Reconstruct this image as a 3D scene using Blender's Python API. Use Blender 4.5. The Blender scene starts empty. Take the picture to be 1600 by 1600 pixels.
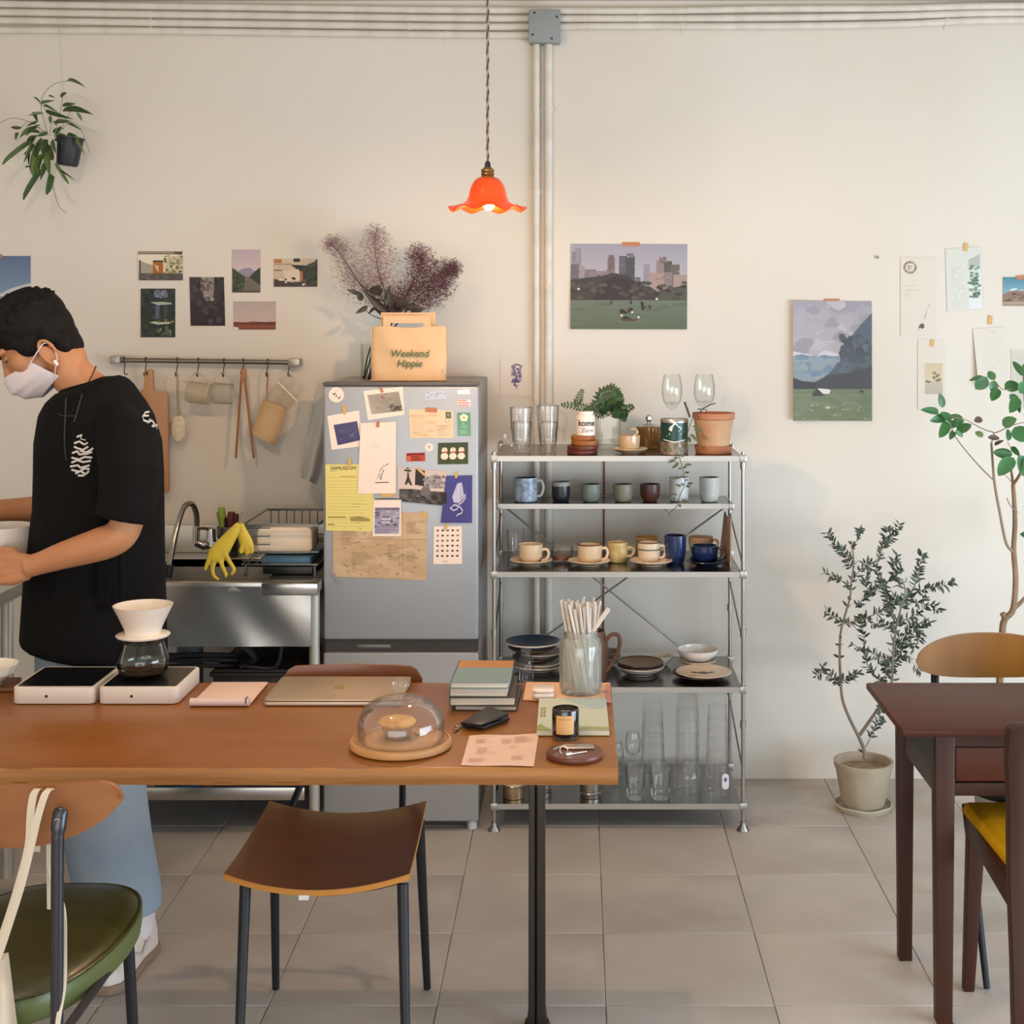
import bpy, bmesh, math, random
from mathutils import Vector, Matrix, Euler
from mathutils.bvhtree import BVHTree

sc = bpy.context.scene
COL = sc.collection
PI = math.pi

# ------------------------------------------------------------------ camera
F, CX, CY, H = 2255.0, 905.0, 490.0, 1.64      # focal length, level line and eye height, read off the floor tiles
cam_data = bpy.data.cameras.new('camera')
cam = bpy.data.objects.new('camera', cam_data)
COL.objects.link(cam)
cam.location = (0, 0, H)
cam.rotation_euler = (PI / 2, 0, 0)
cam_data.sensor_width = 36
cam_data.lens = F / 1600 * 36
cam_data.shift_x = -(CX - 800) / 1600
cam_data.shift_y = -(800 - CY) / 1600
cam_data.clip_start = 0.05
sc.camera = cam

# ------------------------------------------------------------------ colour management, world, lights
vs = sc.view_settings
vs.view_transform = 'Standard'
vs.look = 'None'
vs.gamma = 1.0
vs.use_curve_mapping = False
vs.exposure = 0.07
sc.cycles.use_denoising = True
sc.cycles.max_bounces = 10
sc.cycles.transparent_max_bounces = 64
sc.cycles.caustics_reflective = False
sc.cycles.caustics_refractive = False
sc.cycles.sample_clamp_indirect = 6.0

world = bpy.data.worlds.new('overcast_sky')
sc.world = world
world.use_nodes = True
wb = world.node_tree.nodes['Background']
wb.inputs['Color'].default_value = (0.80, 0.89, 1.0, 1)
wb.inputs['Strength'].default_value = 0.9


def lamp(name, kind, loc, power, col, size=0.1, size_y=None, aim=None):
    d = bpy.data.lights.new(name, kind)
    d.energy = power
    d.color = col
    if kind == 'AREA':
        d.shape = 'RECTANGLE'
        d.size = size
        d.size_y = size_y or size
    else:
        d.shadow_soft_size = size
    o = bpy.data.objects.new(name, d)
    COL.objects.link(o)
    o.location = loc
    if aim is not None:
        o.rotation_euler = (Vector(aim) - Vector(loc)).to_track_quat('-Z', 'Y').to_euler()
    return o


# daylight through the shop front behind the camera and the window in the right wall
lamp('shopfront_daylight', 'AREA', (-0.8, -1.75, 1.0), 90, (1.0, 0.985, 0.965), 4.6, 1.7, (0.2, 5, 0.7))
lamp('side_window_daylight', 'AREA', (3.08, 2.3, 0.8), 112, (0.68, 0.84, 1.0), 2.6, 1.3, (0.2, 4.8, 0.2))
# warm bulbs: the pendant in view and a bare ceiling bulb above and behind the frame
lamp('pendant_bulb_light', 'POINT', (-0.238, 3.78, 1.900), 20.0, (1.0, 0.64, 0.38), 0.02)
lamp('ceiling_bulb_light', 'POINT', (-1.0, 2.3, 2.62), 32, (1.0, 0.74, 0.50), 0.05)


# ------------------------------------------------------------------ helpers
def P(px, py, Y):
    return Vector(((px - CX) * Y / F, Y, H - (py - CY) * Y / F))


def depth_at(py, z):
    return F * (H - z) / (py - CY)


def G(px, py, z):
    return P(px, py, depth_at(py, z))


def lin(c):
    if isinstance(c, str):
        c = c.lstrip('#')
        c = c if len(c) == 6 else ''.join(ch * 2 for ch in c)
        c = tuple(int(c[i:i + 2], 16) / 255 for i in (0, 2, 4))
    return tuple(x / 12.92 if x <= 0.04045 else ((x + 0.055) / 1.055) ** 2.4 for x in c[:3])


_mats = {}


def mat(name, col='#808080', rough=0.5, metal=0.0, spec=0.5, noise=None, col2=None, bump=None, coat=0.0,
        trans=0.0, sss=0.0, emit=None, stretch=None, detail=4.0, sheen=0.0):
    """Principled material; noise=(scale, lo, hi) mixes col with col2, bump=(scale, strength)."""
    if name in _mats:
        return _mats[name]
    m = bpy.data.materials.new(name)
    m.use_nodes = True
    nt = m.node_tree
    b = nt.nodes['Principled BSDF']
    c = lin(col)
    b.inputs['Base Color'].default_value = (*c, 1)
    b.inputs['Roughness'].default_value = rough
    b.inputs['Metallic'].default_value = metal
    b.inputs['Specular IOR Level'].default_value = spec
    b.inputs['Coat Weight'].default_value = coat
    b.inputs['Coat Roughness'].default_value = 0.15
    b.inputs['Transmission Weight'].default_value = trans
    b.inputs['Sheen Weight'].default_value = sheen
    if sss:
        b.inputs['Subsurface Weight'].default_value = sss
        b.inputs['Subsurface Radius'].default_value = (0.012, 0.005, 0.003)
    if emit:
        b.inputs['Emission Color'].default_value = (*lin(emit[0]), 1)
        b.inputs['Emission Strength'].default_value = emit[1]
    tc = None
    if noise or bump:
        tc = nt.nodes.new('ShaderNodeTexCoord')
        mp = nt.nodes.new('ShaderNodeMapping')
        nt.links.new(tc.outputs['Object'], mp.inputs['Vector'])
        if stretch:
            mp.inputs['Scale'].default_value = stretch
    if noise:
        n = nt.nodes.new('ShaderNodeTexNoise')
        n.inputs['Scale'].default_value = noise[0]
        n.inputs['Detail'].default_value = detail
        nt.links.new(mp.outputs['Vector'], n.inputs['Vector'])
        r = nt.nodes.new('ShaderNodeValToRGB')
        r.color_ramp.elements[0].position = noise[1]
        r.color_ramp.elements[1].position = noise[2]
        r.color_ramp.elements[0].color = (*c, 1)
        r.color_ramp.elements[1].color = (*lin(col2 or col), 1)
        nt.links.new(n.outputs['Fac'], r.inputs['Fac'])
        nt.links.new(r.outputs['Color'], b.inputs['Base Color'])
    if bump:
        n2 = nt.nodes.new('ShaderNodeTexNoise')
        n2.inputs['Scale'].default_value = bump[0]
        n2.inputs['Detail'].default_value = 5
        nt.links.new(mp.outputs['Vector'], n2.inputs['Vector'])
        bp = nt.nodes.new('ShaderNodeBump')
        bp.inputs['Strength'].default_value = bump[1]
        bp.inputs['Distance'].default_value = 0.01
        nt.links.new(n2.outputs['Fac'], bp.inputs['Height'])
        nt.links.new(bp.outputs['Normal'], b.inputs['Normal'])
    _mats[name] = m
    return m


def glass(name, tint='#fdfefd', refl=0.5, haze=0.0, haze_col='#ffffff', rough=0.02):
    """Thin-walled glass: fresnel mix of clear transmission and reflection, with optional frosting."""
    if name in _mats:
        return _mats[name]
    m = bpy.data.materials.new(name)
    m.use_nodes = True
    nt = m.node_tree
    nt.nodes.remove(nt.nodes['Principled BSDF'])
    out = nt.nodes['Material Output']
    tr = nt.nodes.new('ShaderNodeBsdfTransparent')
    tr.inputs['Color'].default_value = (*lin(tint), 1)
    gl = nt.nodes.new('ShaderNodeBsdfGlossy')
    gl.inputs['Roughness'].default_value = rough
    lw = nt.nodes.new('ShaderNodeLayerWeight')
    lw.inputs['Blend'].default_value = 0.16
    mu = nt.nodes.new('ShaderNodeMath')
    mu.operation = 'MULTIPLY_ADD'
    mu.inputs[1].default_value = refl
    mu.inputs[2].default_value = 0.035
    nt.links.new(lw.outputs['Fresnel'], mu.inputs[0])
    mx = nt.nodes.new('ShaderNodeMixShader')
    nt.links.new(mu.outputs[0], mx.inputs['Fac'])
    base = tr
    if haze:
        df = nt.nodes.new('ShaderNodeBsdfDiffuse')
        df.inputs['Color'].default_value = (*lin(haze_col), 1)
        tl = nt.nodes.new('ShaderNodeBsdfTranslucent')
        tl.inputs['Color'].default_value = (*lin(haze_col), 1)
        h1 = nt.nodes.new('ShaderNodeMixShader')
        h1.inputs['Fac'].default_value = 0.5
        nt.links.new(df.outputs[0], h1.inputs[1])
        nt.links.new(tl.outputs[0], h1.inputs[2])
        h2 = nt.nodes.new('ShaderNodeMixShader')
        h2.inputs['Fac'].default_value = haze
        nt.links.new(tr.outputs[0], h2.inputs[1])
        nt.links.new(h1.outputs[0], h2.inputs[2])
        base = h2
    nt.links.new(base.outputs[0], mx.inputs[1])
    nt.links.new(gl.outputs[0], mx.inputs[2])
    nt.links.new(mx.outputs[0], out.inputs['Surface'])
    _mats[name] = m
    return m


def ink():
    if 'printed_ink' in _mats:
        return _mats['printed_ink']
    m = mat('printed_ink', '#ffffff', 0.55, spec=0.3)
    nt = m.node_tree
    a = nt.nodes.new('ShaderNodeAttribute')
    a.attribute_name = 'Col'
    nt.links.new(a.outputs['Color'], nt.nodes['Principled BSDF'].inputs['Base Color'])
    return m


def root_of(o):
    while o.parent:
        o = o.parent
    return o


class MB:
    """Collects shapes and links them as ONE mesh object."""

    def __init__(s, M=None):
        s.v, s.f, s.M = [], [], M
        s.mi, s.cur = [], 0

    def add(s, vs_, fs_):
        k = len(s.v)
        if s.M is not None:
            vs_ = [s.M @ Vector(v) for v in vs_]
        s.v.extend(tuple(v) for v in vs_)
        for f in fs_:
            s.f.append(tuple(i + k for i in f))
            s.mi.append(s.cur)
        return s

    def box(s, x0, x1, y0, y1, z0, z1):
        v = [(x, y, z) for x in (x0, x1) for y in (y0, y1) for z in (z0, z1)]
        return s.add(v, [(0, 1, 3, 2), (4, 6, 7, 5), (0, 4, 5, 1), (2, 3, 7, 6), (0, 2, 6, 4), (1, 5, 7, 3)])

    def hexa(s, bottom, top):
        """8 corners: bottom ring of 4, top ring of 4, same order."""
        v = list(bottom) + list(top)
        return s.add(v, [(3, 2, 1, 0), (4, 5, 6, 7)] + [(i, (i + 1) % 4, 4 + (i + 1) % 4, 4 + i) for i in range(4)])

    def tube(s, pts, r, n=8, caps=True, flat=1.0, up=None):
        pts = [Vector(p) for p in pts]
        m = len(pts)
        rs = r if isinstance(r, (list, tuple)) else [r] * m
        vs_, fs_ = [], []
        pu = None
        for i, p in enumerate(pts):
            d = (pts[min(i + 1, m - 1)] - pts[max(i - 1, 0)])
            d = d.normalized() if d.length > 1e-9 else Vector((0, 0, 1))
            if pu is None:
                u = Vector(up) if up else (Vector((0, 0, 1)) if abs(d.z) < 0.9 else Vector((1, 0, 0)))
            else:
                u = pu
            u = (u - d * u.dot(d))
            u = u.normalized() if u.length > 1e-6 else d.orthogonal().normalized()
            w = d.cross(u)
            pu = u
            for k in range(n):
                a = 2 * PI * k / n
                vs_.append(p + (u * math.cos(a) + w * math.sin(a) * flat) * rs[i])
        for i in range(m - 1):
            for k in range(n):
                fs_.append((i * n + k, i * n + (k + 1) % n, (i + 1) * n + (k + 1) % n, (i + 1) * n + k))
        if caps:
            fs_.append(tuple(reversed(range(n))))
            fs_.append(tuple(range((m - 1) * n, m * n)))
        return s.add(vs_, fs_)

    def cyl(s, p0, p1, r0, r1=None, n=16):
        return s.tube([p0, p1], [r0, r1 if r1 is not None else r0], n)

    def lathe(s, prof, at=(0, 0, 0), n=32, sx=1, sy=1, wave=None, closed=False):
        """prof: (radius, z) pairs from bottom outside upward and back in; r = 0 closes to a point."""
        vs_, fs_, rows = [], [], []
        for (r, z) in prof:
            if r < 1e-6:
                rows.append([len(vs_)])
                vs_.append((at[0], at[1], at[2] + z))
            else:
                row = []
                for k in range(n):
                    a = 2 * PI * k / n
                    dz, rr = 0, r
                    if wave:
                        dz, rr = wave(a, r, z)
                    row.append(len(vs_))
                    vs_.append((at[0] + rr * math.cos(a) * sx, at[1] + rr * math.sin(a) * sy, at[2] + z + dz))
                rows.append(row)
        if closed:
            rows.append(rows[0])
        for a, b in zip(rows, rows[1:]):
            for k in range(n):
                k2 = (k + 1) % n
                if len(a) == 1 and len(b) == 1:
                    continue
                if len(a) == 1:
                    fs_.append((a[0], b[k2], b[k]))
                elif len(b) == 1:
                    fs_.append((a[k], a[k2], b[0]))
                else:
                    fs_.append((a[k], a[k2], b[k2], b[k]))
        return s.add(vs_, fs_)

    def ball(s, c, r, nu=16, nv=10, R=None):
        r = (r, r, r) if isinstance(r, (int, float)) else r
        vs_, fs_ = [], []
        c = Vector(c)
        for j in range(nv + 1):
            t = PI * j / nv
            for i in range(nu):
                a = 2 * PI * i / nu
                v = Vector((r[0] * math.sin(t) * math.cos(a), r[1] * math.sin(t) * math.sin(a), r[2] * math.cos(t)))
                vs_.append(c + (R @ v if R is not None else v))
        for j in range(nv):
            for i in range(nu):
                i2 = (i + 1) % nu
                if j == 0:
                    fs_.append((i, (j + 1) * nu + i, (j + 1) * nu + i2))
                elif j == nv - 1:
                    fs_.append((j * nu + i, (j + 1) * nu + i, j * nu + i2))
                else:
                    fs_.append((j * nu + i, (j + 1) * nu + i, (j + 1) * nu + i2, j * nu + i2))
        return s.add(vs_, fs_)

    def prism(s, poly, off):
        n = len(poly)
        off = Vector(off)
        poly = [Vector(p) for p in poly]
        return s.add(poly + [p + off for p in poly],
                     [tuple(range(n)), tuple(reversed(range(n, 2 * n)))] +
                     [(i, n + i, n + (i + 1) % n, (i + 1) % n) for i in range(n)])

    def sheet(s, fn, nu, nv, off):
        """Grid surface fn(u,v), u and v in 0..1, given thickness along off (vector or function)."""
        g = [[Vector(fn(i / nu, j / nv)) for j in range(nv + 1)] for i in range(nu + 1)]
        vs_ = [p for row in g for p in row]
        if callable(off):
            vs2 = [g[i][j] + Vector(off(i / nu, j / nv)) for i in range(nu + 1) for j in range(nv + 1)]
        else:
            vs2 = [p + Vector(off) for p in vs_]
        N = len(vs_)
        ix = lambda i, j: i * (nv + 1) + j
        fs_ = []
        for i in range(nu):
            for j in range(nv):
                q = (ix(i, j), ix(i + 1, j), ix(i + 1, j + 1), ix(i, j + 1))
                fs_.append(q)
                fs_.append(tuple(N + k for k in reversed(q)))
        for i in range(nu):
            fs_.append((ix(i, 0), N + ix(i, 0), N + ix(i + 1, 0), ix(i + 1, 0)))
            fs_.append((ix(i, nv), ix(i + 1, nv), N + ix(i + 1, nv), N + ix(i, nv)))
        for j in range(nv):
            fs_.append((ix(0, j), ix(0, j + 1), N + ix(0, j + 1), N + ix(0, j)))
            fs_.append((ix(nu, j), N + ix(nu, j), N + ix(nu, j + 1), ix(nu, j + 1)))
        return s.add(vs_ + vs2, fs_)

    def loft(s, rings, caps=True):
        n = len(rings[0])
        vs_ = [p for r in rings for p in r]
        fs_ = []
        for i in range(len(rings) - 1):
            for k in range(n):
                fs_.append((i * n + k, i * n + (k + 1) % n, (i + 1) * n + (k + 1) % n, (i + 1) * n + k))
        if caps:
            fs_.append(tuple(reversed(range(n))))
            fs_.append(tuple(range((len(rings) - 1) * n, len(rings) * n)))
        return s.add(vs_, fs_)

    # ---- linking
    def mesh(s, name, mats, bevel=0, seg=2, smooth=38, shift=None, fix=True):
        me = bpy.data.meshes.new(name)
        v = s.v
        if shift is not None:
            v = [(a - shift[0], b - shift[1], c - shift[2]) for a, b, c in v]
        me.from_pydata(v, [], s.f)
        for m in (mats if isinstance(mats, (list, tuple)) else [mats]):
            me.materials.append(m)
        if any(s.mi):
            me.polygons.foreach_set('material_index', s.mi)
        if fix or bevel:
            bm = bmesh.new()
            bm.from_mesh(me)
            if fix:
                bmesh.ops.recalc_face_normals(bm, faces=bm.faces)
            if bevel:
                es = [e for e in bm.edges if len(e.link_faces) == 2 and e.calc_face_angle(0) > 0.6]
                bmesh.ops.bevel(bm, geom=es, offset=bevel, segments=seg, profile=0.5, affect='EDGES', clamp_overlap=True)
            bm.to_mesh(me)
            bm.free()
        if smooth:
            me.polygons.foreach_set('use_smooth', [True] * len(me.polygons))
            me.set_sharp_from_angle(angle=math.radians(smooth))
        me.update()
        return me

    def build(s, name, mats, parent=None, bevel=0, seg=2, smooth=38, local=False, label=None, kind=None, fix=True):
        """A part: mesh given in world coordinates (local=True: in its thing's own coordinates)."""
        sh = None
        if parent is not None and not local:
            sh = root_of(parent).location
        o = bpy.data.objects.new(name, s.mesh(name, mats, bevel, seg, smooth, sh, fix))
        COL.objects.link(o)
        o.parent = parent
        if label:
            o['label'] = label
        if kind:
            o['kind'] = kind
        return o

    def solo(s, name, mats, label, cat, group=None, bevel=0, seg=2, smooth=38, kind=None, fix=True):
        """A thing that is one mesh; origin at its base."""
        xs, ys, zs = zip(*s.v)
        base = ((min(xs) + max(xs)) / 2, (min(ys) + max(ys)) / 2, min(zs))
        o = bpy.data.objects.new(name, s.mesh(name, mats, bevel, seg, smooth, base, fix))
        COL.objects.link(o)
        o.location = base
        tag(o, label, cat, group, kind)
        return o


def tag(o, label, cat, group=None, kind=None):
    if label:
        o['label'] = label
    if cat:
        o['category'] = cat
    if group:
        o['group'] = group
    if kind:
        o['kind'] = kind
    return o


def thing(name, label, cat, loc=(0, 0, 0), group=None, rz=0):
    o = bpy.data.objects.new(name, None)
    o.empty_display_size = 0.05
    COL.objects.link(o)
    o.location = loc
    o.rotation_euler = (0, 0, rz)
    return tag(o, label, cat, group)


def structure(mb, name, m, parent=None, bevel=0, smooth=30):
    o = mb.build(name, m, parent, bevel=bevel, smooth=smooth)
    if parent is None:
        o['kind'] = 'structure'
    return o


def copy_thing(t, loc, label=None, group=None):
    r = t.copy()
    COL.objects.link(r)
    r.location = loc
    if label:
        r['label'] = label
    if group:
        r['group'] = group

    def rec(a, b):
        for ch in list(a.children):
            c = ch.copy()
            COL.objects.link(c)
            c.parent = b
            rec(ch, c)
    rec(t, r)
    return r


def remesh(mb, name, m, voxel, parent, smooth_it=4, dec=None, label=None):
    """Fuse overlapping shapes into one continuous surface."""
    o = mb.build(name, m, None, smooth=0)
    md = o.modifiers.new('r', 'REMESH')
    md.mode = 'VOXEL'
    md.voxel_size = voxel
    s2 = o.modifiers.new('s', 'SMOOTH')
    s2.factor = 0.5
    s2.iterations = smooth_it
    if dec:
        d = o.modifiers.new('d', 'DECIMATE')
        d.ratio = dec
    dg = bpy.context.evaluated_depsgraph_get()
    dg.update()
    me = bpy.data.meshes.new_from_object(o.evaluated_get(dg))
    old = o.data
    o.modifiers.clear()
    o.data = me
    bpy.data.meshes.remove(old)
    me.name = name
    if parent is not None:
        L = root_of(parent).location
        me.transform(Matrix.Translation(-Vector(L)))
        o.parent = parent
    me.polygons.foreach_set('use_smooth', [True] * len(me.polygons))
    if label:
        o['label'] = label
    return o


def text_mesh(txt, size, m, name, parent, M, bold=0.0, shear=0.0, align='CENTER', extrude=0.0002, spacing=1.0):
    """Lettering as a thin mesh; M places its plane (x along the line, y up the letters)."""
    cu = bpy.data.curves.new(name, 'FONT')
    cu.body = txt
    cu.size = size
    cu.align_x = align
    cu.offset = bold
    cu.shear = shear
    cu.extrude = extrude
    cu.resolution_u = 3
    cu.space_character = spacing
    tmp = bpy.data.objects.new(name, cu)
    COL.objects.link(tmp)
    dg = bpy.context.evaluated_depsgraph_get()
    dg.update()
    me = bpy.data.meshes.new_from_object(tmp.evaluated_get(dg))
    bpy.data.objects.remove(tmp)
    bpy.data.curves.remove(cu)
    me.materials.clear()
    me.materials.append(m)
    me.transform(M)
    me.name = name
    o = bpy.data.objects.new(name, me)
    if parent is not None:
        me.transform(Matrix.Translation(-Vector(root_of(parent).location)))
        o.parent = parent
    COL.objects.link(o)
    return o


def vert_frame(origin, xdir=(1, 0, 0), ydir=(0, 0, 1)):
    x = Vector(xdir).normalized()
    y = Vector(ydir).normalized()
    z = x.cross(y)
    M = Matrix((x, y, z)).transposed().to_4x4()
    M.translation = Vector(origin)
    return M


class Print:
    """Flat print: polygons in sheet coordinates (u right, v down, 0..1), layered by fractions of a millimetre."""

    def __init__(s, corner, du, dv, nrm, step=0.00003, base=0.0):
        s.c, s.du, s.dv, s.n = Vector(corner), Vector(du), Vector(dv), Vector(nrm).normalized()
        s.v, s.f, s.col, s.k = [], [], [], 0
        s.step, s.base = step, base

    def poly(s, col, pts):
        s.k += 1
        z = s.n * (s.base + s.step * s.k)
        k = len(s.v)
        for (u, v) in pts:
            s.v.append(s.c + s.du * u + s.dv * v + z)
        s.f.append(tuple(range(k, k + len(pts))))
        if isinstance(col, (list, tuple)) and isinstance(col[0], str):
            s.col.append([lin(c) for c in col])
        else:
            s.col.append([lin(col)] * len(pts))
        return s

    def group(s, items):
        """several polygons on one layer"""
        k0 = s.k
        for c, p in items:
            s.k = k0
            s.poly(c, p)
        s.k = k0 + 1
        return s

    def rect(s, col, u0, v0, u1, v1):
        return s.poly(col, [(u0, v0), (u0, v1), (u1, v1), (u1, v0)])

    def grad(s, top, bot, u0=0, v0=0, u1=1, v1=1):
        return s.poly([top, bot, bot, top], [(u0, v0), (u0, v1), (u1, v1), (u1, v0)])

    def disc(s, col, u, v, ru, rv, n=14):
        return s.poly(col, [(u + ru * math.cos(2 * PI * i / n), v - rv * math.sin(2 * PI * i / n)) for i in range(n)])

    def blobs(s, rnd, cols, n, u0, v0, u1, v1, ru, rv):
        it = []
        for _ in range(n):
            u, v = rnd.uniform(u0, u1), rnd.uniform(v0, v1)
            a = rnd.uniform(0, 6)
            it.append((rnd.choice(cols), [(min(1, max(0, u + ru * rnd.uniform(.5, 1) * math.cos(a + i * PI / 3))),
                                           min(1, max(0, v - rv * rnd.uniform(.5, 1) * math.sin(a + i * PI / 3)))) for i in range(6)]))
        for c, p in it:
            s.poly(c, p)
        return s

    def lines(s, rnd, col, u0, u1, v0, v1, n, th=0.008, gap=(0.5, 1.0)):
        it = []
        for i in range(n):
            v = v0 + (v1 - v0) * i / max(1, n - 1)
            e = u0 + (u1 - u0) * rnd.uniform(*gap)
            it.append((col, [(u0, v), (u0, v + th), (e, v + th), (e, v)]))
        return s.group(it)

    def build(s, name, parent, label=None):
        me = bpy.data.meshes.new(name)
        L = root_of(parent).location if parent else Vector((0, 0, 0))
        me.from_pydata([tuple(v - L) for v in s.v], [], s.f)
        at = me.color_attributes.new('Col', 'FLOAT_COLOR', 'CORNER')
        i = 0
        for cs in s.col:
            for c in cs:
                at.data[i].color = (*c, 1)
                i += 1
        me.materials.append(ink())
        # turn every face towards the sheet's front
        bm = bmesh.new()
        bm.from_mesh(me)
        bm.faces.ensure_lookup_table()
        bm.normal_update()
        flip = [f for f in bm.faces if f.normal.dot(s.n) < 0]
        if flip:
            bmesh.ops.reverse_faces(bm, faces=flip)
        bm.to_mesh(me)
        bm.free()
        o = bpy.data.objects.new(name, me)
        COL.objects.link(o)
        o.parent = parent
        if label:
            o['label'] = label
        return o


def bez(pts, n=8):
    """Catmull-Rom through the points."""
    pts = [Vector(p) for p in pts]
    out = []
    for i in range(len(pts) - 1):
        p0, p1, p2, p3 = pts[max(i - 1, 0)], pts[i], pts[i + 1], pts[min(i + 2, len(pts) - 1)]
        for k in range(n):
            t = k / n
            out.append(0.5 * ((2 * p1) + (p2 - p0) * t + (2 * p0 - 5 * p1 + 4 * p2 - p3) * t * t + (3 * p1 - p0 - 3 * p2 + p3) * t ** 3))
    out.append(pts[-1])
    return out


def rrect(x0, x1, z0, z1, r, n=4):
    out = []
    for (cx, cz, a0) in ((x1 - r, z1 - r, 0), (x0 + r, z1 - r, 90), (x0 + r, z0 + r, 180), (x1 - r, z0 + r, 270)):
        for i in range(n + 1):
            a = math.radians(a0 + 90 * i / n)
            out.append((cx + r * math.cos(a), cz + r * math.sin(a)))
    return out

# ------------------------------------------------------------------ materials of the room
M_wall = mat('white_plaster', '#ded6ca', 0.85, spec=0.2, noise=(1.3, 0.35, 0.7), col2='#d9d0c2', bump=(22, 0.05))
M_ceil = mat('ceiling_paint', '#dcd7cf', 0.9, spec=0.2, noise=(3, 0.4, 0.6), col2='#d2ccc3')
M_grout = mat('grout', '#a39b91', 0.9)
M_tile = mat('concrete_look_tile', '#aba198', 0.46, spec=0.4, noise=(3.2, 0.32, 0.68), col2='#c6beb4', bump=(30, 0.04), detail=7)
M_tile2 = mat('concrete_look_tile_light', '#b1a79d', 0.44, spec=0.4, noise=(2.3, 0.3, 0.7), col2='#cac2b8', bump=(26, 0.04), detail=7)
M_pipe = mat('painted_conduit', '#ded6c9', 0.6, noise=(14, 0.4, 0.65), col2='#d3cabc')
M_steel = mat('stainless_steel', '#c9c7c2', 0.26, 1.0, noise=(6, 0.3, 0.7), col2='#b5b2ac', bump=(160, 0.02), stretch=(1, 1, 0.06))
M_steel_dull = mat('dull_stainless_steel', '#8f8e88', 0.33, 1.0, noise=(5, 0.3, 0.7), col2='#77766f')
M_chrome = mat('chrome', '#d5d3cf', 0.12, 1.0)
M_black = mat('black_plastic', '#17171a', 0.45)
M_blackmetal = mat('black_powder_coat', '#1b1d21', 0.5, 0.2, bump=(200, 0.05))
M_white = mat('white_ceramic', '#efe6da', 0.25, coat=0.3)
M_paper = mat('white_paper', '#efe3d6', 0.8, spec=0.2)
M_glass = glass('clear_glass')
M_glass_thick = glass('thick_glass', '#ffffff', 0.6, haze=0.03, haze_col='#eef2ee')
M_glass_green = glass('greenish_glass', '#fafcf9', 0.5, haze=0.02, haze_col='#eef2ec')
M_clear_plastic = glass('clear_plastic', '#fefefe', 0.3, haze=0.03, haze_col='#f0f2f2', rough=0.08)
M_frost = glass('frosted_plastic', '#fbf8f0', 0.4, haze=0.32, haze_col='#f4ecdc', rough=0.25)
M_tape_brown = mat('brown_tape', '#b9774e', 0.6)
M_tape_yellow = mat('ochre_tape', '#cfa75e', 0.6)

WY = 5.09       # back wall
CEIL = 2.742

# ------------------------------------------------------------------ room shell
fl = structure(MB().box(-2.6, 3.2, -1.9, WY, -0.06, -0.004), 'floor', M_grout)
rnd = random.Random(3)
tile_meshes = []
for k in range(4):
    g = 0.001
    tile_meshes.append(MB().box(g, 0.4 - g, g, 0.4 - g, -0.008, rnd.uniform(-0.0004, 0.0004)).mesh('tile', M_tile if k % 2 else M_tile2, bevel=0.0012, seg=1))
for i in range(14):
    for j in range(11):
        x, y = 0.063 - 0.4 * 6 + 0.4 * i, 4.62 + 0.4 - 0.4 * j
        if y > WY - 0.02:
            continue
        if y + 0.4 > WY:
            me = MB().box(0.0014, 0.3986, 0.0014, WY - y, -0.008, 0.0).mesh('tile', M_tile, bevel=0.0012, seg=1)
        else:
            me = tile_meshes[(i * 3 + j * 5 + (i * j) % 3) % 4]
        o = bpy.data.objects.new('tile', me)
        COL.objects.link(o)
        o.parent = fl
        o.location = (x, y, 0)

structure(MB().box(-2.6, 3.2, WY, WY + 0.15, -0.06, CEIL), 'wall_back', M_wall)
structure(MB().box(-2.6, 3.2, -1.9, WY + 0.15, CEIL, CEIL + 0.12), 'ceiling', M_ceil)
structure(MB().box(-2.75, -2.6, -1.9, WY + 0.15, -0.06, CEIL), 'wall_left', M_wall)
wr = MB()      # right wall with the side window opening
wr.box(3.2, 3.35, -1.9, 0.7, -0.06, CEIL).box(3.2, 3.35, 3.7, WY + 0.15, -0.06, CEIL)
wr.box(3.2, 3.35, 0.7, 3.7, -0.06, 0.1).box(3.2, 3.35, 0.7, 3.7, 1.6, CEIL)
structure(wr, 'wall_right', M_wall)
wf = MB()      # shop-front wall behind the camera with its wide opening
wf.box(-2.75, -2.0, -2.05, -1.9, -0.06, CEIL).box(2.8, 3.35, -2.05, -1.9, -0.06, CEIL)
wf.box(-2.0, 2.8, -2.05, -1.9, -0.06, 0.25).box(-2.0, 2.8, -2.05, -1.9, 2.6, CEIL)
structure(wf, 'wall_front', M_wall)

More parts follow.
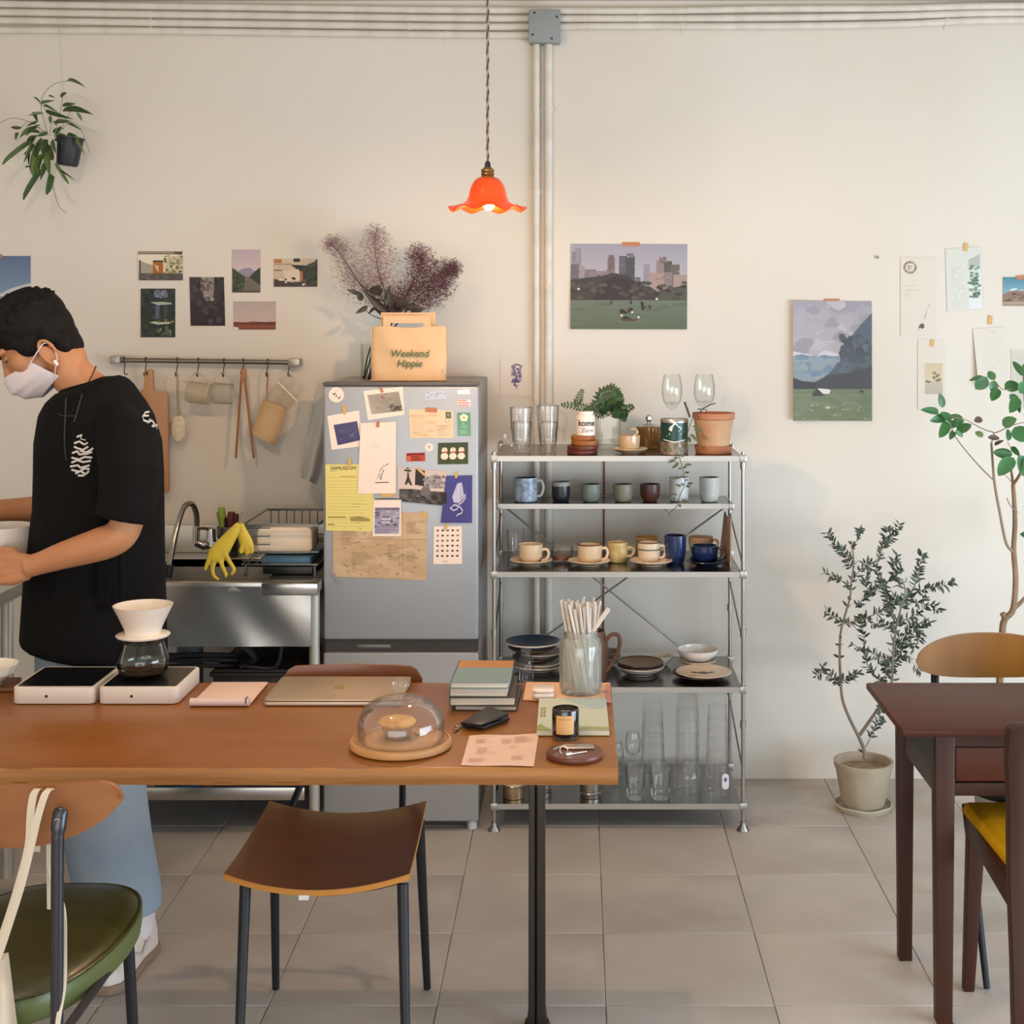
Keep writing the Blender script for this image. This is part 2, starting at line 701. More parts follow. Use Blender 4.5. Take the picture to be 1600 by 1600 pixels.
# ------------------------------------------------------------------ conduits under the ceiling
conds = [('uppermost of the four white conduits running under the ceiling', [(-235, 1), (0, 6), (200, 9), (420, 12), (640, 15), (790, 16), (1000, 17), (1200, 14), (1400, 13), (1620, 9), (2310, 9)]),
         ('second white conduit from the top running under the ceiling', [(-235, 16), (0, 19), (200, 22), (420, 25), (640, 28), (790, 29), (1000, 29), (1200, 28), (1400, 25), (1620, 20), (2310, 20)]),
         ('third white conduit from the top running under the ceiling', [(-235, 30), (0, 32), (200, 35), (420, 38), (640, 41), (790, 42), (1000, 41), (1200, 41), (1400, 38), (1620, 31), (2310, 31)]),
         ('lowest white conduit on the wall, ending at the grey box', [(-235, 44), (0, 47), (200, 48), (420, 51), (640, 54), (790, 55), (850, 55)])]
for n_, (lab, pp) in enumerate(conds):
    r = 0.0128
    yy = WY - r - 0.001
    t = thing('conduit', lab, 'pipe', P(400, pp[2][1], yy), 'conduits under the ceiling')
    pts = bez([P(x, y, yy) for x, y in pp], 6)
    MB().tube(pts, r, 12).build('pipe', M_pipe, t)
    if n_ in (1, 2, 3):
        for cx in ((228, 640, 1053, 1486) if n_ == 2 else (232, 700) if n_ == 3 else (250, 1015)):
            # a saddle clip round the pipe with two ears
            i = min(range(len(pts)), key=lambda k: abs(pts[k].x - (cx - CX) * yy / F))
            c = pts[i]
            mb = MB().tube([c + Vector((-.007, 0, 0)), c + Vector((.007, 0, 0))], r + .0018, 12)
            mb.box(c.x - .007, c.x + .007, WY - .003, WY - .0005, c.z - .024, c.z + .024)
            mb.build('clip', M_pipe, t)

tb = thing('junction_box', 'square grey junction box under the ceiling where the conduits meet', 'electrical box', P(850, 66, WY))
a, b = P(827, 16, WY - .06), P(875, 66, WY - .06)
M_grey = mat('grey_plastic_box', '#8f9391', 0.55)
MB().box(a.x, b.x, WY - .06, WY - .0005, b.z, a.z).build('body', M_grey, tb, bevel=.004)
lid = MB().box(a.x - .002, b.x + .002, WY - .066, WY - .06, b.z - .002, a.z + .002).build('lid', M_grey, tb, bevel=.003)
for (sx, sz) in ((835, 20), (870, 26), (832, 54), (862, 60)):
    MB().cyl(P(sx, sz, WY - .0665), P(sx, sz, WY - .066) + Vector((0, .003, 0)), .0042, n=10).build('screw', M_black, lid)
for lab, px, rr in (('left vertical conduit running down the wall from the grey box', 838, .0125),
                    ('right vertical conduit running down the wall from the grey box', 857, .0145)):
    yy = WY - rr - .001
    t = thing('conduit', lab, 'pipe', (P(px, 0, yy).x, yy, 0.02), 'conduits running down the wall')
    x = P(px, 0, yy).x
    MB().tube([(x, yy, 0.0), (x, yy, P(0, 64, yy).z)], rr, 12).build('pipe', M_pipe, t)
    for cy in ((170, 448) if px > 850 else (300,)):
        z = P(0, cy, yy).z
        MB().tube([(x, yy, z - .008), (x, yy, z + .008)], rr + .002, 12).box(x - .03, x + .03, WY - .003, WY - .0005, z - .008, z + .008).build('clip', M_pipe, t)
# thin red-brown cord behind the shelf
x0 = P(944, 0, WY - .004).x
MB().tube([(x0, WY - .004, P(0, 716, WY).z), (x0 - .002, WY - .004, P(0, 900, WY).z), (x0 - .004, WY - .004, .12)], .003, 8).solo(
    'cord', mat('red_brown_cord', '#7a3a2c', 0.5), 'thin red-brown cord running down the wall behind the metal shelf', 'cord')

# ------------------------------------------------------------------ pendant lamp
PY = 3.78
tp = thing('pendant_lamp', 'orange glass pendant lamp with a ruffled rim, lit, on a twisted cord', 'lamp', P(762, 335, PY))
ctr = P(762, 300, PY)
k = PY / F
prof = [(12, 277), (17, 279), (22, 284), (26, 291), (28.5, 299), (30, 307), (33, 314), (39, 319), (48, 322.5), (60, 325)]


def ruffle(a, r, z):
    w = max(0, (r / k - 33) / 27)
    return (math.sin(8 * a + 0.6) * 3.6 * k * w - 1.0 * k * w, r * (1 + 0.02 * w * math.cos(8 * a)))


def shade_z(y):
    return H - (y - CY) * k




def glow_glass(name, col, tcol, fac):
    m = mat(name, col, 0.18, spec=0.6, coat=0.4)
    nt = m.node_tree
    tl = nt.nodes.new('ShaderNodeBsdfTranslucent')
    tl.inputs['Color'].default_value = (*lin(tcol), 1)
    mx = nt.nodes.new('ShaderNodeMixShader')
    mx.inputs['Fac'].default_value = fac
    nt.links.new(nt.nodes['Principled BSDF'].outputs[0], mx.inputs[1])
    nt.links.new(tl.outputs[0], mx.inputs[2])
    nt.links.new(mx.outputs[0], nt.nodes['Material Output'].inputs['Surface'])
    return m


M_shade = glow_glass('orange_glass', '#dc5e18', '#f07c18', 0.27)
outer = [(r * k, shade_z(y)) for r, y in prof]
inner = [((r - 1.6) * k, shade_z(y + 1.2)) for r, y in reversed(prof)]
mb = MB().lathe(outer + inner[:1], (ctr.x, PY, 0), 96, wave=ruffle)
mb.cur = 1
mb.lathe(inner, (ctr.x, PY, 0), 96, wave=ruffle)
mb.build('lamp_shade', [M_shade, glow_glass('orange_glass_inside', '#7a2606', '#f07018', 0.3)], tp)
M_brass = mat('aged_brass', '#9a7747', 0.35, 1.0)
sock = [(0, 262), (7, 262), (8, 264), (10.5, 265), (10.5, 268), (9, 269), (10.5, 271), (10.5, 273), (9, 274.5), (10.5, 276), (10.5, 278), (12.5, 279), (12.5, 282), (0, 282)]
MB().lathe([(r * k, shade_z(y)) for r, y in sock], (ctr.x, PY, 0), 24).build('socket', M_brass, tp)
MB().lathe([(r * k, shade_z(y)) for r, y in ((0, 263), (5, 263), (4.5, 256), (3, 252), (0, 252))], (ctr.x, PY, 0), 16).build('cord_grip', M_black, tp)
M_bulb = mat('lit_bulb', '#fff0d0', 0.4, emit=('#ffdcaa', 12))
MB().lathe([(r * k, shade_z(y)) for r, y in ((0, 329), (5, 328), (8.5, 324), (9.5, 319), (8, 312), (5.5, 305), (5, 290), (0, 288))], (ctr.x + .003, PY - .004, 0), 20).build('bulb', M_bulb, tp)
zc = shade_z(253)
for s_, c_ in ((0, '#5b4436'), (PI, '#a3927e')):
    pts = []
    n = 260
    for i in range(n + 1):
        z = zc + (CEIL - .02 - zc) * i / n
        a = s_ + z * 150
        pts.append((ctr.x + .0021 * math.cos(a), PY + .0021 * math.sin(a), z))
    MB().tube(pts, .0023, 5).build('cord_strand', mat('cord_' + c_[1:], c_, 0.8), tp)
MB().lathe([(0, -.035), (.03, -.033), (.045, -.012), (.047, 0), (0, 0)], (ctr.x, PY, CEIL - .001), 24).build('canopy', M_brass, tp)

# ------------------------------------------------------------------ pictures and papers on the wall
M_photo = mat('photo_paper', '#e6ddd0', 0.5)


def sheet_on(name, label, cat, quad, Y, shapes=None, back=None, tape=None, group=None, thick=0.0006, curl=None, gap=0.002, rnd_seed=1, name_print='picture'):
    """A paper fixed to a vertical face at depth Y: quad = four pixel corners TL, TR, BR, BL. shapes(print, random) draws on it."""
    q = [P(x, y, Y - gap) for x, y in quad]
    loc = (q[0] + q[1] + q[2] + q[3]) / 4
    t = thing(name, label, cat, (loc.x, Y - gap, min(p.z for p in q)), group)
    n = Vector((0, -1, 0))

    def fn(u, v):
        p = (q[0] * (1 - u) + q[1] * u) * (1 - v) + (q[3] * (1 - u) + q[2] * u) * v
        if curl:
            p = p + n * curl(u, v)
        return p
    if curl:
        MB().sheet(lambda u, v: fn(u, v), 10, 10, (0, -thick, 0)).build('paper', back or M_photo, t, smooth=60)
    else:
        MB().prism(q, (0, -thick, 0)).build('paper', back or M_photo, t)
    if shapes:
        pr = Print(q[0], q[1] - q[0], q[3] - q[0], (0, -1, 0), base=thick + .0001)
        shapes(pr, random.Random(rnd_seed))
        o = pr.build(name_print, t)
        if curl:      # follow the curl of the paper
            L = Vector(t.location)
            U, V = q[1] - q[0], q[3] - q[0]
            bm = bmesh.new()
            bm.from_mesh(o.data)
            for k_ in range(1, 8):
                for d_ in (U, V):
                    bmesh.ops.bisect_plane(bm, geom=bm.verts[:] + bm.edges[:] + bm.faces[:], plane_co=q[0] - L + d_ * k_ / 8, plane_no=d_)
            bm.to_mesh(o.data)
            bm.free()
            for v in o.data.vertices:
                w = v.co + L - q[0]
                u_ = max(0, min(1, w.dot(U) / U.length_squared))
                v_ = max(0, min(1, w.dot(V) / V.length_squared))
                v.co += n * (curl(u_, v_) + .0006)
    for (cx, cy, w, h, ang, m) in tape or []:
        c = P(cx, cy, Y - gap - thick - .0022)
        s = Y / F
        R_ = Matrix.Rotation(math.radians(ang), 3, 'Y')
        hw, hh = w * s / 2, h * s / 2
        pts = [c + R_ @ Vector((a * hw, 0, b * hh)) for a, b in ((-1, 1), (1, 1), (1, -1), (-1, -1))]
        MB().prism(pts, (0, .0006, 0)).build('tape', m, t)
    return t


def rq(x0, y0, x1, y1, skew=0):
    return [(x0, y0), (x1, y0 + skew), (x1, y1 + skew), (x0, y1)]


YW = WY
PG = 'photo prints over the utensil rail'


def d_bluesky(p, r):
    p.grad('#5f6f8c', '#8aa2bd')
    p.poly('#c3c2c0', [(.55, .62), (.75, .5), (1, .42), (1, .62), (.8, .66)])
    p.poly('#93a4b6', [(0, .7), (.5, .66), (1, .62), (1, 1), (0, 1)])


sheet_on('photo_print', 'blue sky print partly hidden behind the dark-haired person\'s head', 'picture', rq(-70, 400, 48, 500), YW, d_bluesky, tape=[(-10, 400, 26, 6, 0, M_tape_brown)])


def d_house(p, r):
    p.grad('#e3d9c6', '#ddd0b8')
    p.rect('#6f5f4c', 0, 0, .98, .1)
    p.rect('#a3917a', 0, .02, .8, .07)
    p.poly('#5c4f42', [(.8, .0), (1, 0), (.97, .12), (.85, .1)])
    p.poly('#a39a86', [(.02, .3), (.16, .4), (.34, .48), (.34, .78), (.02, .78)])
    p.rect('#3f3a35', .02, .3, .055, .95)
    p.rect('#a4642f', .33, .33, .56, .8)
    p.poly('#d9b48c', [(.36, .45), (.45, .5), (.46, .72), (.4, .6)])
    p.rect('#2f2a27', .33, .31, .56, .36)
    p.poly('#c7bd9a', [(.56, .2), (1, .12), (1, .75), (.62, .8)])
    p.blobs(r, ['#8d835f', '#d6cfae', '#b0a680', '#5f5a40'], 50, .58, .15, 1, .78, .05, .06)
    p.rect('#5b5350', .02, .76, 1, 1)
    p.blobs(r, ['#6c6460', '#4a4442'], 16, .05, .8, 1, .98, .1, .04)


sheet_on('photo_print', 'photo of a pale house under trees, top left of the small wall photos', 'picture', rq(216, 393, 286, 438, 0), YW, d_house, group=PG)


def d_green(p, r):
    p.grad('#2c3530', '#2d382f')
    p.blobs(r, ['#36443b', '#23302a', '#2a3440', '#3a4838'], 60, 0, 0, 1, 1, .1, .07)
    p.poly('#6f7386', [(.4, .02), (.75, .03), (.8, .17), (.6, .2), (.38, .15)])
    p.blobs(r, ['#8b8e9b', '#4a4e5a'], 12, .42, .03, .76, .17, .06, .025)
    p.poly('#a9ad9f', [(.28, .28), (.6, .27), (.9, .29), (.9, .32), (.5, .34)])
    p.poly('#5a5d6f', [(.43, .34), (.56, .34), (.54, .62), (.42, .62)])
    p.rect('#454957', .68, .34, .74, .55)
    p.poly('#b9bba0', [(.25, .7), (.4, .67), (.6, .69), (.85, .68), (.88, .72), (.5, .74)])
    p.blobs(r, ['#6b7048', '#8a8a52', '#4f5f48'], 14, .5, .6, 1, .95, .05, .04)
    p.rect('#58635c', .72, .76, .8, .96)


sheet_on('photo_print', 'dark green garden photo below the pale house photo', 'picture', rq(220, 451, 274, 527), YW, d_green, group=PG)


def d_dark(p, r):
    p.grad('#3f3a40', '#2e2527')
    p.blobs(r, ['#4a424a', '#362f33', '#332a2c'], 40, 0, 0, 1, 1, .12, .1)
    p.poly('#8b8378', [(.34, 0), (.72, 0), (.7, .3), (.64, .46), (.5, .5), (.4, .42)])
    p.blobs(r, ['#a0978a', '#766e66', '#5c5450'], 26, .36, .02, .68, .46, .07, .05)


sheet_on('photo_print', 'dark violet photo with a pale patch at its top, middle of the wall photos', 'picture', [(296, 433), (350, 433), (351, 509), (298, 509)], YW, d_dark, group=PG)


def d_road(p, r):
    p.grad('#b7a6ae', '#cbb8b8', 0, 0, 1, .5)
    p.poly('#8f8b9d', [(0, .42), (.2, .5), (.38, .44), (.62, .42), (.8, .5), (1, .4), (1, .68), (0, .68)])
    p.poly('#3f4a33', [(0, .42), (.2, .52), (.48, .64), (.4, 1), (0, 1)])
    p.poly('#3a3f33', [(1, .42), (.82, .5), (.6, .64), (.86, .8), (1, .86)])
    p.poly('#6d665c', [(.5, .63), (.6, .63), (1, .84), (1, 1), (.36, 1)])
    p.blobs(r, ['#56603f', '#2f3828'], 14, 0, .6, .35, 1, .08, .05)
    p.rect('#4a433d', 0, .965, 1, 1)


sheet_on('photo_print', 'photo of a road between green hills under a pink sky', 'picture', rq(363, 390, 407, 457), YW, d_road, group=PG)


def d_cottage(p, r):
    p.grad('#cdbda6', '#c2ab93')
    p.rect('#b0764f', 0, .02, .18, .16)
    p.rect('#37322f', .45, 0, .6, .12)
    p.rect('#a1876d', 0, .18, .4, .22)
    p.rect('#6b5a49', 0, .4, .18, .44)
    p.poly('#2d332d', [(.38, .22), (.85, .25), (1, 0), (1, 1), (.7, 1), (.64, .5)])
    p.blobs(r, ['#3c4438', '#252a26', '#4b4f41'], 30, .66, .15, 1, .9, .09, .1)
    p.poly('#d9cbb5', [(.2, .45), (.58, .38), (.62, .78), (.3, .82)])
    p.rect('#a66f4a', .6, .45, .67, .8)
    p.poly('#473d3d', [(0, .72), (.4, .84), (1, .88), (1, 1), (0, 1)])
    p.blobs(r, ['#e0d3c0', '#3a3331', '#5a4c46'], 16, .1, .7, .75, .92, .05, .05)


sheet_on('photo_print', 'photo of a cottage with dark trees, nearest the dried bouquet', 'picture', rq(428, 404, 496, 448), YW, d_cottage, group=PG)


def d_desert(p, r):
    p.grad('#b3a19a', '#c4b0a6', 0, 0, 1, .76)
    p.poly('#7d4638', [(0, .72), (.3, .74), (.45, .71), (.75, .73), (1, .71), (1, 1), (0, 1)])
    p.poly('#5f342b', [(0, .76), (.4, .78), (.7, .74), (1, .78), (1, .82), (0, .8)])
    p.poly('#e9ded2', [(0, .9), (.14, .93), (.1, 1), (0, 1)])
    p.rect('#8a4b3c', .12, .86, 1, .95)


sheet_on('photo_print', 'photo of red desert ground under a plain pinkish sky', 'picture', rq(365, 471, 431, 515), YW, d_desert, group=PG)


def d_city(p, r):
    p.grad('#9a98a4', '#b5b0b8', 0, 0, 1, .6)
    B = [('#7f7c88', .01, .09, .06, .5), ('#8b8894', .04, .05, .09, .5), ('#6d6670', .0, .24, .07, .5), ('#9a8d92', .07, .26, .12, .5), ('#7b6f74', .12, .3, .22, .5),
         ('#857a80', .16, .32, .31, .5), ('#8f8289', .3, .3, .36, .5), ('#857272', .315, .16, .38, .5), ('#6f6166', .325, .13, .37, .3), ('#625f66', .415, .14, .55, .55),
         ('#4f4f57', .47, .15, .545, .55), ('#73727c', .48, .11, .54, .16), ('#8d8c98', .625, .24, .68, .55), ('#8f7f7d', .735, .19, .81, .5), ('#5d5856', .8, .2, .87, .45),
         ('#6a6461', .86, .24, .935, .5), ('#7b706c', .76, .15, .82, .22), ('#a48d84', .67, .34, .8, .6), ('#867c78', .8, .33, .87, .56), ('#a08d86', .88, .36, 1, .56), ('#6f6a70', .55, .39, .6, .55)]
    for c, a, b, c2, d in B:
        p.rect(c, a, b, c2, d)
    for _ in range(46):
        c, a, b, c2, d = r.choice(B)
        u, v = r.uniform(a, c2), r.uniform(b, min(d, .42))
        p.rect(r.choice(['#a9a3a8', '#5a5558', '#8a8086']), u, v, min(c2, u + .012), v + .014)
    p.poly('#44403f', [(0, .42), (.12, .4), (.26, .38), (.36, .34), (.5, .37), (.56, .47), (.68, .5), (.75, .56), (.85, .52), (1, .48), (1, .68), (0, .68)])
    p.poly('#3b3437', [(.24, .46), (.4, .37), (.52, .45), (.54, .66), (.2, .67)])
    p.poly('#545349', [(.75, .56), (.88, .52), (1, .5), (1, .66), (.72, .66)])
    p.blobs(r, ['#4e4a45', '#3d3a38', '#56564b'], 60, 0, .45, 1, .64, .04, .03)
    p.grad('#6b7568', '#5b6653', 0, .66, 1, 1)
    p.blobs(r, ['#65705f', '#5d6957'], 20, 0, .7, 1, 1, .12, .03)
    for (u, v, s) in ((.45, .8, .05), (.5, .78, .045), (.48, .87, .07), (.62, .7, .025), (.63, .74, .03), (.35, .69, .012), (.52, .7, .012), (.68, .74, .02)):
        p.blobs(r, ['#3b3230', '#5a4a44', '#2e2b2b'], 5, u - s / 2, v - .02, u + s / 2, v + .02, s * .5, .022)
    for (u, v) in ((.53, .8), (.585, .86), (.44, .84), (.74, .645), (.07, .53)):
        p.disc('#d9d4cb', u, v, .012, .013, 8)
    p.poly('#5a4a44', [(.42, .88), (.58, .88), (.56, .91), (.46, .91)])


sheet_on('poster', 'landscape poster of a city skyline over a park lawn, taped at its top', 'poster', [(892, 381), (1074, 381.5), (1072, 511), (891, 514)], YW, d_city, tape=[(986, 381.5, 27, 6, 0, M_tape_brown)])


def d_valley(p, r):
    p.grad('#9d98a0', '#b3abb0', 0, 0, 1, .5)
    p.blobs(r, ['#a8a2a8', '#b5aeb3', '#97939b'], 40, 0, 0, 1, .42, .16, .06)
    p.poly('#c6c2c6', [(0, .42), (.15, .44), (.3, .46), (.4, .41), (.6, .45), (.6, .52), (0, .52)])
    p.grad('#7f8f9d', '#8c979c', 0, .46, .7, .68)
    p.blobs(r, ['#75889a', '#8a98a3', '#8f9aa0'], 24, 0, .47, .6, .64, .13, .04)
    p.poly('#5b626b', [(1, .1), (.86, .2), (.76, .28), (.72, .34), (.64, .4), (.6, .48), (.5, .58), (.36, .66), (.3, .73), (1, .73)])
    p.blobs(r, ['#636b74', '#52585f', '#5c646c', '#4f5257'], 60, .62, .3, 1, .7, .07, .04)
    p.poly('#4d4e51', [(.28, .68), (.45, .62), (.7, .6), (1, .55), (1, .76), (.24, .75)])
    p.poly('#474448', [(0, .64), (.12, .67), (.3, .68), (.35, .75), (0, .75)])
    p.grad('#6f7a66', '#71795a', 0, .735, 1, 1)
    p.blobs(r, ['#76806a', '#6a745c', '#7c8466'], 40, 0, .75, 1, 1, .13, .02)
    p.poly('#4a474a', [(.24, .78), (.3, .735), (.34, .73), (.38, .78), (.42, .79), (.26, .795)])
    p.poly('#d8d3d0', [(.31, .73), (.44, .735), (.48, .745), (.46, .775), (.38, .775)])
    p.poly('#4d4a46', [(.85, .74), (.9, .75), (.88, .77), (.85, .76)])
    for _ in range(12):
        u, v = r.uniform(.05, .95), r.uniform(.85, .99)
        p.disc('#a6a98f', u, v, .014, .005, 7)
    p.disc('#bdb9a0', .44, .89, .03, .012, 8)


sheet_on('poster', 'portrait poster of a misty mountain valley with a barn, taped at its top', 'poster', [(1238, 470), (1362, 470.5), (1361.5, 657), (1238, 657)], YW, d_valley,
         tape=[(1300, 470, 24, 6, 0, M_tape_brown)], curl=lambda u, v: .016 * (1 - u) ** 3)

M_cream = mat('cream_card', '#d8d0c2', 0.8, spec=.2)


def d_menu(p, r):
    it = []
    for i in range(16):
        a = 2 * PI * i / 16
        it.append((r.choice(['#8d6f5c', '#6b5348', '#b39a86', '#7a4a44']), [(.27 + .2 * math.cos(a + d) * f, .13 - .085 * math.sin(a + d) * f) for d, f in ((-.12, .6), (.1, .62), (.14, 1), (-.16, .95))]))
    p.group(it)
    p.poly('#8a7562', [(.2, .11), (.27, .1), (.33, .12), (.3, .15), (.22, .16)])
    p.disc('#d8c4a4', .27, .13, .04, .018, 8)
    p.lines(r, '#b9afa4', .1, .62, .36, .42, 2, .006)
    p.lines(r, '#c2b8ad', .1, .36, .46, .52, 5, .005)
    p.poly('#b7aeb0', [(.66, .78), (.72, .7), (.78, .62), (.86, .58), (.86, .595), (.76, .66), (.74, .73), (.7, .8)])
    p.poly('#6d4f52', [(.54, .87), (.58, .85), (.66, .85), (.68, .9), (.6, .92), (.57, .9), (.5, .9)])
    p.poly('#a99', [(.52, .9), (.48, .94), (.5, .94), (.56, .9)])
    p.lines(r, '#d0c5b6', .3, .6, .96, .97, 1, .004)


sheet_on('wall_card', 'tall cream sheet with a round brown emblem and a small rose', 'card', rq(1407, 402, 1462, 524), YW, d_menu, back=M_cream)


def d_leafprint(p, r):
    p.grad('#cfcfc2', '#d3d1c6')
    p.grad('#cfd0c6', '#d8dad8', .62, .02, .98, .98)
    p.lines(r, '#c2bfb3', .12, .58, .3, .95, 22, .006)
    p.blobs(r, ['#c9c9bd', '#d6d5ca'], 20, .05, .25, .55, .8, .06, .03)
    p.poly('#aeb1a5', [(.64, .2), (.95, .12), (.95, .3), (.64, .34)])
    p.blobs(r, ['#6d8a6f', '#56755c', '#86a085', '#4f6b54'], 42, .64, .3, .92, .8, .07, .026)
    p.blobs(r, ['#6d8a6f', '#86a085'], 6, .78, .6, .98, .7, .05, .02)


sheet_on('wall_card', 'pale botanical sheet with green leaves, held by ochre tape', 'card', [(1477, 389), (1533, 385), (1534, 484), (1480, 487)], YW, d_leafprint, back=M_cream, tape=[(1509, 386, 6, 13, 10, M_tape_yellow)])


def d_rock(p, r):
    p.grad('#4d7f94', '#7fa6b0', 0, 0, 1, .6)
    p.blobs(r, ['#c7d0cc', '#a9bfc0'], 10, .2, .38, .6, .55, .08, .05)
    p.poly('#8d7362', [(0, .6), (.14, .5), (.3, .47), (.6, .48), (.8, .44), (1, .5), (1, .92), (0, .92)])
    p.blobs(r, ['#7a6252', '#9b8270', '#6c5548'], 26, 0, .52, 1, .85, .09, .06)
    p.grad('#b39e88', '#8b7a68', 0, .86, 1, 1)


sheet_on('photo_print', 'photo of a brown rock under a teal sky at the right edge of the frame', 'picture', rq(1567, 433, 1632, 478), YW, d_rock, tape=[(1600, 433, 24, 6, -6, M_tape_brown)])


def d_twig(p, r):
    p.grad('#c9b594', '#cfc0a8', .26, .34, .92, .62)
    p.grad('#bfb19f', '#b3a89c', .26, .6, .92, .78)
    p.blobs(r, ['#8f8a66', '#7d7c5e', '#99906f'], 6, .58, .46, .76, .56, .09, .03)
    p.poly('#6d6f4a', [(.28, .58), (.4, .59), (.52, .6), (.42, .62), (.3, .61)])
    p.poly('#777a52', [(.62, .58), (.84, .55), (.88, .58), (.74, .61)])


sheet_on('wall_card', 'small card with a brown plant photo, held by ochre tape', 'card', rq(1434, 530, 1476, 640), YW, d_twig, back=M_cream, tape=[(1456.5, 536, 6, 11, 6, M_tape_yellow)])


def d_notes(p, r):
    p.lines(r, '#a9a698', .5, .75, .06, .085, 1, .008)
    p.lines(r, '#cfcabd', .2, .85, .2, .8, 9, .004)
    p.blobs(r, ['#c3bfb2', '#a6a39a'], 8, .3, .1, .9, .9, .02, .008)


sheet_on('wall_card', 'curled blank cream paper behind the ficus leaves, held by ochre tape', 'card', [(1520, 514), (1572, 510), (1572, 600), (1527, 604)], YW, d_notes, back=M_cream,
         tape=[(1547.5, 500, 6, 14, 4, M_tape_yellow)], curl=lambda u, v: .018 * (1 - u) ** 2 * v)


def d_grey(p, r):
    p.grad('#c8c3b5', '#c0bcb0', 0.02, .02, .98, .98)
    p.lines(r, '#b7b2a6', .15, .85, .15, .8, 8, .006)


sheet_on('wall_card', 'greyish card mostly behind the ficus leaves at the right edge', 'card', rq(1580, 546, 1640, 640), YW, d_grey, back=M_cream)


def d_lavender(p, r):
    p.blobs(r, ['#6f6382', '#857a96', '#5b4f70', '#a79db0'], 60, .36, .2, .64, .6, .05, .035)
    for i in range(7):
        p.disc('#6a5f7e', .36 + .05 * i, .18 - .05 * math.sin(i * .52), .028, .025, 8)
    p.blobs(r, ['#574b6c', '#7a6f8c'], 16, .42, .4, .58, .7, .04, .03)
    p.poly('#9a93a0', [(.48, .68), (.53, .68), (.52, .78), (.49, .78)])
    p.lines(r, '#cdbdad', .3, .78, .93, .94, 1, .006)


sheet_on('wall_card', 'white card with a small purple flower posy beside the conduits', 'card', rq(782, 562, 832, 620), YW, d_lavender, back=mat('plain_card', '#dfd4c6', .8))

# ------------------------------------------------------------------ utensil rail with what hangs from it
M_rail = mat('brushed_rail', '#8d857c', 0.35, 1.0)
RY = 5.045
t = thing('utensil_rail', 'long brushed steel utensil rail screwed to the wall above the sink', 'rail', P(320, 575, RY))
MB().tube([P(176, 562.5, RY), P(466, 566.5, RY)], .0085, 14).build('bar', M_rail, t)
for x, y in ((181, 562.5), (460, 566.5)):
    c = P(x, y, RY)
    w = .018 if x < 300 else .02
    MB().box(c.x - w, c.x + w, RY - .013, WY - .001, c.z - .0135, c.z + .0135).build('bracket', mat('rail_bracket', '#a9a49b', .4, .8), t, bevel=.003)
M_hook = mat('dark_steel_hook', '#6a6159', 0.35, 1.0)


def rail_y(x):
    return 562.5 + (x - 176) * 4 / 290


hooks = [(194, 'bare end hook nearest the person\'s shoulder'), (228, 'hook through the cutting board\'s handle'), (277, 'hook holding the small cream brush'), (310, 'hook holding the milky jug'), (350, 'hook holding the clear jug'),
         (380, 'hook through the head of the wooden tongs'), (418, 'hook with the thin hanging stick'), (452, 'hook holding the beige pouch')]
for x, lab in hooks:
    c = P(x, rail_y(x), RY)
    r = .0115
    pts = [c + Vector((0, r * math.cos(a), r * math.sin(a))) for a in [PI * .15 + PI * i / 8 for i in range(-2, 9)]]
    dz = (P(x, 585, RY).z if x != 380 else P(x, 584, RY).z)
    pts = [p for p in reversed(pts)]
    pts += [Vector((c.x, RY - r, dz + .008)), Vector((c.x, RY - r * .6, dz - .004)), Vector((c.x, RY - .002 - r, dz - .008)), Vector((c.x, RY - .024, dz)), Vector((c.x, RY - .027, dz + .008))]
    if x == 194:
        pts = pts[:-5] + [Vector((c.x + .004, RY - r, dz + .012)), Vector((c.x + .01, RY - .018, dz)), Vector((c.x + .02, RY - .02, dz + .004))]
    MB().tube(bez(pts, 3), .0019, 6).solo('rail_hook', M_hook, 'dark steel hook on the rail: ' + lab, 'hook', 'hooks on the utensil rail')

# cutting board
HY = 5.03
M_board = mat('beech_board', '#b98a62', 0.55, noise=(7, .3, .7), col2='#a5744d', stretch=(1, 1, .12))
out = [(226, 580), (228, 577), (236, 577), (238.5, 580), (239, 607), (242, 612), (258, 612), (262, 616), (263, 766), (260, 771), (206, 771), (203, 766), (203, 616), (206, 612), (220, 612), (224, 607)]
t = thing('cutting_board', 'long pale wooden cutting board with a handle hanging behind the person', 'cutting board', P(235, 770, HY))
MB().prism([P(x, y, HY - .008) for x, y in out], (0, .018, 0)).build('board', M_board, t, bevel=.003)
MB().cyl(P(230.5, 583, HY - .0085), P(230.5, 583, HY + .012), .0075, n=12).build('hanging_hole', mat('dark_hole', '#4b3220', .8), t)

# small cream brush
t = thing('dish_brush', 'small cream oval brush on a thin handle hanging from the rail', 'brush', P(281, 692, HY))
M_creamp = mat('cream_plastic', '#d9c9ad', 0.5, noise=(60, .4, .6), col2='#c9b796')
c = P(279, 670, HY)
MB().ball(c, (.026, .011, .05), 18, 12).build('head', M_creamp, t)
MB().tube([P(277, 584, HY - .01), P(277.5, 620, HY - .004), P(279, 650, HY)], [.0035, .004, .006], 8).build('handle', glass('cream_clear', '#efe3cf', .4, haze=.35, haze_col='#e0d2b8'), t)

# two jugs hanging by their handles, mouths turned sideways


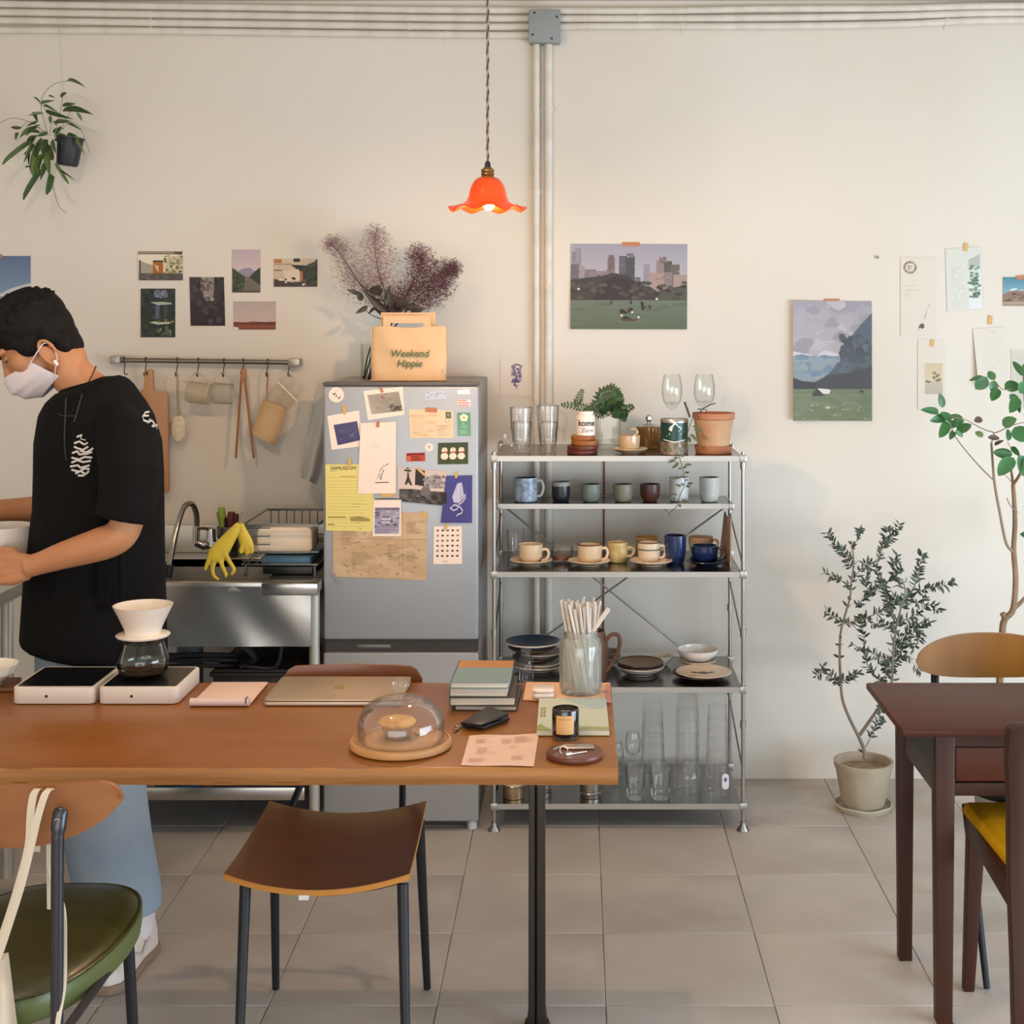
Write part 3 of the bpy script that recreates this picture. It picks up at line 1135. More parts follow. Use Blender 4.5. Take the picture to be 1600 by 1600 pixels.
def hang_jug(label, cx, cy, w, h, ang, m, hookx, hooky, mb_rim):
    t = thing('hanging_jug', label, 'jug', P(cx, cy + h / 2, HY - .03))
    s = HY / F
    c = P(cx, cy, HY - .035)
    r, hh = w * s / 2, h * s
    prof = [(0, 0), (r * .9, 0), (r * .98, hh * .08), (r, hh * .5), (r * .96, hh), (r * .92, hh), (r * .95, hh * .5), (r * .9, hh * .1), (0, hh * .05)]
    M = Matrix.Translation(c) @ Matrix.Rotation(math.radians(ang), 4, 'Y') @ Matrix.Translation((0, 0, -hh / 2))
    MB(M).lathe(prof, n=28).build('body', m, t)
    MB(M).lathe([(r * .985, hh * .985), (r * .985, hh * 1.01), (r * .94, hh * 1.01), (r * .94, hh * .985)], n=28, closed=True).build('rim', mb_rim, t)
    hk = P(hookx, hooky, HY - .01)
    pts = bez([P(cx - 9, cy - h * .36, HY - .03), P(cx - 9 + (hookx - cx) * .5, (cy - h / 2 + hooky) / 2 - 2, HY - .02), hk + Vector((0, -.012, .002)), P(cx + 11 + (hookx - cx) * .5, (cy - h / 2 + hooky) / 2 + 2, HY - .02), P(cx + 12, cy - h * .3, HY - .03)], 6)
    MB().tube(pts, .003, 8).build('handle', m, t)


hang_jug('milky hanging jug, left of two jugs on the rail', 310, 614, 34, 34, 98, M_frost, 310, 584, M_creamp)
hang_jug('clearer hanging jug, right of two jugs on the rail', 347, 615, 33, 30, 94, glass('jug_clear', '#fdfcfa', .6, haze=.14, haze_col='#fbf4e8'), 350, 584, glass('jug_rim', '#ffffff', .9, haze=.3, haze_col='#fff6e8'))

# wooden tongs
t = thing('wooden_tongs', 'long thin wooden tongs with a square head hanging open from the rail', 'tongs', P(380, 715, HY))
M_tong = mat('tong_wood', '#b07a53', 0.5)
a, b = P(375, 577, HY - .012), P(385, 597, HY)
MB().box(a.x, b.x, HY - .012, HY + .004, b.z, a.z).build('head', M_tong, t, bevel=.002)
for x1, x2 in ((377, 368.5), (383, 396.5)):
    p0, p1 = P(x1, 594, HY - .004), P(x2, 716, HY - .006)
    MB().tube([p0, p1], [.0045, .004], 4, flat=2.0).build('arm', M_tong, t)

# thin stick on the hook right of the tongs
MB().tube([P(419, 583, HY - .012), P(417.5, 600, HY - .006), P(417, 628, HY - .004)], [.002, .0032, .0028], 8).solo('skewer', M_tong, 'thin wooden stick hanging between the tongs and the beige pouch', 'stick')

# tilted pouch: clear upper part, beige paper inside
t = thing('filter_pouch', 'tilted clear pouch with beige filter papers hanging at the rail\'s right end', 'pouch', P(425, 697, HY))


def pouch(q, d0, d1):
    q = [P(x, y, HY - .01) for x, y in q]

    def fn(u, v):
        p = (q[0] * (1 - u) + q[1] * u) * (1 - v) + (q[3] * (1 - u) + q[2] * u) * v
        return p + Vector((0, -d0 * math.sin(PI * u) ** .6, 0))
    return MB().sheet(fn, 8, 8, lambda u, v: (0, d1 * math.sin(PI * u) ** .6 + .001, 0))


pouch([(411, 624), (449, 637), (430, 697), (393, 676)], .016, .03).build('paper_stack', mat('beige_paper', '#cdae84', .75, noise=(14, .35, .7), col2='#c29f72'), t)
pouch([(434, 598), (463, 628), (450, 641), (410, 622)], .014, .026).build('clear_top', glass('pouch_film', '#fbf9f4', .5, haze=.22, haze_col='#efe6d6', rough=.15), t)
pouch([(450, 582), (476, 606), (463, 626), (436, 598)], .008, .014).build('flap', glass('pouch_film2', '#fcfbf8', .5, haze=.12, haze_col='#f0e9dc', rough=.15), t)
MB().tube([P(434, 597, HY - .028), P(463, 626, HY - .028)], .003, 6).build('seam', mat('pouch_seam', '#f3e6d4', .3), t)
MB().tube([P(452, 585, HY - .012), P(455, 590, HY - .012)], .0015, 6).build('loop', M_hook, t)

# grey cloth hanging beside the fridge
M_cloth = mat('grey_cloth', '#b9b7b0', 0.95, spec=.1, bump=(90, .1))


def cloth(u, v):
    xl = 497 - 26 * v ** .8 if v < .55 else 480.5 - 10 * math.sin((v - .55) * 3.4)
    xr = 506 + 25 * (1 - v) ** .3
    x = xl * (1 - u) + xr * u
    y = 598 + (748 + 24 * u * u) * v - 598 * v
    Y = 4.92 + .035 * math.sin(u * 9 + v * 2) * v
    return P(x, y, Y)


MB().sheet(cloth, 22, 20, (0, .004, 0)).solo('dish_cloth', M_cloth, 'pale grey dish cloth hanging beside the left side of the fridge', 'cloth', smooth=70)

# ------------------------------------------------------------------ hanging plant
M_leafA = mat('leaf_green', '#4d6a38', 0.45, noise=(9, .35, .65), col2='#3b5630', trans=0)
M_leafA2 = mat('leaf_green_light', '#6b8248', 0.45, noise=(9, .35, .65), col2='#55703a')
M_stemg = mat('pale_green_stem', '#8c8a68', 0.6)


def leaf_mesh(name, m, prof, fold=.25, droop=.15, n=6):
    """Leaf along +X from 0 to 1, width along Y, facing +Z."""
    vs_, fs_ = [], []
    for i in range(n + 1):
        u = i / n
        w = prof(u)
        z = -droop * u * u
        for k, q in ((-1, w * fold), (0, 0), (1, w * fold)):
            vs_.append((u, k * w, z + q))
    for i in range(n):
        for k in range(2):
            a = i * 3 + k
            fs_.append((a, a + 3, a + 4, a + 1))
    mb = MB()
    mb.add(vs_, fs_)
    return mb.mesh(name, m, smooth=60, fix=False)


def put_leaf(name, me, root, base, tip, width, face=(0, -1, 0), roll=0.0):
    """Leaf object of mesh me from base to tip; face = direction its upper side looks."""
    x = (tip - base)
    L = x.length
    x.normalize()
    z = Vector(face) - x * x.dot(Vector(face))
    z.normalize()
    y = z.cross(x)
    R_ = Matrix((x, y, z)).transposed()
    R_ = R_ @ Matrix.Rotation(roll, 3, 'X')
    M = R_.to_4x4() @ Matrix.Diagonal((L, width, L, 1))
    M.translation = base - Vector(root.location)
    o = bpy.data.objects.new(name, me)
    COL.objects.link(o)
    o.parent = root
    o.matrix_basis = M
    return o


lance = lambda u: .5 * math.sin(PI * min(1, u ** .8)) ** .9 + .02 * (1 - u)
strap = lambda u: .5 * min(1, u * 6 + .15) * (1 - .55 * u ** 6) * (1 if u < .97 else .6)
LA = [leaf_mesh('leaf', m, lance, .3, d) for m, d in ((M_leafA, .12), (M_leafA2, .2), (M_leafA, .02))]
LS = [leaf_mesh('leaf', m, strap, .2, d) for m, d in ((M_leafA, .1), (M_leafA2, .05))]
VY = 4.90
t = thing('hanging_plant', 'leafy trailing plant in a small black pot hung by a string from the conduits', 'plant', P(100, 258, VY))
M_pot = mat('black_nursery_pot', '#23232b', 0.5)
k = VY / F
c = P(105, 259, VY)
MB(Matrix.Translation(c) @ Matrix.Rotation(.12, 4, 'Y')).lathe([(0, 0), (.032, 0), (.036, .006), (.043, .088), (.046, .09), (.046, .098), (.041, .098), (.034, .01), (0, .008)], n=24).build('pot', M_pot, t)
MB().ball(P(104, 219, VY), (.04, .04, .01), 14, 8).build('soil', mat('potting_soil', '#4a3c2e', .95), t)
for dx in (-18, 18):
    MB().tube([P(92, 44, VY + .13), P(97, 130, VY + .05), P(104 + dx, 219, VY + .0)], .0008, 5).build('string', mat('nylon_string', '#c9c1b4', .6), t)
rl = random.Random(11)
hp = [((245, 640), (212, 600), 11), ((250, 648), (326, 626), 13), ((390, 662), (475, 648), 15), ((390, 697), (572, 690), 13), ((478, 702), (517, 756), 12), ((385, 612), (418, 578), 9), ((285, 690), (438, 742), 17),
      ((275, 712), (176, 714), 13), ((205, 700), (238, 766), 15), ((312, 720), (318, 776), 14), ((270, 660), (350, 690), 11), ((300, 600), (345, 612), 8), ((140, 797), (62, 796), 14), ((235, 800), (104, 852), 26),
      ((250, 832), (176, 824), 10), ((205, 888), (12, 1022), 24, 1), ((225, 860), (176, 930), 17), ((255, 890), (196, 1086), 34, 1), ((285, 870), (262, 965), 36), ((245, 980), (198, 1092), 40), ((275, 1050), (136, 1246), 24, 1),
      ((312, 935), (308, 1090), 20, 1), ((318, 1090), (297, 1206), 26, 1), ((345, 1020), (428, 1148), 13, 1), ((380, 1060), (462, 1122), 6), ((425, 778), (500, 800), 9), ((385, 790), (338, 842), 14), ((395, 860), (412, 955), 26),
      ((478, 845), (522, 962), 12), ((188, 940), (146, 968), 10), ((182, 945), (178, 1022), 11), ((420, 505), (522, 520), 9), ((230, 760), (160, 790), 10), ((300, 830), (230, 850), 18), ((340, 840), (430, 860), 20), ((160, 1048), (200, 1040), 8),
      ((330, 760), (440, 765), 9), ((290, 900), (330, 1000), 26, 1), ((120, 830), (100, 875), 15), ((260, 860), (215, 1000), 30), ((300, 870), (275, 1040), 28), ((235, 850), (160, 900), 18), ((330, 870), (345, 960), 18), ((270, 960), (225, 1075), 28), ((225, 790), (160, 850), 20), ((330, 830), (395, 800), 16), ((345, 780), (420, 740), 12), ((250, 780), (190, 830), 16), ((300, 1000), (250, 1120), 22), ((215, 900), (150, 1000), 16), ((420, 840), (480, 850), 16)]
for i, h in enumerate(hp):
    (bx, by), (tx, ty), w = h[:3]
    if w > 28 and len(h) < 4:
        w *= .7
    dY = rl.uniform(-.07, .06)
    b = P(bx / 4, by / 4, VY + dY * .4 - (.05 if bx > 320 and by > 840 else 0))
    e = P(tx / 4, ty / 4, VY + dY - .03 - (.05 if bx > 320 and by > 840 else 0))
    me = LS[i % 2] if len(h) > 3 else LA[i % 3]
    put_leaf('leaf', me, t, b, e, w / 4 * k * 1.6, (rl.uniform(-.5, .5), -1, rl.uniform(-.1, .7)), rl.uniform(-.4, .4))
for pts in ([(300, 840), (255, 640), (330, 530), (440, 505)], [(340, 860), (385, 660), (390, 600)], [(300, 850), (200, 770), (80, 738), (0, 770)], [(310, 850), (320, 740), (290, 690), (245, 640)], [(340, 860), (430, 770), (500, 800), (562, 955)],
            [(320, 1080), (340, 1200), (370, 1290), (420, 1335)], [(290, 870), (215, 900), (160, 960)], [(350, 870), (440, 700), (480, 690)], [(250, 800), (180, 760), (130, 800)]):
    MB().tube(bez([P(x / 4, y / 4, VY - .02) for x, y in pts], 5), .0012, 5).build('stem', M_stemg, t)

# ------------------------------------------------------------------ stainless sink unit
SZ, SY0, SY1 = 0.80, 4.505, 5.07
sxl = -1.70
sxr = P(498, 0, SY0).x
t = thing('sink_unit', 'stainless steel sink unit with a deep front apron, between the person and the fridge', 'sink', ((sxl + sxr) / 2, SY0, 0))


def zy(py, Y):
    return H - (py - CY) * Y / F


z_ap = zy(1010, SY0)
bx0, bx1 = P(205, 0, SY0).x, P(410, 0, SY0).x     # basin
top = MB()
top.box(bx1, sxr, SY0, SY1, SZ - .03, SZ)                          # drainboard
top.box(sxl, bx0, SY0, SY1, SZ - .03, SZ)
top.box(bx0, bx1, SY0, SY0 + .03, SZ - .03, SZ).box(bx0, bx1, SY1 - .12, SY1, SZ - .03, SZ)
M_wt = mat('worktop_steel', '#c6c4bd', .34, 1.0, noise=(5, .3, .7), col2='#b4b2aa')
top.build('worktop', M_wt, t, bevel=.002)
bs = MB().box(bx0, bx1, SY0 + .03, SY1 - .12, SZ - .2, SZ - .195)
bs.box(bx0 - .002, bx0, SY0 + .03, SY1 - .12, SZ - .2, SZ - .002).box(bx1, bx1 + .002, SY0 + .03, SY1 - .12, SZ - .2, SZ - .002)
bs.box(bx0, bx1, SY0 + .028, SY0 + .03, SZ - .2, SZ - .002).box(bx0, bx1, SY1 - .12, SY1 - .118, SZ - .2, SZ - .002)
bs.build('basin', mat('basin_steel', '#a5a49d', .5, .6), t)
MB().box(sxl, sxr, SY1 - .002, SY1 + .012, SZ, zy(820, SY1)).build('backsplash', M_wt, t, bevel=.003)
ra = random.Random(5)


def apron(u, v):      # gently rippled sheet steel
    x = sxl + .01 + (P(486, 0, SY0).x - sxl - .01) * u
    z = z_ap + (SZ - .012 - z_ap) * v
    return Vector((x, SY0 - .002 + .0035 * math.sin(u * 11 + 1.1 * v) * math.sin(v * PI) + .002 * math.sin(u * 23 + 4 * v), z))


MB().sheet(apron, 60, 12, (0, .012, 0)).build('front_apron', M_steel, t, smooth=60)
a = P(410, 0, SY0).x
MB().box(a, sxr, SY0 - .018, SY0 + .004, zy(929, SY0), SZ + .001).build('counter_lip', M_steel, t, bevel=.003)
xr0, xr1 = P(484, 0, SY0).x, P(495, 0, SY0).x
for x, y in (((xr0 + xr1) / 2, SY0 + .02), (sxl + .03, SY0 + .02), ((xr0 + xr1) / 2, SY1 - .04), (sxl + .03, SY1 - .04)):
    MB().cyl((x, y, 0.03), (x, y, SZ - .03), .0165, n=16).cyl((x, y, 0), (x, y, .03), .022, .019, 16).build('leg', mat('galvanised_leg', '#b6b4aa', .4, .6), t)
zs0, zs1 = zy(1249, SY0 + .02), zy(1229, SY0 + .02)
MB().box(sxl, P(475, 0, SY0).x, SY0 + .01, SY1 - .02, zs0, zs1).build('lower_shelf', M_steel, t, bevel=.002)
MB().cyl(P(297, 1005, 4.72), P(297, 1150, 4.72), .042, n=20).build('drain_pipe', mat('grey_drain', '#6f716f', .55), t)
for yy in (1023, 1031, 1040):
    MB().tube([P(250, yy + 1, 4.62), P(320, yy, 4.62), P(372, yy + 1, 4.66)], .008, 8).build('hose', M_black, t)
MB().tube(bez([P(372, 1020, 4.62), P(382, 1012, 4.6), P(398, 1030, 4.62), P(375, 1042, 4.62)], 5), .012, 8).build('valve', M_black, t)
MB().tube(bez([P(440, 1008, 4.6), P(437, 1030, 4.6), P(425, 1044, 4.6), P(380, 1040, 4.6)], 6), .007, 8).build('hose', M_black, t)
# dark crates and a blue box on the lower shelf
MB().box(P(335, 0, 4.62).x, P(470, 0, 4.62).x, 4.6, 4.95, zs1 + .002, zy(1046, 4.6)).box(P(330, 0, 4.62).x, P(474, 0, 4.62).x, 4.59, 4.96, zy(1058, 4.6), zy(1050, 4.6)).solo(
    'storage_bin', mat('dark_bin', '#1d1715', .6), 'dark storage bin on the shelf under the sink', 'bin', bevel=.006)
MB().box(P(243, 0, 4.55).x, P(302, 0, 4.55).x, 4.53, 4.75, zs1 + .001, zs1 + .05).box(P(241, 0, 4.55).x, P(304, 0, 4.55).x, 4.528, 4.752, zs1 + .04, zs1 + .052).solo(
    'blue_box', mat('blue_plastic', '#2c6285', .4), 'blue plastic box on the sink\'s lower shelf, just under the table edge', 'box', bevel=.004)

# faucet
t = thing('faucet', 'wall-mounted chrome faucet with a tall gooseneck spout over the sink', 'faucet', P(320, 850, 5.0))
FY = 4.93
M_tap = mat('tap_metal', '#a29a92', 0.22, 1.0)
pts = bez([P(306, 846, FY), P(307.5, 820, FY), P(306, 800, FY - .02), P(299, 787, FY - .05), P(288, 792, FY - .1), P(279, 815, FY - .14), P(272, 845, FY - .17), P(264, 885, FY - .2)], 7)
MB().tube(pts, .0095, 12).build('spout', M_tap, t)
MB().cyl(P(306, 848, FY), P(307, 822, FY), .0125, n=14).build('collar', M_chrome, t)
MB().cyl(P(264.5, 882, FY - .2), P(262, 902, FY - .205), .015, .014, n=14).build('nozzle', M_black, t)
MB().tube([P(306, 848, FY), P(318, 852, FY), P(332, 848, FY + .02)], [.013, .017, .017], 12).cyl(P(332, 846, FY), P(332, 846, SY1 + .003), .02, n=14).build('valve_body', M_tap, t)
MB().cyl(P(330, 846, FY), P(330, 826, FY), .018, .014, n=14).tube([P(330, 827, FY), P(318, 825, FY - .02), P(306, 826, FY - .05)], [.008, .006, .006], 8).build('lever', M_chrome, t)

# utensil cup with handles, on the sink's back ledge
t = thing('utensil_cup', 'steel cup holding a green and a dark red handled tool behind the rubber gloves', 'utensil holder', P(357, 868, 4.99))
zc_ = SZ
xc_ = P(356, 0, 4.99).x
MB().lathe([(0, 0), (.035, 0), (.037, .105), (.034, .105), (.032, .006), (0, .005)], (xc_, 4.99, zc_ + .001), 20).build('cup', M_steel_dull, t)
for (x0, y0, x1, y1, r, c) in ((350, 850, 346, 793, .014, '#8aa33a'), (356, 850, 349, 803, .009, '#2a1a17'), (358, 850, 362, 800, .016, '#5c2320'), (362, 850, 370, 803, .010, '#43231f'), (350, 850, 339, 800, .004, '#8f8f88'), (362, 850, 378, 800, .003, '#b3b3ac')):
    p0, p1 = P(x0, y0, 4.985), P(x1, y1, 4.985)
    p0.z = max(p0.z, zc_ + .02)
    MB().tube([p0, p0.lerp(p1, .45), p0.lerp(p1, .8), p1], [r * .4, r * .6, r, r * .75], 10).build('tool', mat('tool_' + c[1:], c, .5), t)

# dish rack
t = thing('dish_rack', 'chrome wire dish rack on the sink\'s drainboard', 'dish rack', P(440, 890, 4.7))
M_wire = mat('rack_wire', '#8b8a86', .25, 1.0)
ry0, ry1 = 4.60, 4.97
rx0, rx1 = P(378, 0, ry0).x, P(496, 0, ry0).x
zt, zb = SZ + .165, SZ + .04
mb = MB()
for z in (zt, zb + .04, zb):
    q = [(rx0, ry0, z), (rx1, ry0, z), (rx1, ry1, z), (rx0, ry1, z), (rx0, ry0, z)]
    for a_, b_ in zip(q, q[1:]):
        mb.tube([a_, b_], .003 if z != zt else .004, 6)
mb.build('rim_wire', M_wire, t)
for i in range(5):
    z = zb + .012 + i * .026
    MB().tube([(rx0, ry0, z), (rx0 + .09, ry0, z)], .002, 6).build('side_wire', M_wire, t)
mb = MB()
for i in range(9):
    x = rx0 + (rx1 - rx0) * (i + .5) / 9
    mb.tube([(x, ry0, zb), (x, ry1, zb)], .002, 5)
    mb.tube([(x, ry1, zb), (x, ry1, zt)], .002, 5)
mb.build('wire_grid', M_wire, t, kind='stuff')
for x in (rx0 + .01, rx1 - .01):
    for y in (ry0 + .01, ry1 - .01):
        MB().tube([(x, y, SZ + .001), (x, y, zb)], .005, 8).build('foot', M_wire, t)
MB().box(rx0 + .06, rx1 - .02, ry0 + .03, ry1 - .03, SZ + .004, SZ + .03).build('drip_tray', mat('black_tray', '#121312', .4), t, bevel=.004)
# things in the rack
MB().prism([Vector((x, 4.635, z)) for x, z in rrect(P(400, 0, 4.63).x, P(487, 0, 4.63).x, zy(866, 4.63), zy(825, 4.63), .02)], (0, .10, 0)).solo('plastic_tub', mat('ivory_plastic', '#e3cfb4', .45), 'ivory plastic tub lying in the dish rack', 'tub', bevel=.008, seg=3)
MB().box(P(409, 0, 4.63).x, P(487, 0, 4.63).x, 4.615, 4.9, zy(884, 4.615), zy(870, 4.615)).solo('blue_tray', mat('blue_tray', '#3b6276', .4), 'blue tray flat in the dish rack under the ivory tub', 'tray', bevel=.005)
# rubber gloves hung over the rack's corner
M_glove = mat('yellow_rubber', '#c9aa2f', 0.5, noise=(18, .3, .7), col2='#d9bf3d')
t = thing('rubber_gloves', 'pair of yellow rubber gloves draped over the corner of the dish rack', 'gloves', P(358, 905, 4.57))
GY = 4.565


def glove(name, cuff, palm, fingers, thumb, dY):
    mb = MB()
    pts = [P(x, y, GY + dY) for x, y, _ in cuff]
    mb.tube(bez(pts, 4), [r * .8 * GY / F for r in _interp([c_[2] for c_ in cuff], 4)], 12, flat=.42, up=(1, 0, 0))
    for f in fingers:
        mb.tube(bez([P(x, y, GY + dY - .004) for x, y in f], 4), [.0085 - .0025 * i / (4 * (len(f) - 1)) for i in range(4 * (len(f) - 1) + 1)], 10, flat=.8)
        mb.ball(P(*f[-1], GY + dY - .004), .0062, 10, 6)
    remesh(mb, name, M_glove, .0035, t, 3)


def _interp(vals, n):
    out_ = []
    for a_, b_ in zip(vals, vals[1:]):
        out_ += [a_ + (b_ - a_) * i / n for i in range(n)]
    return out_ + [vals[-1]]


glove('glove', [(374, 818, 6), (364, 833, 12), (350, 852, 17), (340, 866, 19), (336, 876, 17)], None,
      [[(330, 866), (324, 880), (321, 889)], [(337, 872), (332, 888), (334, 900), (340, 905)], [(344, 872), (347, 884), (352, 895), (353, 900)], [(352, 866), (360, 880), (366, 890), (362, 897)]], None, 0)
glove('glove', [(374, 818, 8), (378, 832, 12), (384, 846, 14), (388, 858, 13)], None, [[(380, 852), (376, 860), (377, 863)], [(386, 856), (386, 864), (386, 866)], [(392, 852), (394, 860), (393, 863)]], None, .028)

# ------------------------------------------------------------------ side work table on the left
t = thing('work_table', 'stainless steel work table at the left edge in front of the person', 'table', (-2.0, 3.9, 0))
xe = -1.635
MB().box(-2.45, xe, 3.66, 4.26, .812, .85).build('tabletop', M_wt, t, bevel=.003)
for x, y in ((xe - .03, 4.2), (xe - .03, 3.7), (-2.42, 4.2), (-2.42, 3.7)):
    MB().cyl((x, y, 0), (x, y, .812), .018, n=14).build('leg', mat('galvanised_leg', '#b6b4aa', .4, .6), t)
MB().box(-2.44, xe - .02, 3.68, 4.21, .3, .33).build('lower_shelf', M_steel_dull, t, bevel=.003)

# ------------------------------------------------------------------ fridge
FYd = 4.565
fx0, fx1 = P(505, 0, FYd).x, P(747.5, 0, FYd).x
zt_ = zy(597, FYd)
M_fr = mat('silver_fridge_door', '#a9adb1', 0.42, 0.35, noise=(1.5, .3, .7), col2='#a2a5a8')
M_frs = mat('fridge_side', '#8f8880', 0.55)
M_frd = mat('fridge_trim', '#5a5350', 0.5)
t = thing('fridge', 'silver two-door fridge covered with taped papers, the tote bag standing on it', 'fridge', ((fx0 + fx1) / 2, FYd, 0))
MB().box(fx0 + .003, fx1 - .003, FYd + .055, WY - .03, .05, zt_ - .004).build('body', M_frs, t, bevel=.004)
zu0 = zy(1000, FYd)
MB().box(fx0, fx1, FYd, FYd + .05, zu0, zt_ - .012).build('upper_door', M_fr, t, bevel=.008, seg=3)
MB().box(fx0 - .001, fx1 + .001, FYd - .004, FYd + .052, zt_ - .012, zt_).build('top_trim', M_frd, t, bevel=.003)
zl1 = zy(1020, FYd)
zl0 = zy(1284, FYd)
lo = MB().box(fx0, fx1, FYd, FYd + .05, zl0, zl1).build('lower_door', mat('silver_fridge_shaded', '#9d9c9b', .45, .3), t, bevel=.006, seg=3)  # same silver as the upper door, with the dimmer light painted into its colour
MB().box(fx0 + .004, fx1 - .004, FYd + .012, FYd + .05, zl1 + .001, zu0 - .001).build('handle_recess', mat('dark_recess', '#39342f', .5), t)
MB().box(P(557, 0, FYd).x, P(610, 0, FYd).x, FYd + .008, FYd + .02, zy(1014, FYd), zy(1008, FYd)).build('handle_strip', mat('strip_grey', '#77746f', .3, .5), t, bevel=.001)
for x in (fx0 + .03, fx1 - .022):
    MB().cyl((x, FYd + .04, 0), (x, FYd + .04, .06), .012, n=14).cyl((x, FYd + .04, .0), (x, FYd + .04, .02), .016, n=14).build('foot', mat('white_foot', '#d6d6d6', .4), t)
for x in (fx0 + .03, fx1 - .03):
    MB().cyl((x, 5.0, 0), (x, 5.0, .06), .014, n=10).build('foot', M_black, t)
MB().box(fx0 + .05, fx1 - .05, FYd + .08, 5.0, .03, .052).build('base_plate', M_black, t)

# ---- papers on the fridge door
YF = FYd
FG = .0012


def fr(name, label, cat, quad, shapes=None, back=None, tape=None, gap=FG, **kw):
    return sheet_on(name, label, cat, quad, YF, shapes, back, tape, 'papers on the fridge door', gap=gap, **kw)


M_pinkpaper = mat('warm_white_paper', '#f0dccb', .8, spec=.2)


def fr_text(txt, size_px, cx, cy, col, parent, gap, bold=0, ang=0):
    s = YF / F
    a_ = math.radians(ang)
    M = vert_frame(P(cx, cy, YF - gap), (math.cos(a_), 0, math.sin(a_)), (-math.sin(a_), 0, math.cos(a_)))
    return text_mesh(txt, size_px * s * 1.35, mat('ink_' + col[1:], col, .7), 'lettering', parent, M, bold=bold)


def disc_sticker(label, cx, cy, r, shapes, back, gap=FG):
    s = YF / F
    c = P(cx, cy, YF - gap)
    t_ = thing('round_sticker', label, 'sticker', c, 'papers on the fridge door')
    MB().prism([c + Vector((math.cos(2 * PI * i / 28), 0, math.sin(2 * PI * i / 28))) * r * s for i in range(28)], (0, -.0005, 0)).build('paper', back, t_)
    pr = Print(P(cx - r, cy - r, YF - gap), P(cx + r, cy - r, YF) - P(cx - r, cy - r, YF), P(cx - r, cy + r, YF) - P(cx - r, cy - r, YF), (0, -1, 0), base=.0007)
    shapes(pr, random.Random(cx))
    pr.build('picture', t_)


def d_st1(p, r):
    p.poly('#3a3634', [(.25, .45), (.42, .36), (.48, .42), (.32, .52)])
    p.blobs(r, ['#a68a8e', '#8b7a80'], 7, .5, .45, .75, .75, .07, .08)
    p.poly('#b9aaa6', [(.36, .3), (.5, .2), (.62, .24), (.5, .24)])


disc_sticker('round white sticker at the fridge\'s top left corner', 525.5, 617, 12, d_st1, M_pinkpaper)


def d_st2(p, r):
    p.disc('#a48f8c', .5, .42, .12, .14)
    p.poly('#c4b4ae', [(.35, .6), (.65, .58), (.6, .66), (.4, .68)])


disc_sticker('tiny round white sticker above the red label', 670.5, 699, 6.5, d_st2, M_pinkpaper)


def d_pola1(p, r):
    p.poly(['#a1968a', '#b0a393', '#8a8272', '#9b9080'], [(.09, .15), (.11, .82), (.9, .82), (.88, .15)])
    p.poly('#a4504a', [(.42, .22), (.46, .26), (.56, .19), (.57, .27), (.5, .33), (.43, .32)])
    p.blobs(r, ['#5d584c', '#4a4740', '#6d675a'], 14, .62, .55, .85, .78, .07, .06)
    p.blobs(r, ['#a79b8b', '#958a7c'], 10, .15, .2, .8, .75, .09, .05)


fr('photo_card', 'tilted white-framed photo card at the fridge\'s top, brown tape', 'card', [(567.5, 611), (629.5, 604), (632, 648), (575, 656.5)], d_pola1, M_pinkpaper, [(596, 609, 4, 9, -28, M_tape_brown)])


def d_pola2(p, r):
    p.poly(['#4b4867', '#423f66', '#49466c', '#524e70'], [(.16, .29), (.21, .9), (.93, .87), (.9, .3)])
    p.poly('#7d7a98', [(.62, .68), (.68, .65), (.74, .69), (.68, .72)])
    p.blobs(r, ['#5f5c80', '#6a6787'], 7, .25, .4, .85, .8, .05, .03)
    p.lines(r, '#77749a', .3, .75, .5, .56, 2, .006)


# torn-edged frame
t2 = fr('photo_card', 'torn white-framed card with a navy square, left of the tall white sheet', 'card', [(511.5, 650), (561, 641), (567, 697), (518, 703)], d_pola2, M_pinkpaper, [(538, 640, 5, 15, -4, M_tape_yellow)])


def d_tall(p, r):
    p.lines(r, '#bcaea6', .3, .6, .3, .36, 4, .003, (.6, 1))
    p.poly('#3d3634', [(.48, .845), (.86, .845), (.86, .858), (.48, .858)])
    for a_ in ([(.5, .82), (.58, .72), (.6, .74)], [(.56, .74), (.62, .64), (.66, .65)], [(.6, .68), (.7, .6), (.72, .61)], [(.68, .64), (.82, .58), (.83, .6)], [(.54, .8), (.68, .72), (.7, .74)], [(.62, .76), (.7, .66), (.72, .69)], [(.6, .82), (.64, .74), (.67, .8)]):
        p.poly(r.choice(['#8f8583', '#a1969a', '#7d7573']), a_)


fr('paper_sheet', 'tall white sheet with a small sketch and a black bar on the fridge', 'paper', [(563.5, 661), (619, 659), (618.5, 771), (559, 771.5)], d_tall, M_pinkpaper,
   [(590.5, 663, 5, 9, 2, M_tape_brown)], gap=.0060)


def d_post(p, r):
    p.blobs(r, ['#e3c6a2', '#dab98f'], 14, .05, .05, .95, .95, .14, .08)
    p.lines(r, '#cda982', .06, .48, .2, .86, 10, .012)
    p.rect('#5b5f4c', .83, .06, .95, .28)
    p.rect('#848a74', .86, .1, .92, .22)
    p.disc('#c6a78a', .86, .36, .06, .08)
    p.disc('#e6c9a5', .86, .36, .045, .06)
    p.lines(r, '#a98c70', .62, .95, .55, .86, 4, .012)


M_post = mat('aged_postcard', '#e5c9a6', .8)
fr('postcard', 'aged beige postcard with a stamp, upper right of the fridge', 'card', [(639, 639.5), (708, 641), (709, 685), (640.5, 684.5)], d_post, M_post, [(674, 640.5, 18, 7, 3, M_tape_brown)])


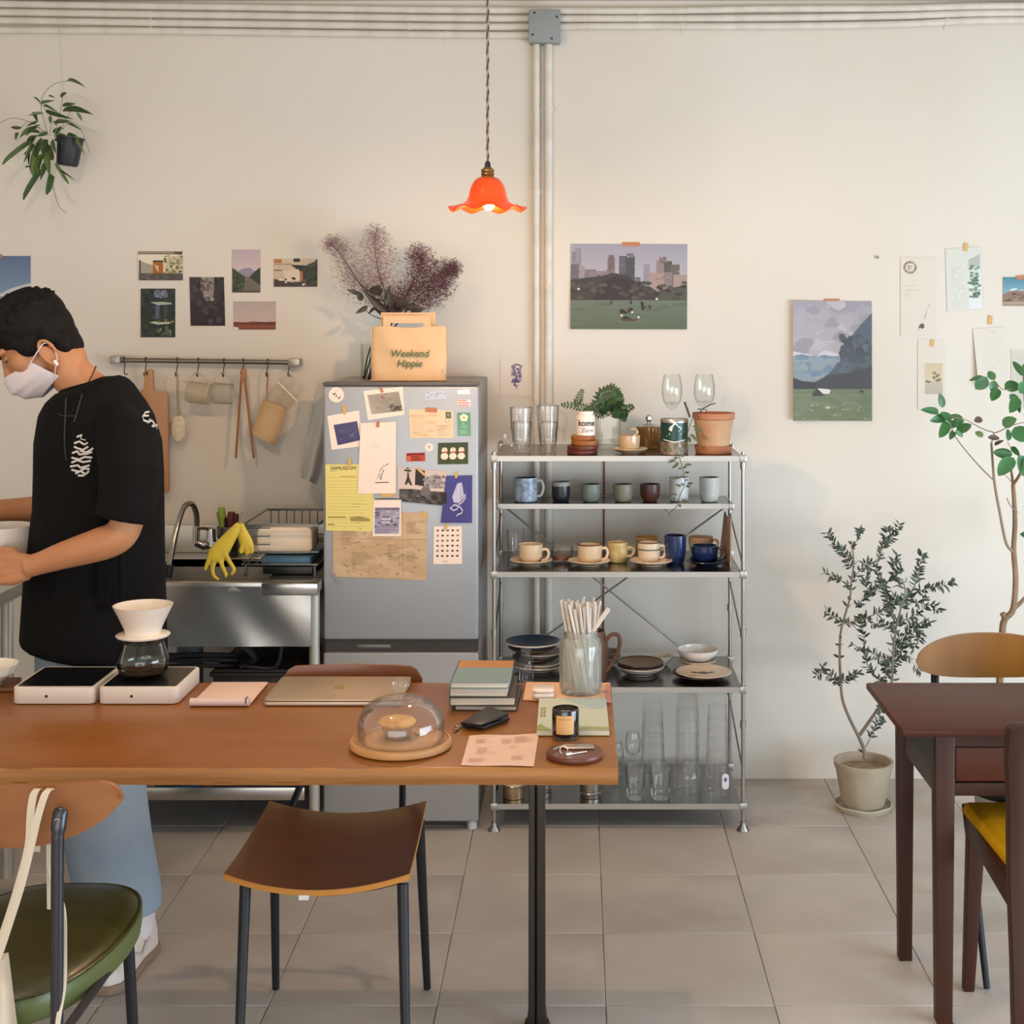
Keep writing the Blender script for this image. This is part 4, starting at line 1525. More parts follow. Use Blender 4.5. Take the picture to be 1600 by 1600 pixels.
def d_flower(p, r):
    p.grad('#5f9577', '#6fa083', .02, .01, .98, .99)
    for i in range(5):
        a_ = math.radians(90 + 72 * i)
        p.disc('#f0e6c4', .5 + .17 * math.cos(a_), .22 - .09 * math.sin(a_), .16, .085, 10)
    p.disc('#d8a054', .5, .22, .1, .05)
    p.lines(r, '#a8c4ae', .3, .75, .46, .62, 3, .03)
    p.lines(r, '#a0bfa8', .15, .9, .76, .86, 2, .04)


fr('flower_card', 'small green card with a cream flower near the fridge\'s right edge', 'card', [(714.5, 644.5), (735, 644.5), (736, 681), (715.5, 681)], d_flower, mat('green_card', '#6a9c80', .7))


def d_red(p, r):
    p.grad('#b5402f', '#b8452f', .01, .02, .99, .98)
    p.rect('#7a2a22', .03, .06, .97, .3)
    p.rect('#c9604a', .02, .36, .22, .95)
    p.lines(r, '#6d241d', .28, .8, .45, .75, 2, .13, (.8, 1))


fr('red_label', 'small red rectangular label in the middle of the fridge door', 'label', [(635, 708), (664, 707), (664.5, 720.5), (635, 721)], d_red, mat('red_card', '#b5432f', .6))


def d_snow(p, r):
    p.grad('#3f4a2c', '#434d2f', .01, .01, .99, .99)
    for u in (.22, .5, .78):
        p.disc('#ecdcc6', u, .63, .125, .16, 16)
        p.disc('#ecdcc6', u, .35, .095, .13, 16)
        p.rect('#d2c3ac', u - .07, .23, u + .07, .29)
        p.poly('#b4563f', [(u - .11, .43), (u + .11, .4), (u + .11, .46), (u - .08, .5)])
        p.poly('#5a4a3a', [(u - .04, .33), (u - .015, .33), (u - .015, .36), (u - .04, .36)])
        p.poly('#5a4a3a', [(u + .015, .33), (u + .04, .33), (u + .04, .36), (u + .015, .36)])
    p.rect('#a9a38a', .46, .955, .54, .965)


fr('snow_card', 'dark green card with three white snow figures in a row', 'card', [(684.5, 692), (731.5, 691), (731.5, 725), (684, 725.5)], d_snow, mat('dark_green_card', '#46502f', .7))


def d_yellow(p, r):
    p.lines(r, '#b9a05a', .05, .95, .2, .93, 16, .004, (.75, 1))
    p.lines(r, '#8d7a44', .08, .3, .1, .11, 1, .006)
    p.lines(r, '#8d7a44', .3, .62, .18, .19, 1, .008)
    p.rect('#a6924f', .04, .79, .42, .81)
    p.poly('#a08c4c', [(.5, .8), (.7, .78), (.92, .82), (.92, .86), (.52, .86)])
    p.rect('#7d6b3c', .04, .9, .18, .915)
    p.lines(r, '#a38f50', .55, .95, .6, .64, 2, .006, (.4, .9))
    p.lines(r, '#a38f50', .5, .9, .88, .9, 1, .006)


M_yel = mat('yellow_form', '#e2d07e', .8, spec=.2)
ty = fr('form_sheet', 'yellow printed form at the fridge\'s left edge', 'paper', [(508.5, 725.5), (583, 725.5), (583.5, 830.5), (509.5, 829)], d_yellow, M_yel, [(546.5, 724, 5, 17, 4, M_tape_yellow)], gap=.0042)
fr_text('SAMUEL SM', 5.8, 536.5, 734, '#57512f', ty, .0056, bold=.0)


def d_eiffel(p, r):
    p.grad('#cdb9ac', '#d9c6b8')
    p.poly('#332c2a', [(.36, .02), (.55, .04), (.55, .5), (.34, .48)])
    p.poly('#a39894', [(.52, .4), (.62, .2), (.78, .1), (.9, .2), (.95, .5), (.55, .55)])
    p.blobs(r, ['#8b817d', '#b5aaa4', '#746b68'], 26, .54, .16, .94, .52, .06, .06)
    p.poly('#3a3432', [(.13, .5), (.18, .3), (.2, .1), (.215, .1), (.235, .3), (.29, .5), (.25, .5), (.21, .42), (.17, .5)])
    p.rect('#3a3432', .13, .06, .27, .11)
    p.disc('#4a4340', .2, .02, .03, .02)
    p.poly('#504844', [(.02, .64), (.35, .6), (.55, .62), (1, .6), (1, 1), (.02, 1)])
    p.blobs(r, ['#3a3431', '#69605b', '#58504b', '#2c2826'], 40, .05, .64, .98, .97, .09, .06)
    p.poly('#6f6863', [(.45, .66), (.52, .5), (.64, .52), (.68, .66), (.6, .78), (.48, .78)])
    p.poly('#2d2928', [(.88, .7), (.95, .6), (1, .62), (1, .95), (.9, .92)])
    p.lines(r, '#857c75', .05, .3, .7, .9, 6, .008)


fr('photo_card', 'black and white city photo with an iron lattice tower, centre of the fridge', 'card', [(622, 729), (698, 736.5), (697, 787), (622.5, 783)], d_eiffel, M_pinkpaper, [(658, 737, 4, 16, -48, M_tape_yellow)], gap=.0030)


def d_purple(p, r):
    p.grad('#464684', '#44437e', .0, .0, 1, 1)
    # a white line-drawn flower spike with a leaf and a curling stem
    def stroke(pts, w=.014):
        pts = [Vector((a_, b_, 0)) for a_, b_ in pts]
        for a_, b_ in zip(pts, pts[1:]):
            d = (b_ - a_).normalized()
            n_ = Vector((-d.y, d.x, 0)) * w
            e = d * w * .5
            p.poly('#d3cfdf', [tuple((a_ - e + n_)[:2]), tuple((a_ - e - n_)[:2]), tuple((b_ + e - n_)[:2]), tuple((b_ + e + n_)[:2])])
    stroke([(.62, .62), (.58, .5), (.55, .4), (.54, .28), (.55, .15)])
    for i in range(9):
        v = .17 + i * .045
        w = .08 + .022 * i if i < 6 else .2 - .03 * (i - 6)
        stroke([(.55, v + .02), (.55 - w, v), (.55 - w * 1.05, v + .025), (.55, v + .045)], .009)
        stroke([(.55, v + .01), (.55 + w, v - .015), (.55 + w * 1.05, v + .015), (.55, v + .04)], .009)
    stroke([(.62, .62), (.76, .56), (.84, .48), (.82, .4), (.78, .45), (.76, .56)], .012)
    stroke([(.58, .64), (.44, .62), (.3, .69), (.45, .74), (.58, .71), (.58, .64)], .013)
    stroke([(.58, .66), (.68, .67), (.78, .74), (.76, .8), (.62, .83), (.58, .86)], .014)


fr('flower_card', 'violet-blue card with a white line-drawn flower spike', 'card', [(697, 743.5), (738, 742.5), (737.5, 817), (688.5, 817)], d_purple, mat('violet_card', '#454583', .7), [(713, 742, 4, 10, 8, M_tape_yellow)], gap=.0048)


def d_greyp(p, r):
    p.rect('#4a4145', .04, .0, 1, .03)
    p.grad('#9b92a2', '#a8a0ae', .07, .24, .95, .93)
    p.rect('#6d6478', .07, .24, .95, .3)
    p.blobs(r, ['#7d7489', '#8a8195', '#b6aebb', '#655c70'], 40, .1, .28, .92, .75, .1, .05)
    p.rect('#8e8599', .1, .72, .92, .76)
    p.rect('#d8d0d6', .3, .52, .66, .56)
    p.rect('#c3bac6', .34, .6, .62, .66)
    p.lines(r, '#8a8094', .1, .9, .8, .9, 4, .012)
    p.rect('#b59', 0, 0, .001, .001)


fr('photo_card', 'white-bordered card with a pale violet drawing of a shop front', 'card', [(583.5, 779), (627, 779), (626.5, 838), (582, 838)], d_greyp, M_pinkpaper, [(606, 774, 22, 5, 0, M_tape_yellow)], gap=.0054)


def d_map(p, r):
    p.blobs(r, ['#c9ab86', '#c4a47e', '#ccae89', '#c1a07a'], 60, 0, 0, 1, 1, .14, .1)
    p.rect('#ad8d68', 0, .41, 1, .418)
    p.rect('#b3936e', .74, 0, .745, 1)
    p.blobs(r, ['#a08462', '#95795a', '#ab8f6c', '#8f7352'], 46, .05, .08, .97, .97, .02, .01)
    for (u0, u1, v0, v1) in ((.58, .72, .5, .72), (.78, .93, .6, .75), (.1, .3, .3, .5), (.2, .45, .62, .8), (.78, .95, .15, .3)):
        p.lines(r, '#9a7d5b', u0, u1, v0, v1, 7, .006)


M_kraft = mat('kraft_paper', '#c8a984', .85, spec=.1)
fr('kraft_sheet', 'large kraft paper sheet of faint printing low on the fridge door', 'paper', [(519.5, 799), (667.5, 801), (666.5, 907), (520.5, 901)], d_map, M_kraft, [(663, 804, 6, 14, -52, M_tape_yellow), (525, 903, 6, 24, -38, glass('clear_tape', '#f4f0ec', .8, haze=.4, haze_col='#e6ded8'))], gap=.0014)


def d_icons(p, r):
    cols = ['#7d2f2a', '#4a3a2c', '#a06a3f', '#3a3330', '#8d6f4d', '#b0684a', '#59683f', '#6b5d75']
    it = []
    for j in range(6):
        for i in range(5):
            u, v = .14 + .18 * i, .11 + .135 * j
            c_ = cols[(i * 3 + j * 5 + i * j) % 8]
            a_ = r.uniform(-1, 1)
            it.append((c_, [(u + .06 * math.cos(a_ + q) * (1 if n_ % 2 else .7), v - .032 * math.sin(a_ + q) * (1 if n_ % 2 else .8)) for n_, q in enumerate([k_ * PI / 4 for k_ in range(8)])]))
    p.group(it)
    p.lines(r, '#8f8178', .33, .67, .91, .94, 2, .008)


fr('icon_card', 'small white card printed with rows of little brown food icons', 'card', [(678, 822.5), (721.5, 822), (722, 881), (677, 881.5)], d_icons, M_pinkpaper, [(698, 822, 4, 12, 32, M_tape_yellow)])


def d_wst(p, r):
    p.lines(r, '#d2d2d8', .2, .9, .3, .7, 2, .2)


fr('white_sticker', 'small glossy white sticker at the fridge\'s top right corner', 'sticker', [(714, 610), (733, 608), (735, 615.5), (715, 616)], d_wst, mat('gloss_white', '#eeeef2', .25))


def d_rst(p, r):
    p.lines(r, '#d2765f', .05, .95, .1, .75, 3, .14, (.7, 1))


fr('text_sticker', 'pale sticker with three lines of red text at the fridge\'s upper right', 'sticker', [(714, 624), (735.5, 624), (735.5, 635.5), (714, 635.5)], d_rst, mat('pale_sticker', '#dcd5d6', .5))


def d_scr(p, r):
    for _ in range(14):
        u, v = r.uniform(.05, .9), r.uniform(.15, .8)
        p.poly(r.choice(['#8f97b3', '#a4abc2', '#7f86a6']), [(u, v), (u + .1, v - .12), (u + .12, v - .08), (u + .03, v + .06)])


fr('scribble_sticker', 'clear sticker with bluish handwriting above the postcard', 'sticker', [(663, 612), (698, 610), (698, 624), (664, 625)], d_scr, mat('silver_sticker', '#bcc0c8', .45, .2))

# ------------------------------------------------------------------ on the fridge: tote bag and dried bouquet
BY = 4.70
M_canvas = mat('natural_canvas', '#dfbd95', 0.9, spec=.1, bump=(260, .12), noise=(5, .3, .7), col2='#d8b389')
t = thing('tote_bag', 'natural canvas tote bag with green lettering standing on the fridge', 'bag', P(639, 595, BY))
zbase = zt_
ztop = zy(511, BY)
xl, xr = P(581, 0, BY).x, P(697, 0, BY).x


def bagf(side):
    def fn(u, v):
        x = xl + (xr - xl) * u + .006 * math.sin(v * 3) * (u - .5)
        z = zbase + (ztop - zbase) * v + .003 * math.sin(u * 9) * v
        bulge = .035 * math.sin(PI * u) ** .5 * (1 - .65 * v) + .005
        return Vector((x, BY + side * bulge - .002 * math.sin(u * 14 + v * 6), z))
    return fn


MB().sheet(bagf(-1), 24, 16, (0, .002, 0)).build('front_panel', M_canvas, t, smooth=70)
MB().sheet(bagf(1), 24, 16, (0, .002, 0)).build('back_panel', M_canvas, t, smooth=70)
mb = MB()
for u in (0, 1):
    x = xl if u == 0 else xr
    mb.box(x - .001, x + .001, BY - .006, BY + .008, zbase, ztop)
mb.box(xl, xr, BY - .03, BY + .03, zbase, zbase + .002).build('gusset', M_canvas, t)
for dy, top_px, xa, xb in ((-.010, 499, 605, 668), (.012, 494, 600, 674)):
    def strap_pt(u, hw):
        a_ = PI * u
        xm = (P(xa, 0, BY).x + P(xb, 0, BY).x) / 2
        rx = (P(xb, 0, BY).x - P(xa, 0, BY).x) / 2 + hw
        zz = ztop - .03 + (zy(top_px, BY) - ztop + .03 + hw) * min(1, math.sin(a_) * 1.7)
        return Vector((xm - rx * math.copysign(min(1, abs(math.cos(a_)) * 1.25), math.cos(a_)), BY + dy, zz))
    MB().sheet(lambda u, v: strap_pt(u, -.012 + .024 * v), 30, 1, (0, .003, 0)).build('handle', M_canvas, t, smooth=70)
M_gr = mat('green_print', '#5a6a44', .8)
for txt, cy, sz in (('Weekend', 553, 15.5), ('Hippie', 568.5, 15.5)):
    M = vert_frame(P(639.5, cy + 4.5, BY - .043))
    text_mesh(txt, sz * BY / F, M_gr, 'lettering', t, M, bold=.0005, shear=.2, spacing=.97)
M = vert_frame(P(691, 583, BY - .020))
text_mesh('2', 9 * BY / F, mat('tag_print', '#b09a7c', .8), 'tag_print', t, M)

VYf = 4.84
xv = P(577, 0, VYf).x
t = thing('bouquet_vase', 'clear glass vase of dried smoke-bush plumes and dark leaves behind the tote bag', 'vase of flowers', (xv, VYf, zt_))
MB().lathe([(0, 0), (.045, 0), (.05, .01), (.05, .115), (.047, .115), (.046, .012), (0, .008)], (xv + .02, VYf, zt_), 28).build('vase', M_glass_green, t)
M_dstem = mat('dark_stem', '#33211f', .7)
M_dleaf = mat('dark_leaf', '#33332a', .5, noise=(20, .4, .6), col2='#423a30')
M_smoke = mat('smoke_plume_pale', '#9a8282', .95, spec=.1)
M_smoke2 = mat('smoke_plume_dark', '#6a484b', .95, spec=.1)
b0 = P(583, 590, VYf)
stems = [[(568, 592), (578, 545), (600, 500), (560, 440), (530, 395), (512, 378)], [(575, 592), (590, 540), (606, 480), (590, 420), (585, 365)], [(575, 592), (600, 530), (625, 480), (650, 430), (660, 395)],
         [(578, 592), (605, 530), (640, 480), (680, 440), (712, 420)], [(578, 592), (603, 520), (630, 470), (650, 440), (672, 430)], [(570, 592), (585, 540), (600, 505), (580, 492), (565, 480)], [(575, 592), (598, 520), (600, 470), (570, 450), (545, 425)]]
for s_ in stems:
    q = [P(x, y, VYf - .0 + .03 * math.sin(i * 2 + x)) for i, (x, y) in enumerate(s_)]
    MB().tube(bez(q, 5), [.0035 - .0028 * i / (5 * (len(q) - 1)) for i in range(5 * (len(q) - 1) + 1)], 5).build('stem', M_dstem, t)
rs = random.Random(8)


def plume(pts, n, m, spread):
    """airy plume: fine hairs and seed specks round a curved axis of (px, py, radius px)"""
    mb = MB()
    s = VYf / F
    for _ in range(n):
        i = rs.uniform(0, len(pts) - 1.001)
        a_, b_ = pts[int(i)], pts[int(i) + 1]
        f_ = i - int(i)
        cx_, cy_, r_ = [a_[k_] + (b_[k_] - a_[k_]) * f_ for k_ in range(3)]
        d = Vector((rs.gauss(0, 1), rs.gauss(0, 1), rs.gauss(0, 1))).normalized() * rs.random() ** .6 * r_ * s * 1.05
        p = P(cx_, cy_, VYf) + Vector((d.x, d.y * spread, d.z))
        q = p + Vector((rs.uniform(-1, 1), rs.uniform(-.6, .6), rs.uniform(-.5, .8))) * .013
        w = Vector((rs.uniform(-1, 1), rs.uniform(-1, 1), rs.uniform(-1, 1))).normalized() * (.0009 if rs.random() < .85 else .0022)
        mb.add([p - w, p + w, q], [(0, 1, 2)])
    mb.build('plume', m, t, smooth=0, kind='stuff', fix=False)


plume([(512, 380, 14), (530, 385, 22), (545, 415, 30), (552, 445, 32)], 3000, M_smoke, .8)
plume([(585, 362, 16), (588, 390, 32), (592, 425, 40), (600, 455, 30)], 4200, M_smoke, .8)
plume([(560, 440, 30), (580, 455, 34), (600, 465, 26)], 1700, M_smoke, .8)
plume([(650, 395, 18), (660, 405, 26), (655, 430, 30)], 2600, M_smoke2, .8)
plume([(712, 418, 12), (695, 425, 24), (670, 440, 34), (645, 455, 36), (622, 472, 24), (612, 488, 14)], 9000, M_smoke2, .8)
plume([(700, 440, 22), (680, 458, 26), (655, 475, 18)], 2200, M_smoke2, .8)
LD = leaf_mesh('leaf', M_dleaf, lance, .2, .12)
for (bx, by), (tx, ty), w in (((610, 490), (566, 455), 13), ((562, 460), (542, 452), 7), ((578, 458), (595, 447), 14), ((588, 460), (597, 452), 12), ((575, 478), (556, 490), 8), ((602, 470), (610, 445), 7), ((588, 480), (575, 490), 6),
                             ((604, 500), (583, 478), 11), ((610, 485), (628, 500), 11), ((630, 482), (655, 478), 11), ((612, 480), (608, 455), 12), ((600, 472), (585, 466), 6), ((640, 495), (662, 480), 12), ((618, 478), (640, 470), 12), ((565, 470), (560, 455), 10)):
    put_leaf('leaf', LD, t, P(bx, by, VYf - .05), P(tx, ty, VYf - .07), w * VYf / F, (rs.uniform(-.4, .4), -1, rs.uniform(0, .6)), rs.uniform(-.6, .6))

# ------------------------------------------------------------------ metal shelf unit
SF, SB = 4.58, 4.98            # front and back posts
sx0, sx1 = P(772, 0, SF).x, P(1161, 0, SF).x
Z1, Z3, Z4, Z5 = [zy(v, SF) for v in (712, 893, 1073, 1255)]
S2Y = 4.83
Z2 = zy(787, S2Y)
M_sh = mat('shelf_steel', '#b3afa8', 0.4, 1.0, bump=(120, .015), stretch=(.05, 1, 1))
M_shtop = mat('shelf_top_steel', '#8a8782', 0.22, 1.0)
M_post = mat('post_steel', '#a8a39b', 0.32, 0.9)
ts = thing('shelf_unit', 'tall stainless steel shelf unit with five shelves and crossed braces beside the fridge', 'shelf', ((sx0 + sx1) / 2, SF, 0))
for x in (sx0, sx1):
    for y in (SF, SB):
        po = MB().cyl((x, y, .02), (x, y, Z1 + .012), .0064, n=14).build('post', M_post, ts)
        MB().lathe([(0, 0), (.02, 0), (.02, .003), (.009, .018), (.009, .03), (0, .03)], (x, y, 0), 18).build('foot', mat('foot_steel', '#8d877f', .35, .9), po)
    # ladder rungs of the side frames
    for za, zb_ in ((.02 + Z5, Z5 + .02), ):
        pass
    for z0_, z1_ in ((Z5 + .22, Z5 + .10), (Z4 + .26, Z4 + .14), (Z3 + .13, Z3 + .02)):
        MB().cyl((x, SB, z0_), (x, SF, z1_), .0035, n=8).build('side_strut', M_post, ts)
    for z in (Z1 - .03, Z4 + .17, Z5 + .25):
        for y in (SF, SB):
            MB().cyl((x, y, z - .012), (x, y, z + .012), .0095, n=12).build('collar', M_post, ts)


def shelf(z, ya, yb, xa, xb, th=.0175):
    o = MB().box(xa, xb, ya, yb, z - .003, z - .0005).build('shelf_board', M_shtop, ts)
    mb = MB().box(xa, xb, ya - .003, ya + .0015, z - th, z)
    mb.build('front_edge', M_sh, o, bevel=.0004, seg=1)
    mb = MB().box(xa, xb, yb - .0015, yb + .003, z - th, z).box(xa - .003, xa, ya, yb, z - th, z).box(xb, xb + .003, ya, yb, z - th, z)
    mb.build('rim', M_sh, o)
    return o


for z in (Z1, Z3, Z4, Z5):
    o = shelf(z, SF - .004, SB + .004, sx0 + .008, sx1 - .008)
    for x in (sx0, sx1):
        for y in (SF, SB):
            MB().box(x - .011, x + .011, y - .011, y + .011, z - .021, z + .003).build('clamp', M_sh, o, bevel=.002)
s2a, s2b = P(780, 0, S2Y).x, P(1143, 0, S2Y).x
o = shelf(Z2, S2Y, SB + .06, s2a, s2b)
for x in (s2a, s2b):
    MB().box(x - .009, x + .009, S2Y - .006, S2Y + .012, Z2 - .02, Z2 + .001).build('clamp', M_sh, o, bevel=.002)
    MB().cyl((x, S2Y + .004, Z2 - .012), (sx0 if x < 0 else sx1, SB, Z2 - .012), .004, n=8).build('bracket', M_post, o)
# crossed braces at the back
for a_, b_ in (((sx0 + .01, Z2 - .03), (sx1 - .17, Z4 + .03)), ((sx1 - .01, Z2 - .03), (sx0 + .10, Z4 + .03))):
    MB().cyl((a_[0], SB + .012, a_[1]), (b_[0], SB + .012, b_[1]), .0032, n=8).build('cross_brace', M_post, ts)
# kraft board leaning inside the right side frame
q = [(1146, 799), (1150, 806), (1158, 810), (1159, 890), (1152, 886), (1147, 872)]
q3 = [P(x, y, SB - .02 - (x - 1146) * .024) for x, y in q]
MB().prism([Vector((sx1 - .022 - .004 * i % 2, p.y, p.z)) for i, p in enumerate(q3)], (.004, 0, 0)).solo(
    'serving_board', mat('brown_card', '#a98a76', .7), 'brown board standing on edge at the right end of the middle shelf', 'board')


def place(x0, x1, yb, z):
    """centre x, depth, radius and scale of a round thing spanning pixels x0..x1 whose base front touches pixel row yb on height z"""
    Yf = depth_at(yb, z)
    Y = Yf
    for _ in range(4):
        r = (x1 - x0) / 2 * Y / F
        Y = Yf + r * .8
    return ((x0 + x1) / 2 - CX) * Y / F, Y, r


def top_h(yt, Y, r, z):
    """height of a round rim whose back edge shows at row yt"""
    return H - (yt - CY) * (Y + r) / F - z


def handle_pts(x, Y, z, r, side, h0, h1, reach, dy=-.2):
    s = side
    return bez([(x + s * r * .93, Y + dy * r, z + h1), (x + s * (r + reach * .6), Y + dy * r, z + h1 + .002), (x + s * (r + reach), Y + dy * r, z + (h0 + h1) / 2 + .004),
                (x + s * (r + reach * .6), Y + dy * r, z + h0 + .002), (x + s * r * .9, Y + dy * r, z + h0 - .002)], 5)


def cup(name, label, cat, x0, x1, yt, yb, z, m, taper=.85, bulge=.12, handle=None, group=None, th=.004, rim=None, inside=None, Y=None, flare=0, hand_r=.0045):
    x, Yc, r = place(x0, x1, yb, z)
    h = top_h(yt, Yc, r, z)
    t = thing(name, label, cat, (x, Yc, z + .0008), group)
    rb = r * taper
    prof = [(0, .001), (rb * .9, .0), (rb, .004), (rb + (r - rb) * .55 + r * bulge * .3, h * .3), (r, h * .65), (r + flare, h)]
    prof_in = [(r + flare - th, h), (r - th, h * .65), (rb + (r - rb) * .55 - th, h * .3), (rb - th, .008), (0, .006)]
    mb = MB()
    mb.lathe(prof + prof_in, n=32)
    mb.build('body', m, t, local=True)
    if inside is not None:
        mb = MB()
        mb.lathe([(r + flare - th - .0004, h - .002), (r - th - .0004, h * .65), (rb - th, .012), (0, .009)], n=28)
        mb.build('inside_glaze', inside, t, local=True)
    if rim is not None:
        MB().lathe([(r + flare + .0005, h - rim[1]), (r + flare + .0008, h), (r + flare - th - .0004, h + .0004), (r + flare - th - .0006, h - rim[1] * .5)], n=32).build('rim', rim[0], t, local=True)
    if handle:
        MB().tube(handle_pts(0, 0, 0, r, handle[0], h * handle[1], h * handle[2], handle[3]), hand_r, 8, flat=.8).build('handle', m if len(handle) < 5 else handle[4], t, local=True)
    return t, x, Yc, r, h


def saucer(name, label, x, Y, z, R_, m, group='saucers on the shelf', cat='saucer', hh=.016):
    t = thing(name, label, cat, (x, Y, z + .0006), group)
    MB().lathe([(0, .001), (R_ * .5, 0), (R_ * .52, .003), (R_ * .8, hh * .5), (R_, hh), (R_ - .001, hh + .0022), (R_ * .78, hh * .5 + .004), (R_ * .5, .006), (0, .0055)], n=40).build('plate', m, t, local=True)
    return t


# ---------------- top shelf
G1 = 'things on the top shelf'


def glass_mug(label, x0, x1, yt, yb, base_z, side, Y=None):
    Yc = Y
    r = (x1 - x0) / 2 * Yc / F
    x = ((x0 + x1) / 2 - CX) * Yc / F
    h = zy(yt, Yc) - base_z
    t = thing('glass_mug', label, 'mug', (x, Yc, base_z + .0008), 'stacked glass mugs on the top shelf')
    rb = r * .8
    MB().lathe([(0, 0), (rb, 0), (rb, .012), (r * .86, h * .35), (r * .9, h * .36), (r, h), (r - .003, h), (r * .87, h * .38), (rb - .003, .014), (0, .014)], n=28).build('body', M_glass_thick, t, local=True)
    MB().lathe([(r - .002, h - .0015), (r + .0008, h), (r - .002, h + .0015), (r - .004, h)], n=28, closed=True).build('rim', M_glass_thick, t, local=True)
    MB().tube(handle_pts(0, 0, 0, r, side, h * .25, h * .78, .022), .0045, 8).build('handle', M_glass_thick, t, local=True)
    return t


MY = 4.70
zmid = zy(662, MY)
glass_mug('lower glass mug of the left stack on the top shelf', 800, 832, 660, 708, Z1, -1, MY)
glass_mug('upper glass mug of the left stack on the top shelf', 796, 832, 637, 661, zy(690, MY), 1, MY)
glass_mug('lower glass mug of the right stack on the top shelf', 842, 872, 660, 708, Z1, 1, MY)
glass_mug('upper glass mug of the right stack on the top shelf', 838, 874, 634, 661, zy(690, MY), 1, MY)

M_coD = mat('dark_wood_coaster', '#55261a', .45, noise=(30, .3, .7), col2='#6d3424', stretch=(1, .2, 1))
M_coL = mat('light_wood_coaster', '#a2642f', .45, noise=(30, .3, .7), col2='#8d5426', stretch=(1, .2, 1))
cx_, cY_, cr_ = place(886.5, 935, 711, Z1)
z = Z1 + .0006
hts = []
for i, (xa, xb, yt_, m, lab) in enumerate(((886, 934, 706.5, M_coD, 'dark wooden coaster at the bottom of the coaster stack'), (886.5, 935, 699, M_coD, 'dark wooden coaster, second from the bottom of the stack'),
                                           (892.5, 936, 689, M_coL, 'light wooden coaster, third from the bottom of the stack'), (892, 930, 681.5, M_coL, 'light wooden coaster at the top of the coaster stack'))):
    r = (xb - xa) / 2 * cY_ / F
    x = ((xa + xb) / 2 - CX) * cY_ / F
    th = .0155 if i > 1 else .014
    MB().lathe([(0, 0), (r - .002, 0), (r, .003), (r, th - .003), (r - .003, th), (r - .006, th - .001), (0, th - .001)], (x, cY_, z), 36).solo('coaster', m, lab, 'coaster', 'wooden coasters stacked on the top shelf')
    z += th + .0002
# white can on the coasters
r = 15 * cY_ / F
x = P(915, 0, cY_).x
ch = zy(642, cY_ + r) - z
t = thing('white_can', 'small white can with dark lettering standing on the coaster stack', 'can', (x, cY_, z + .0004))
MB().lathe([(0, 0), (r, 0), (r, ch * .78), (r * .99, ch * .8), (r * .8, ch * .88), (r * .84, ch * .9), (r * .84, ch), (r * .78, ch), (0, ch * .97)], n=32).build('body', mat('white_can', '#eadfd2', .35), t, local=True)


def wrap_text(txt, size, m, parent, xc, Yc, rad, zc, ang0=0, **kw):
    """lettering bent round a vertical cylinder"""
    o = text_mesh(txt, size, m, 'lettering', None, Matrix.Identity(4), **kw)
    L = root_of(parent).location
    for v in o.data.vertices:
        a_ = v.co.x / rad + ang0
        rr = rad + .0006 + v.co.z
        z_ = v.co.y
        v.co = Vector((xc + rr * math.sin(a_), Yc - rr * math.cos(a_), zc + z_)) - L
    o.parent = parent
    return o


M_blk = mat('black_ink', '#2c2827', .6)
wrap_text('kome', .026, M_blk, t, x, cY_, r, z + ch * .42, bold=.0007, ang0=.12)
wrap_text('Zero', .019, mat('grey_ink', '#6f6763', .6), t, x, cY_, r, z + ch * .15, ang0=.15, shear=.2)

# fern sprigs in a glass
t = thing('fern_glass', 'square glass holding green fern fronds behind the white can', 'plant', (P(950, 0, 4.84).x, 4.84, Z1 + .0006))
gx, gY = P(950, 0, 4.84).x, 4.84
rr = .042
MB().prism([Vector((gx + a_, gY + b_, Z1 + .001)) for a_, b_ in rrect(-rr, rr, -rr, rr, .01)], (0, 0, zy(650, gY) - Z1)).build('glass', M_glass_green, t)
M_fern = mat('fern_green', '#34562a', .5, noise=(16, .3, .7), col2='#274521')
M_fernst = mat('fern_stem', '#3b3a22', .6)
LF = leaf_mesh('leaf', M_fern, lance, .15, .1, 5)
rf = random.Random(4)


def frond(pts, n, ln, w0, plane=0):
    q = bez([P(x, y, gY + d) for x, y, d in pts], 6)
    mb = MB().tube(q, .0014, 5)
    m_ = len(q)
    for i in range(n):
        f_ = .12 + .88 * i / n
        k_ = f_ * (m_ - 1)
        p = q[int(k_)].lerp(q[min(m_ - 1, int(k_) + 1)], k_ % 1)
        d = (q[min(m_ - 1, int(k_) + 1)] - q[int(k_) - 1 if k_ >= 1 else 0]).normalized()
        side = d.cross(Vector((0, -1, .5)).normalized()).normalized()
        for s_ in (-1, 1):
            L = ln * math.sin(PI * (.12 + .85 * f_)) ** .7 * rf.uniform(.8, 1.15)
            tip = p + (side * s_ + d * .55).normalized() * L + Vector((0, rf.uniform(-.006, .006), 0))
            e = (tip - p)
            nn = e.cross(Vector((0, -1, .3))).normalized() * w0
            mb.add([p, p + e * .45 + nn, tip, p + e * .45 - nn], [(0, 1, 2, 3)])
    mb.build('frond', M_fern, t, smooth=0, fix=False)


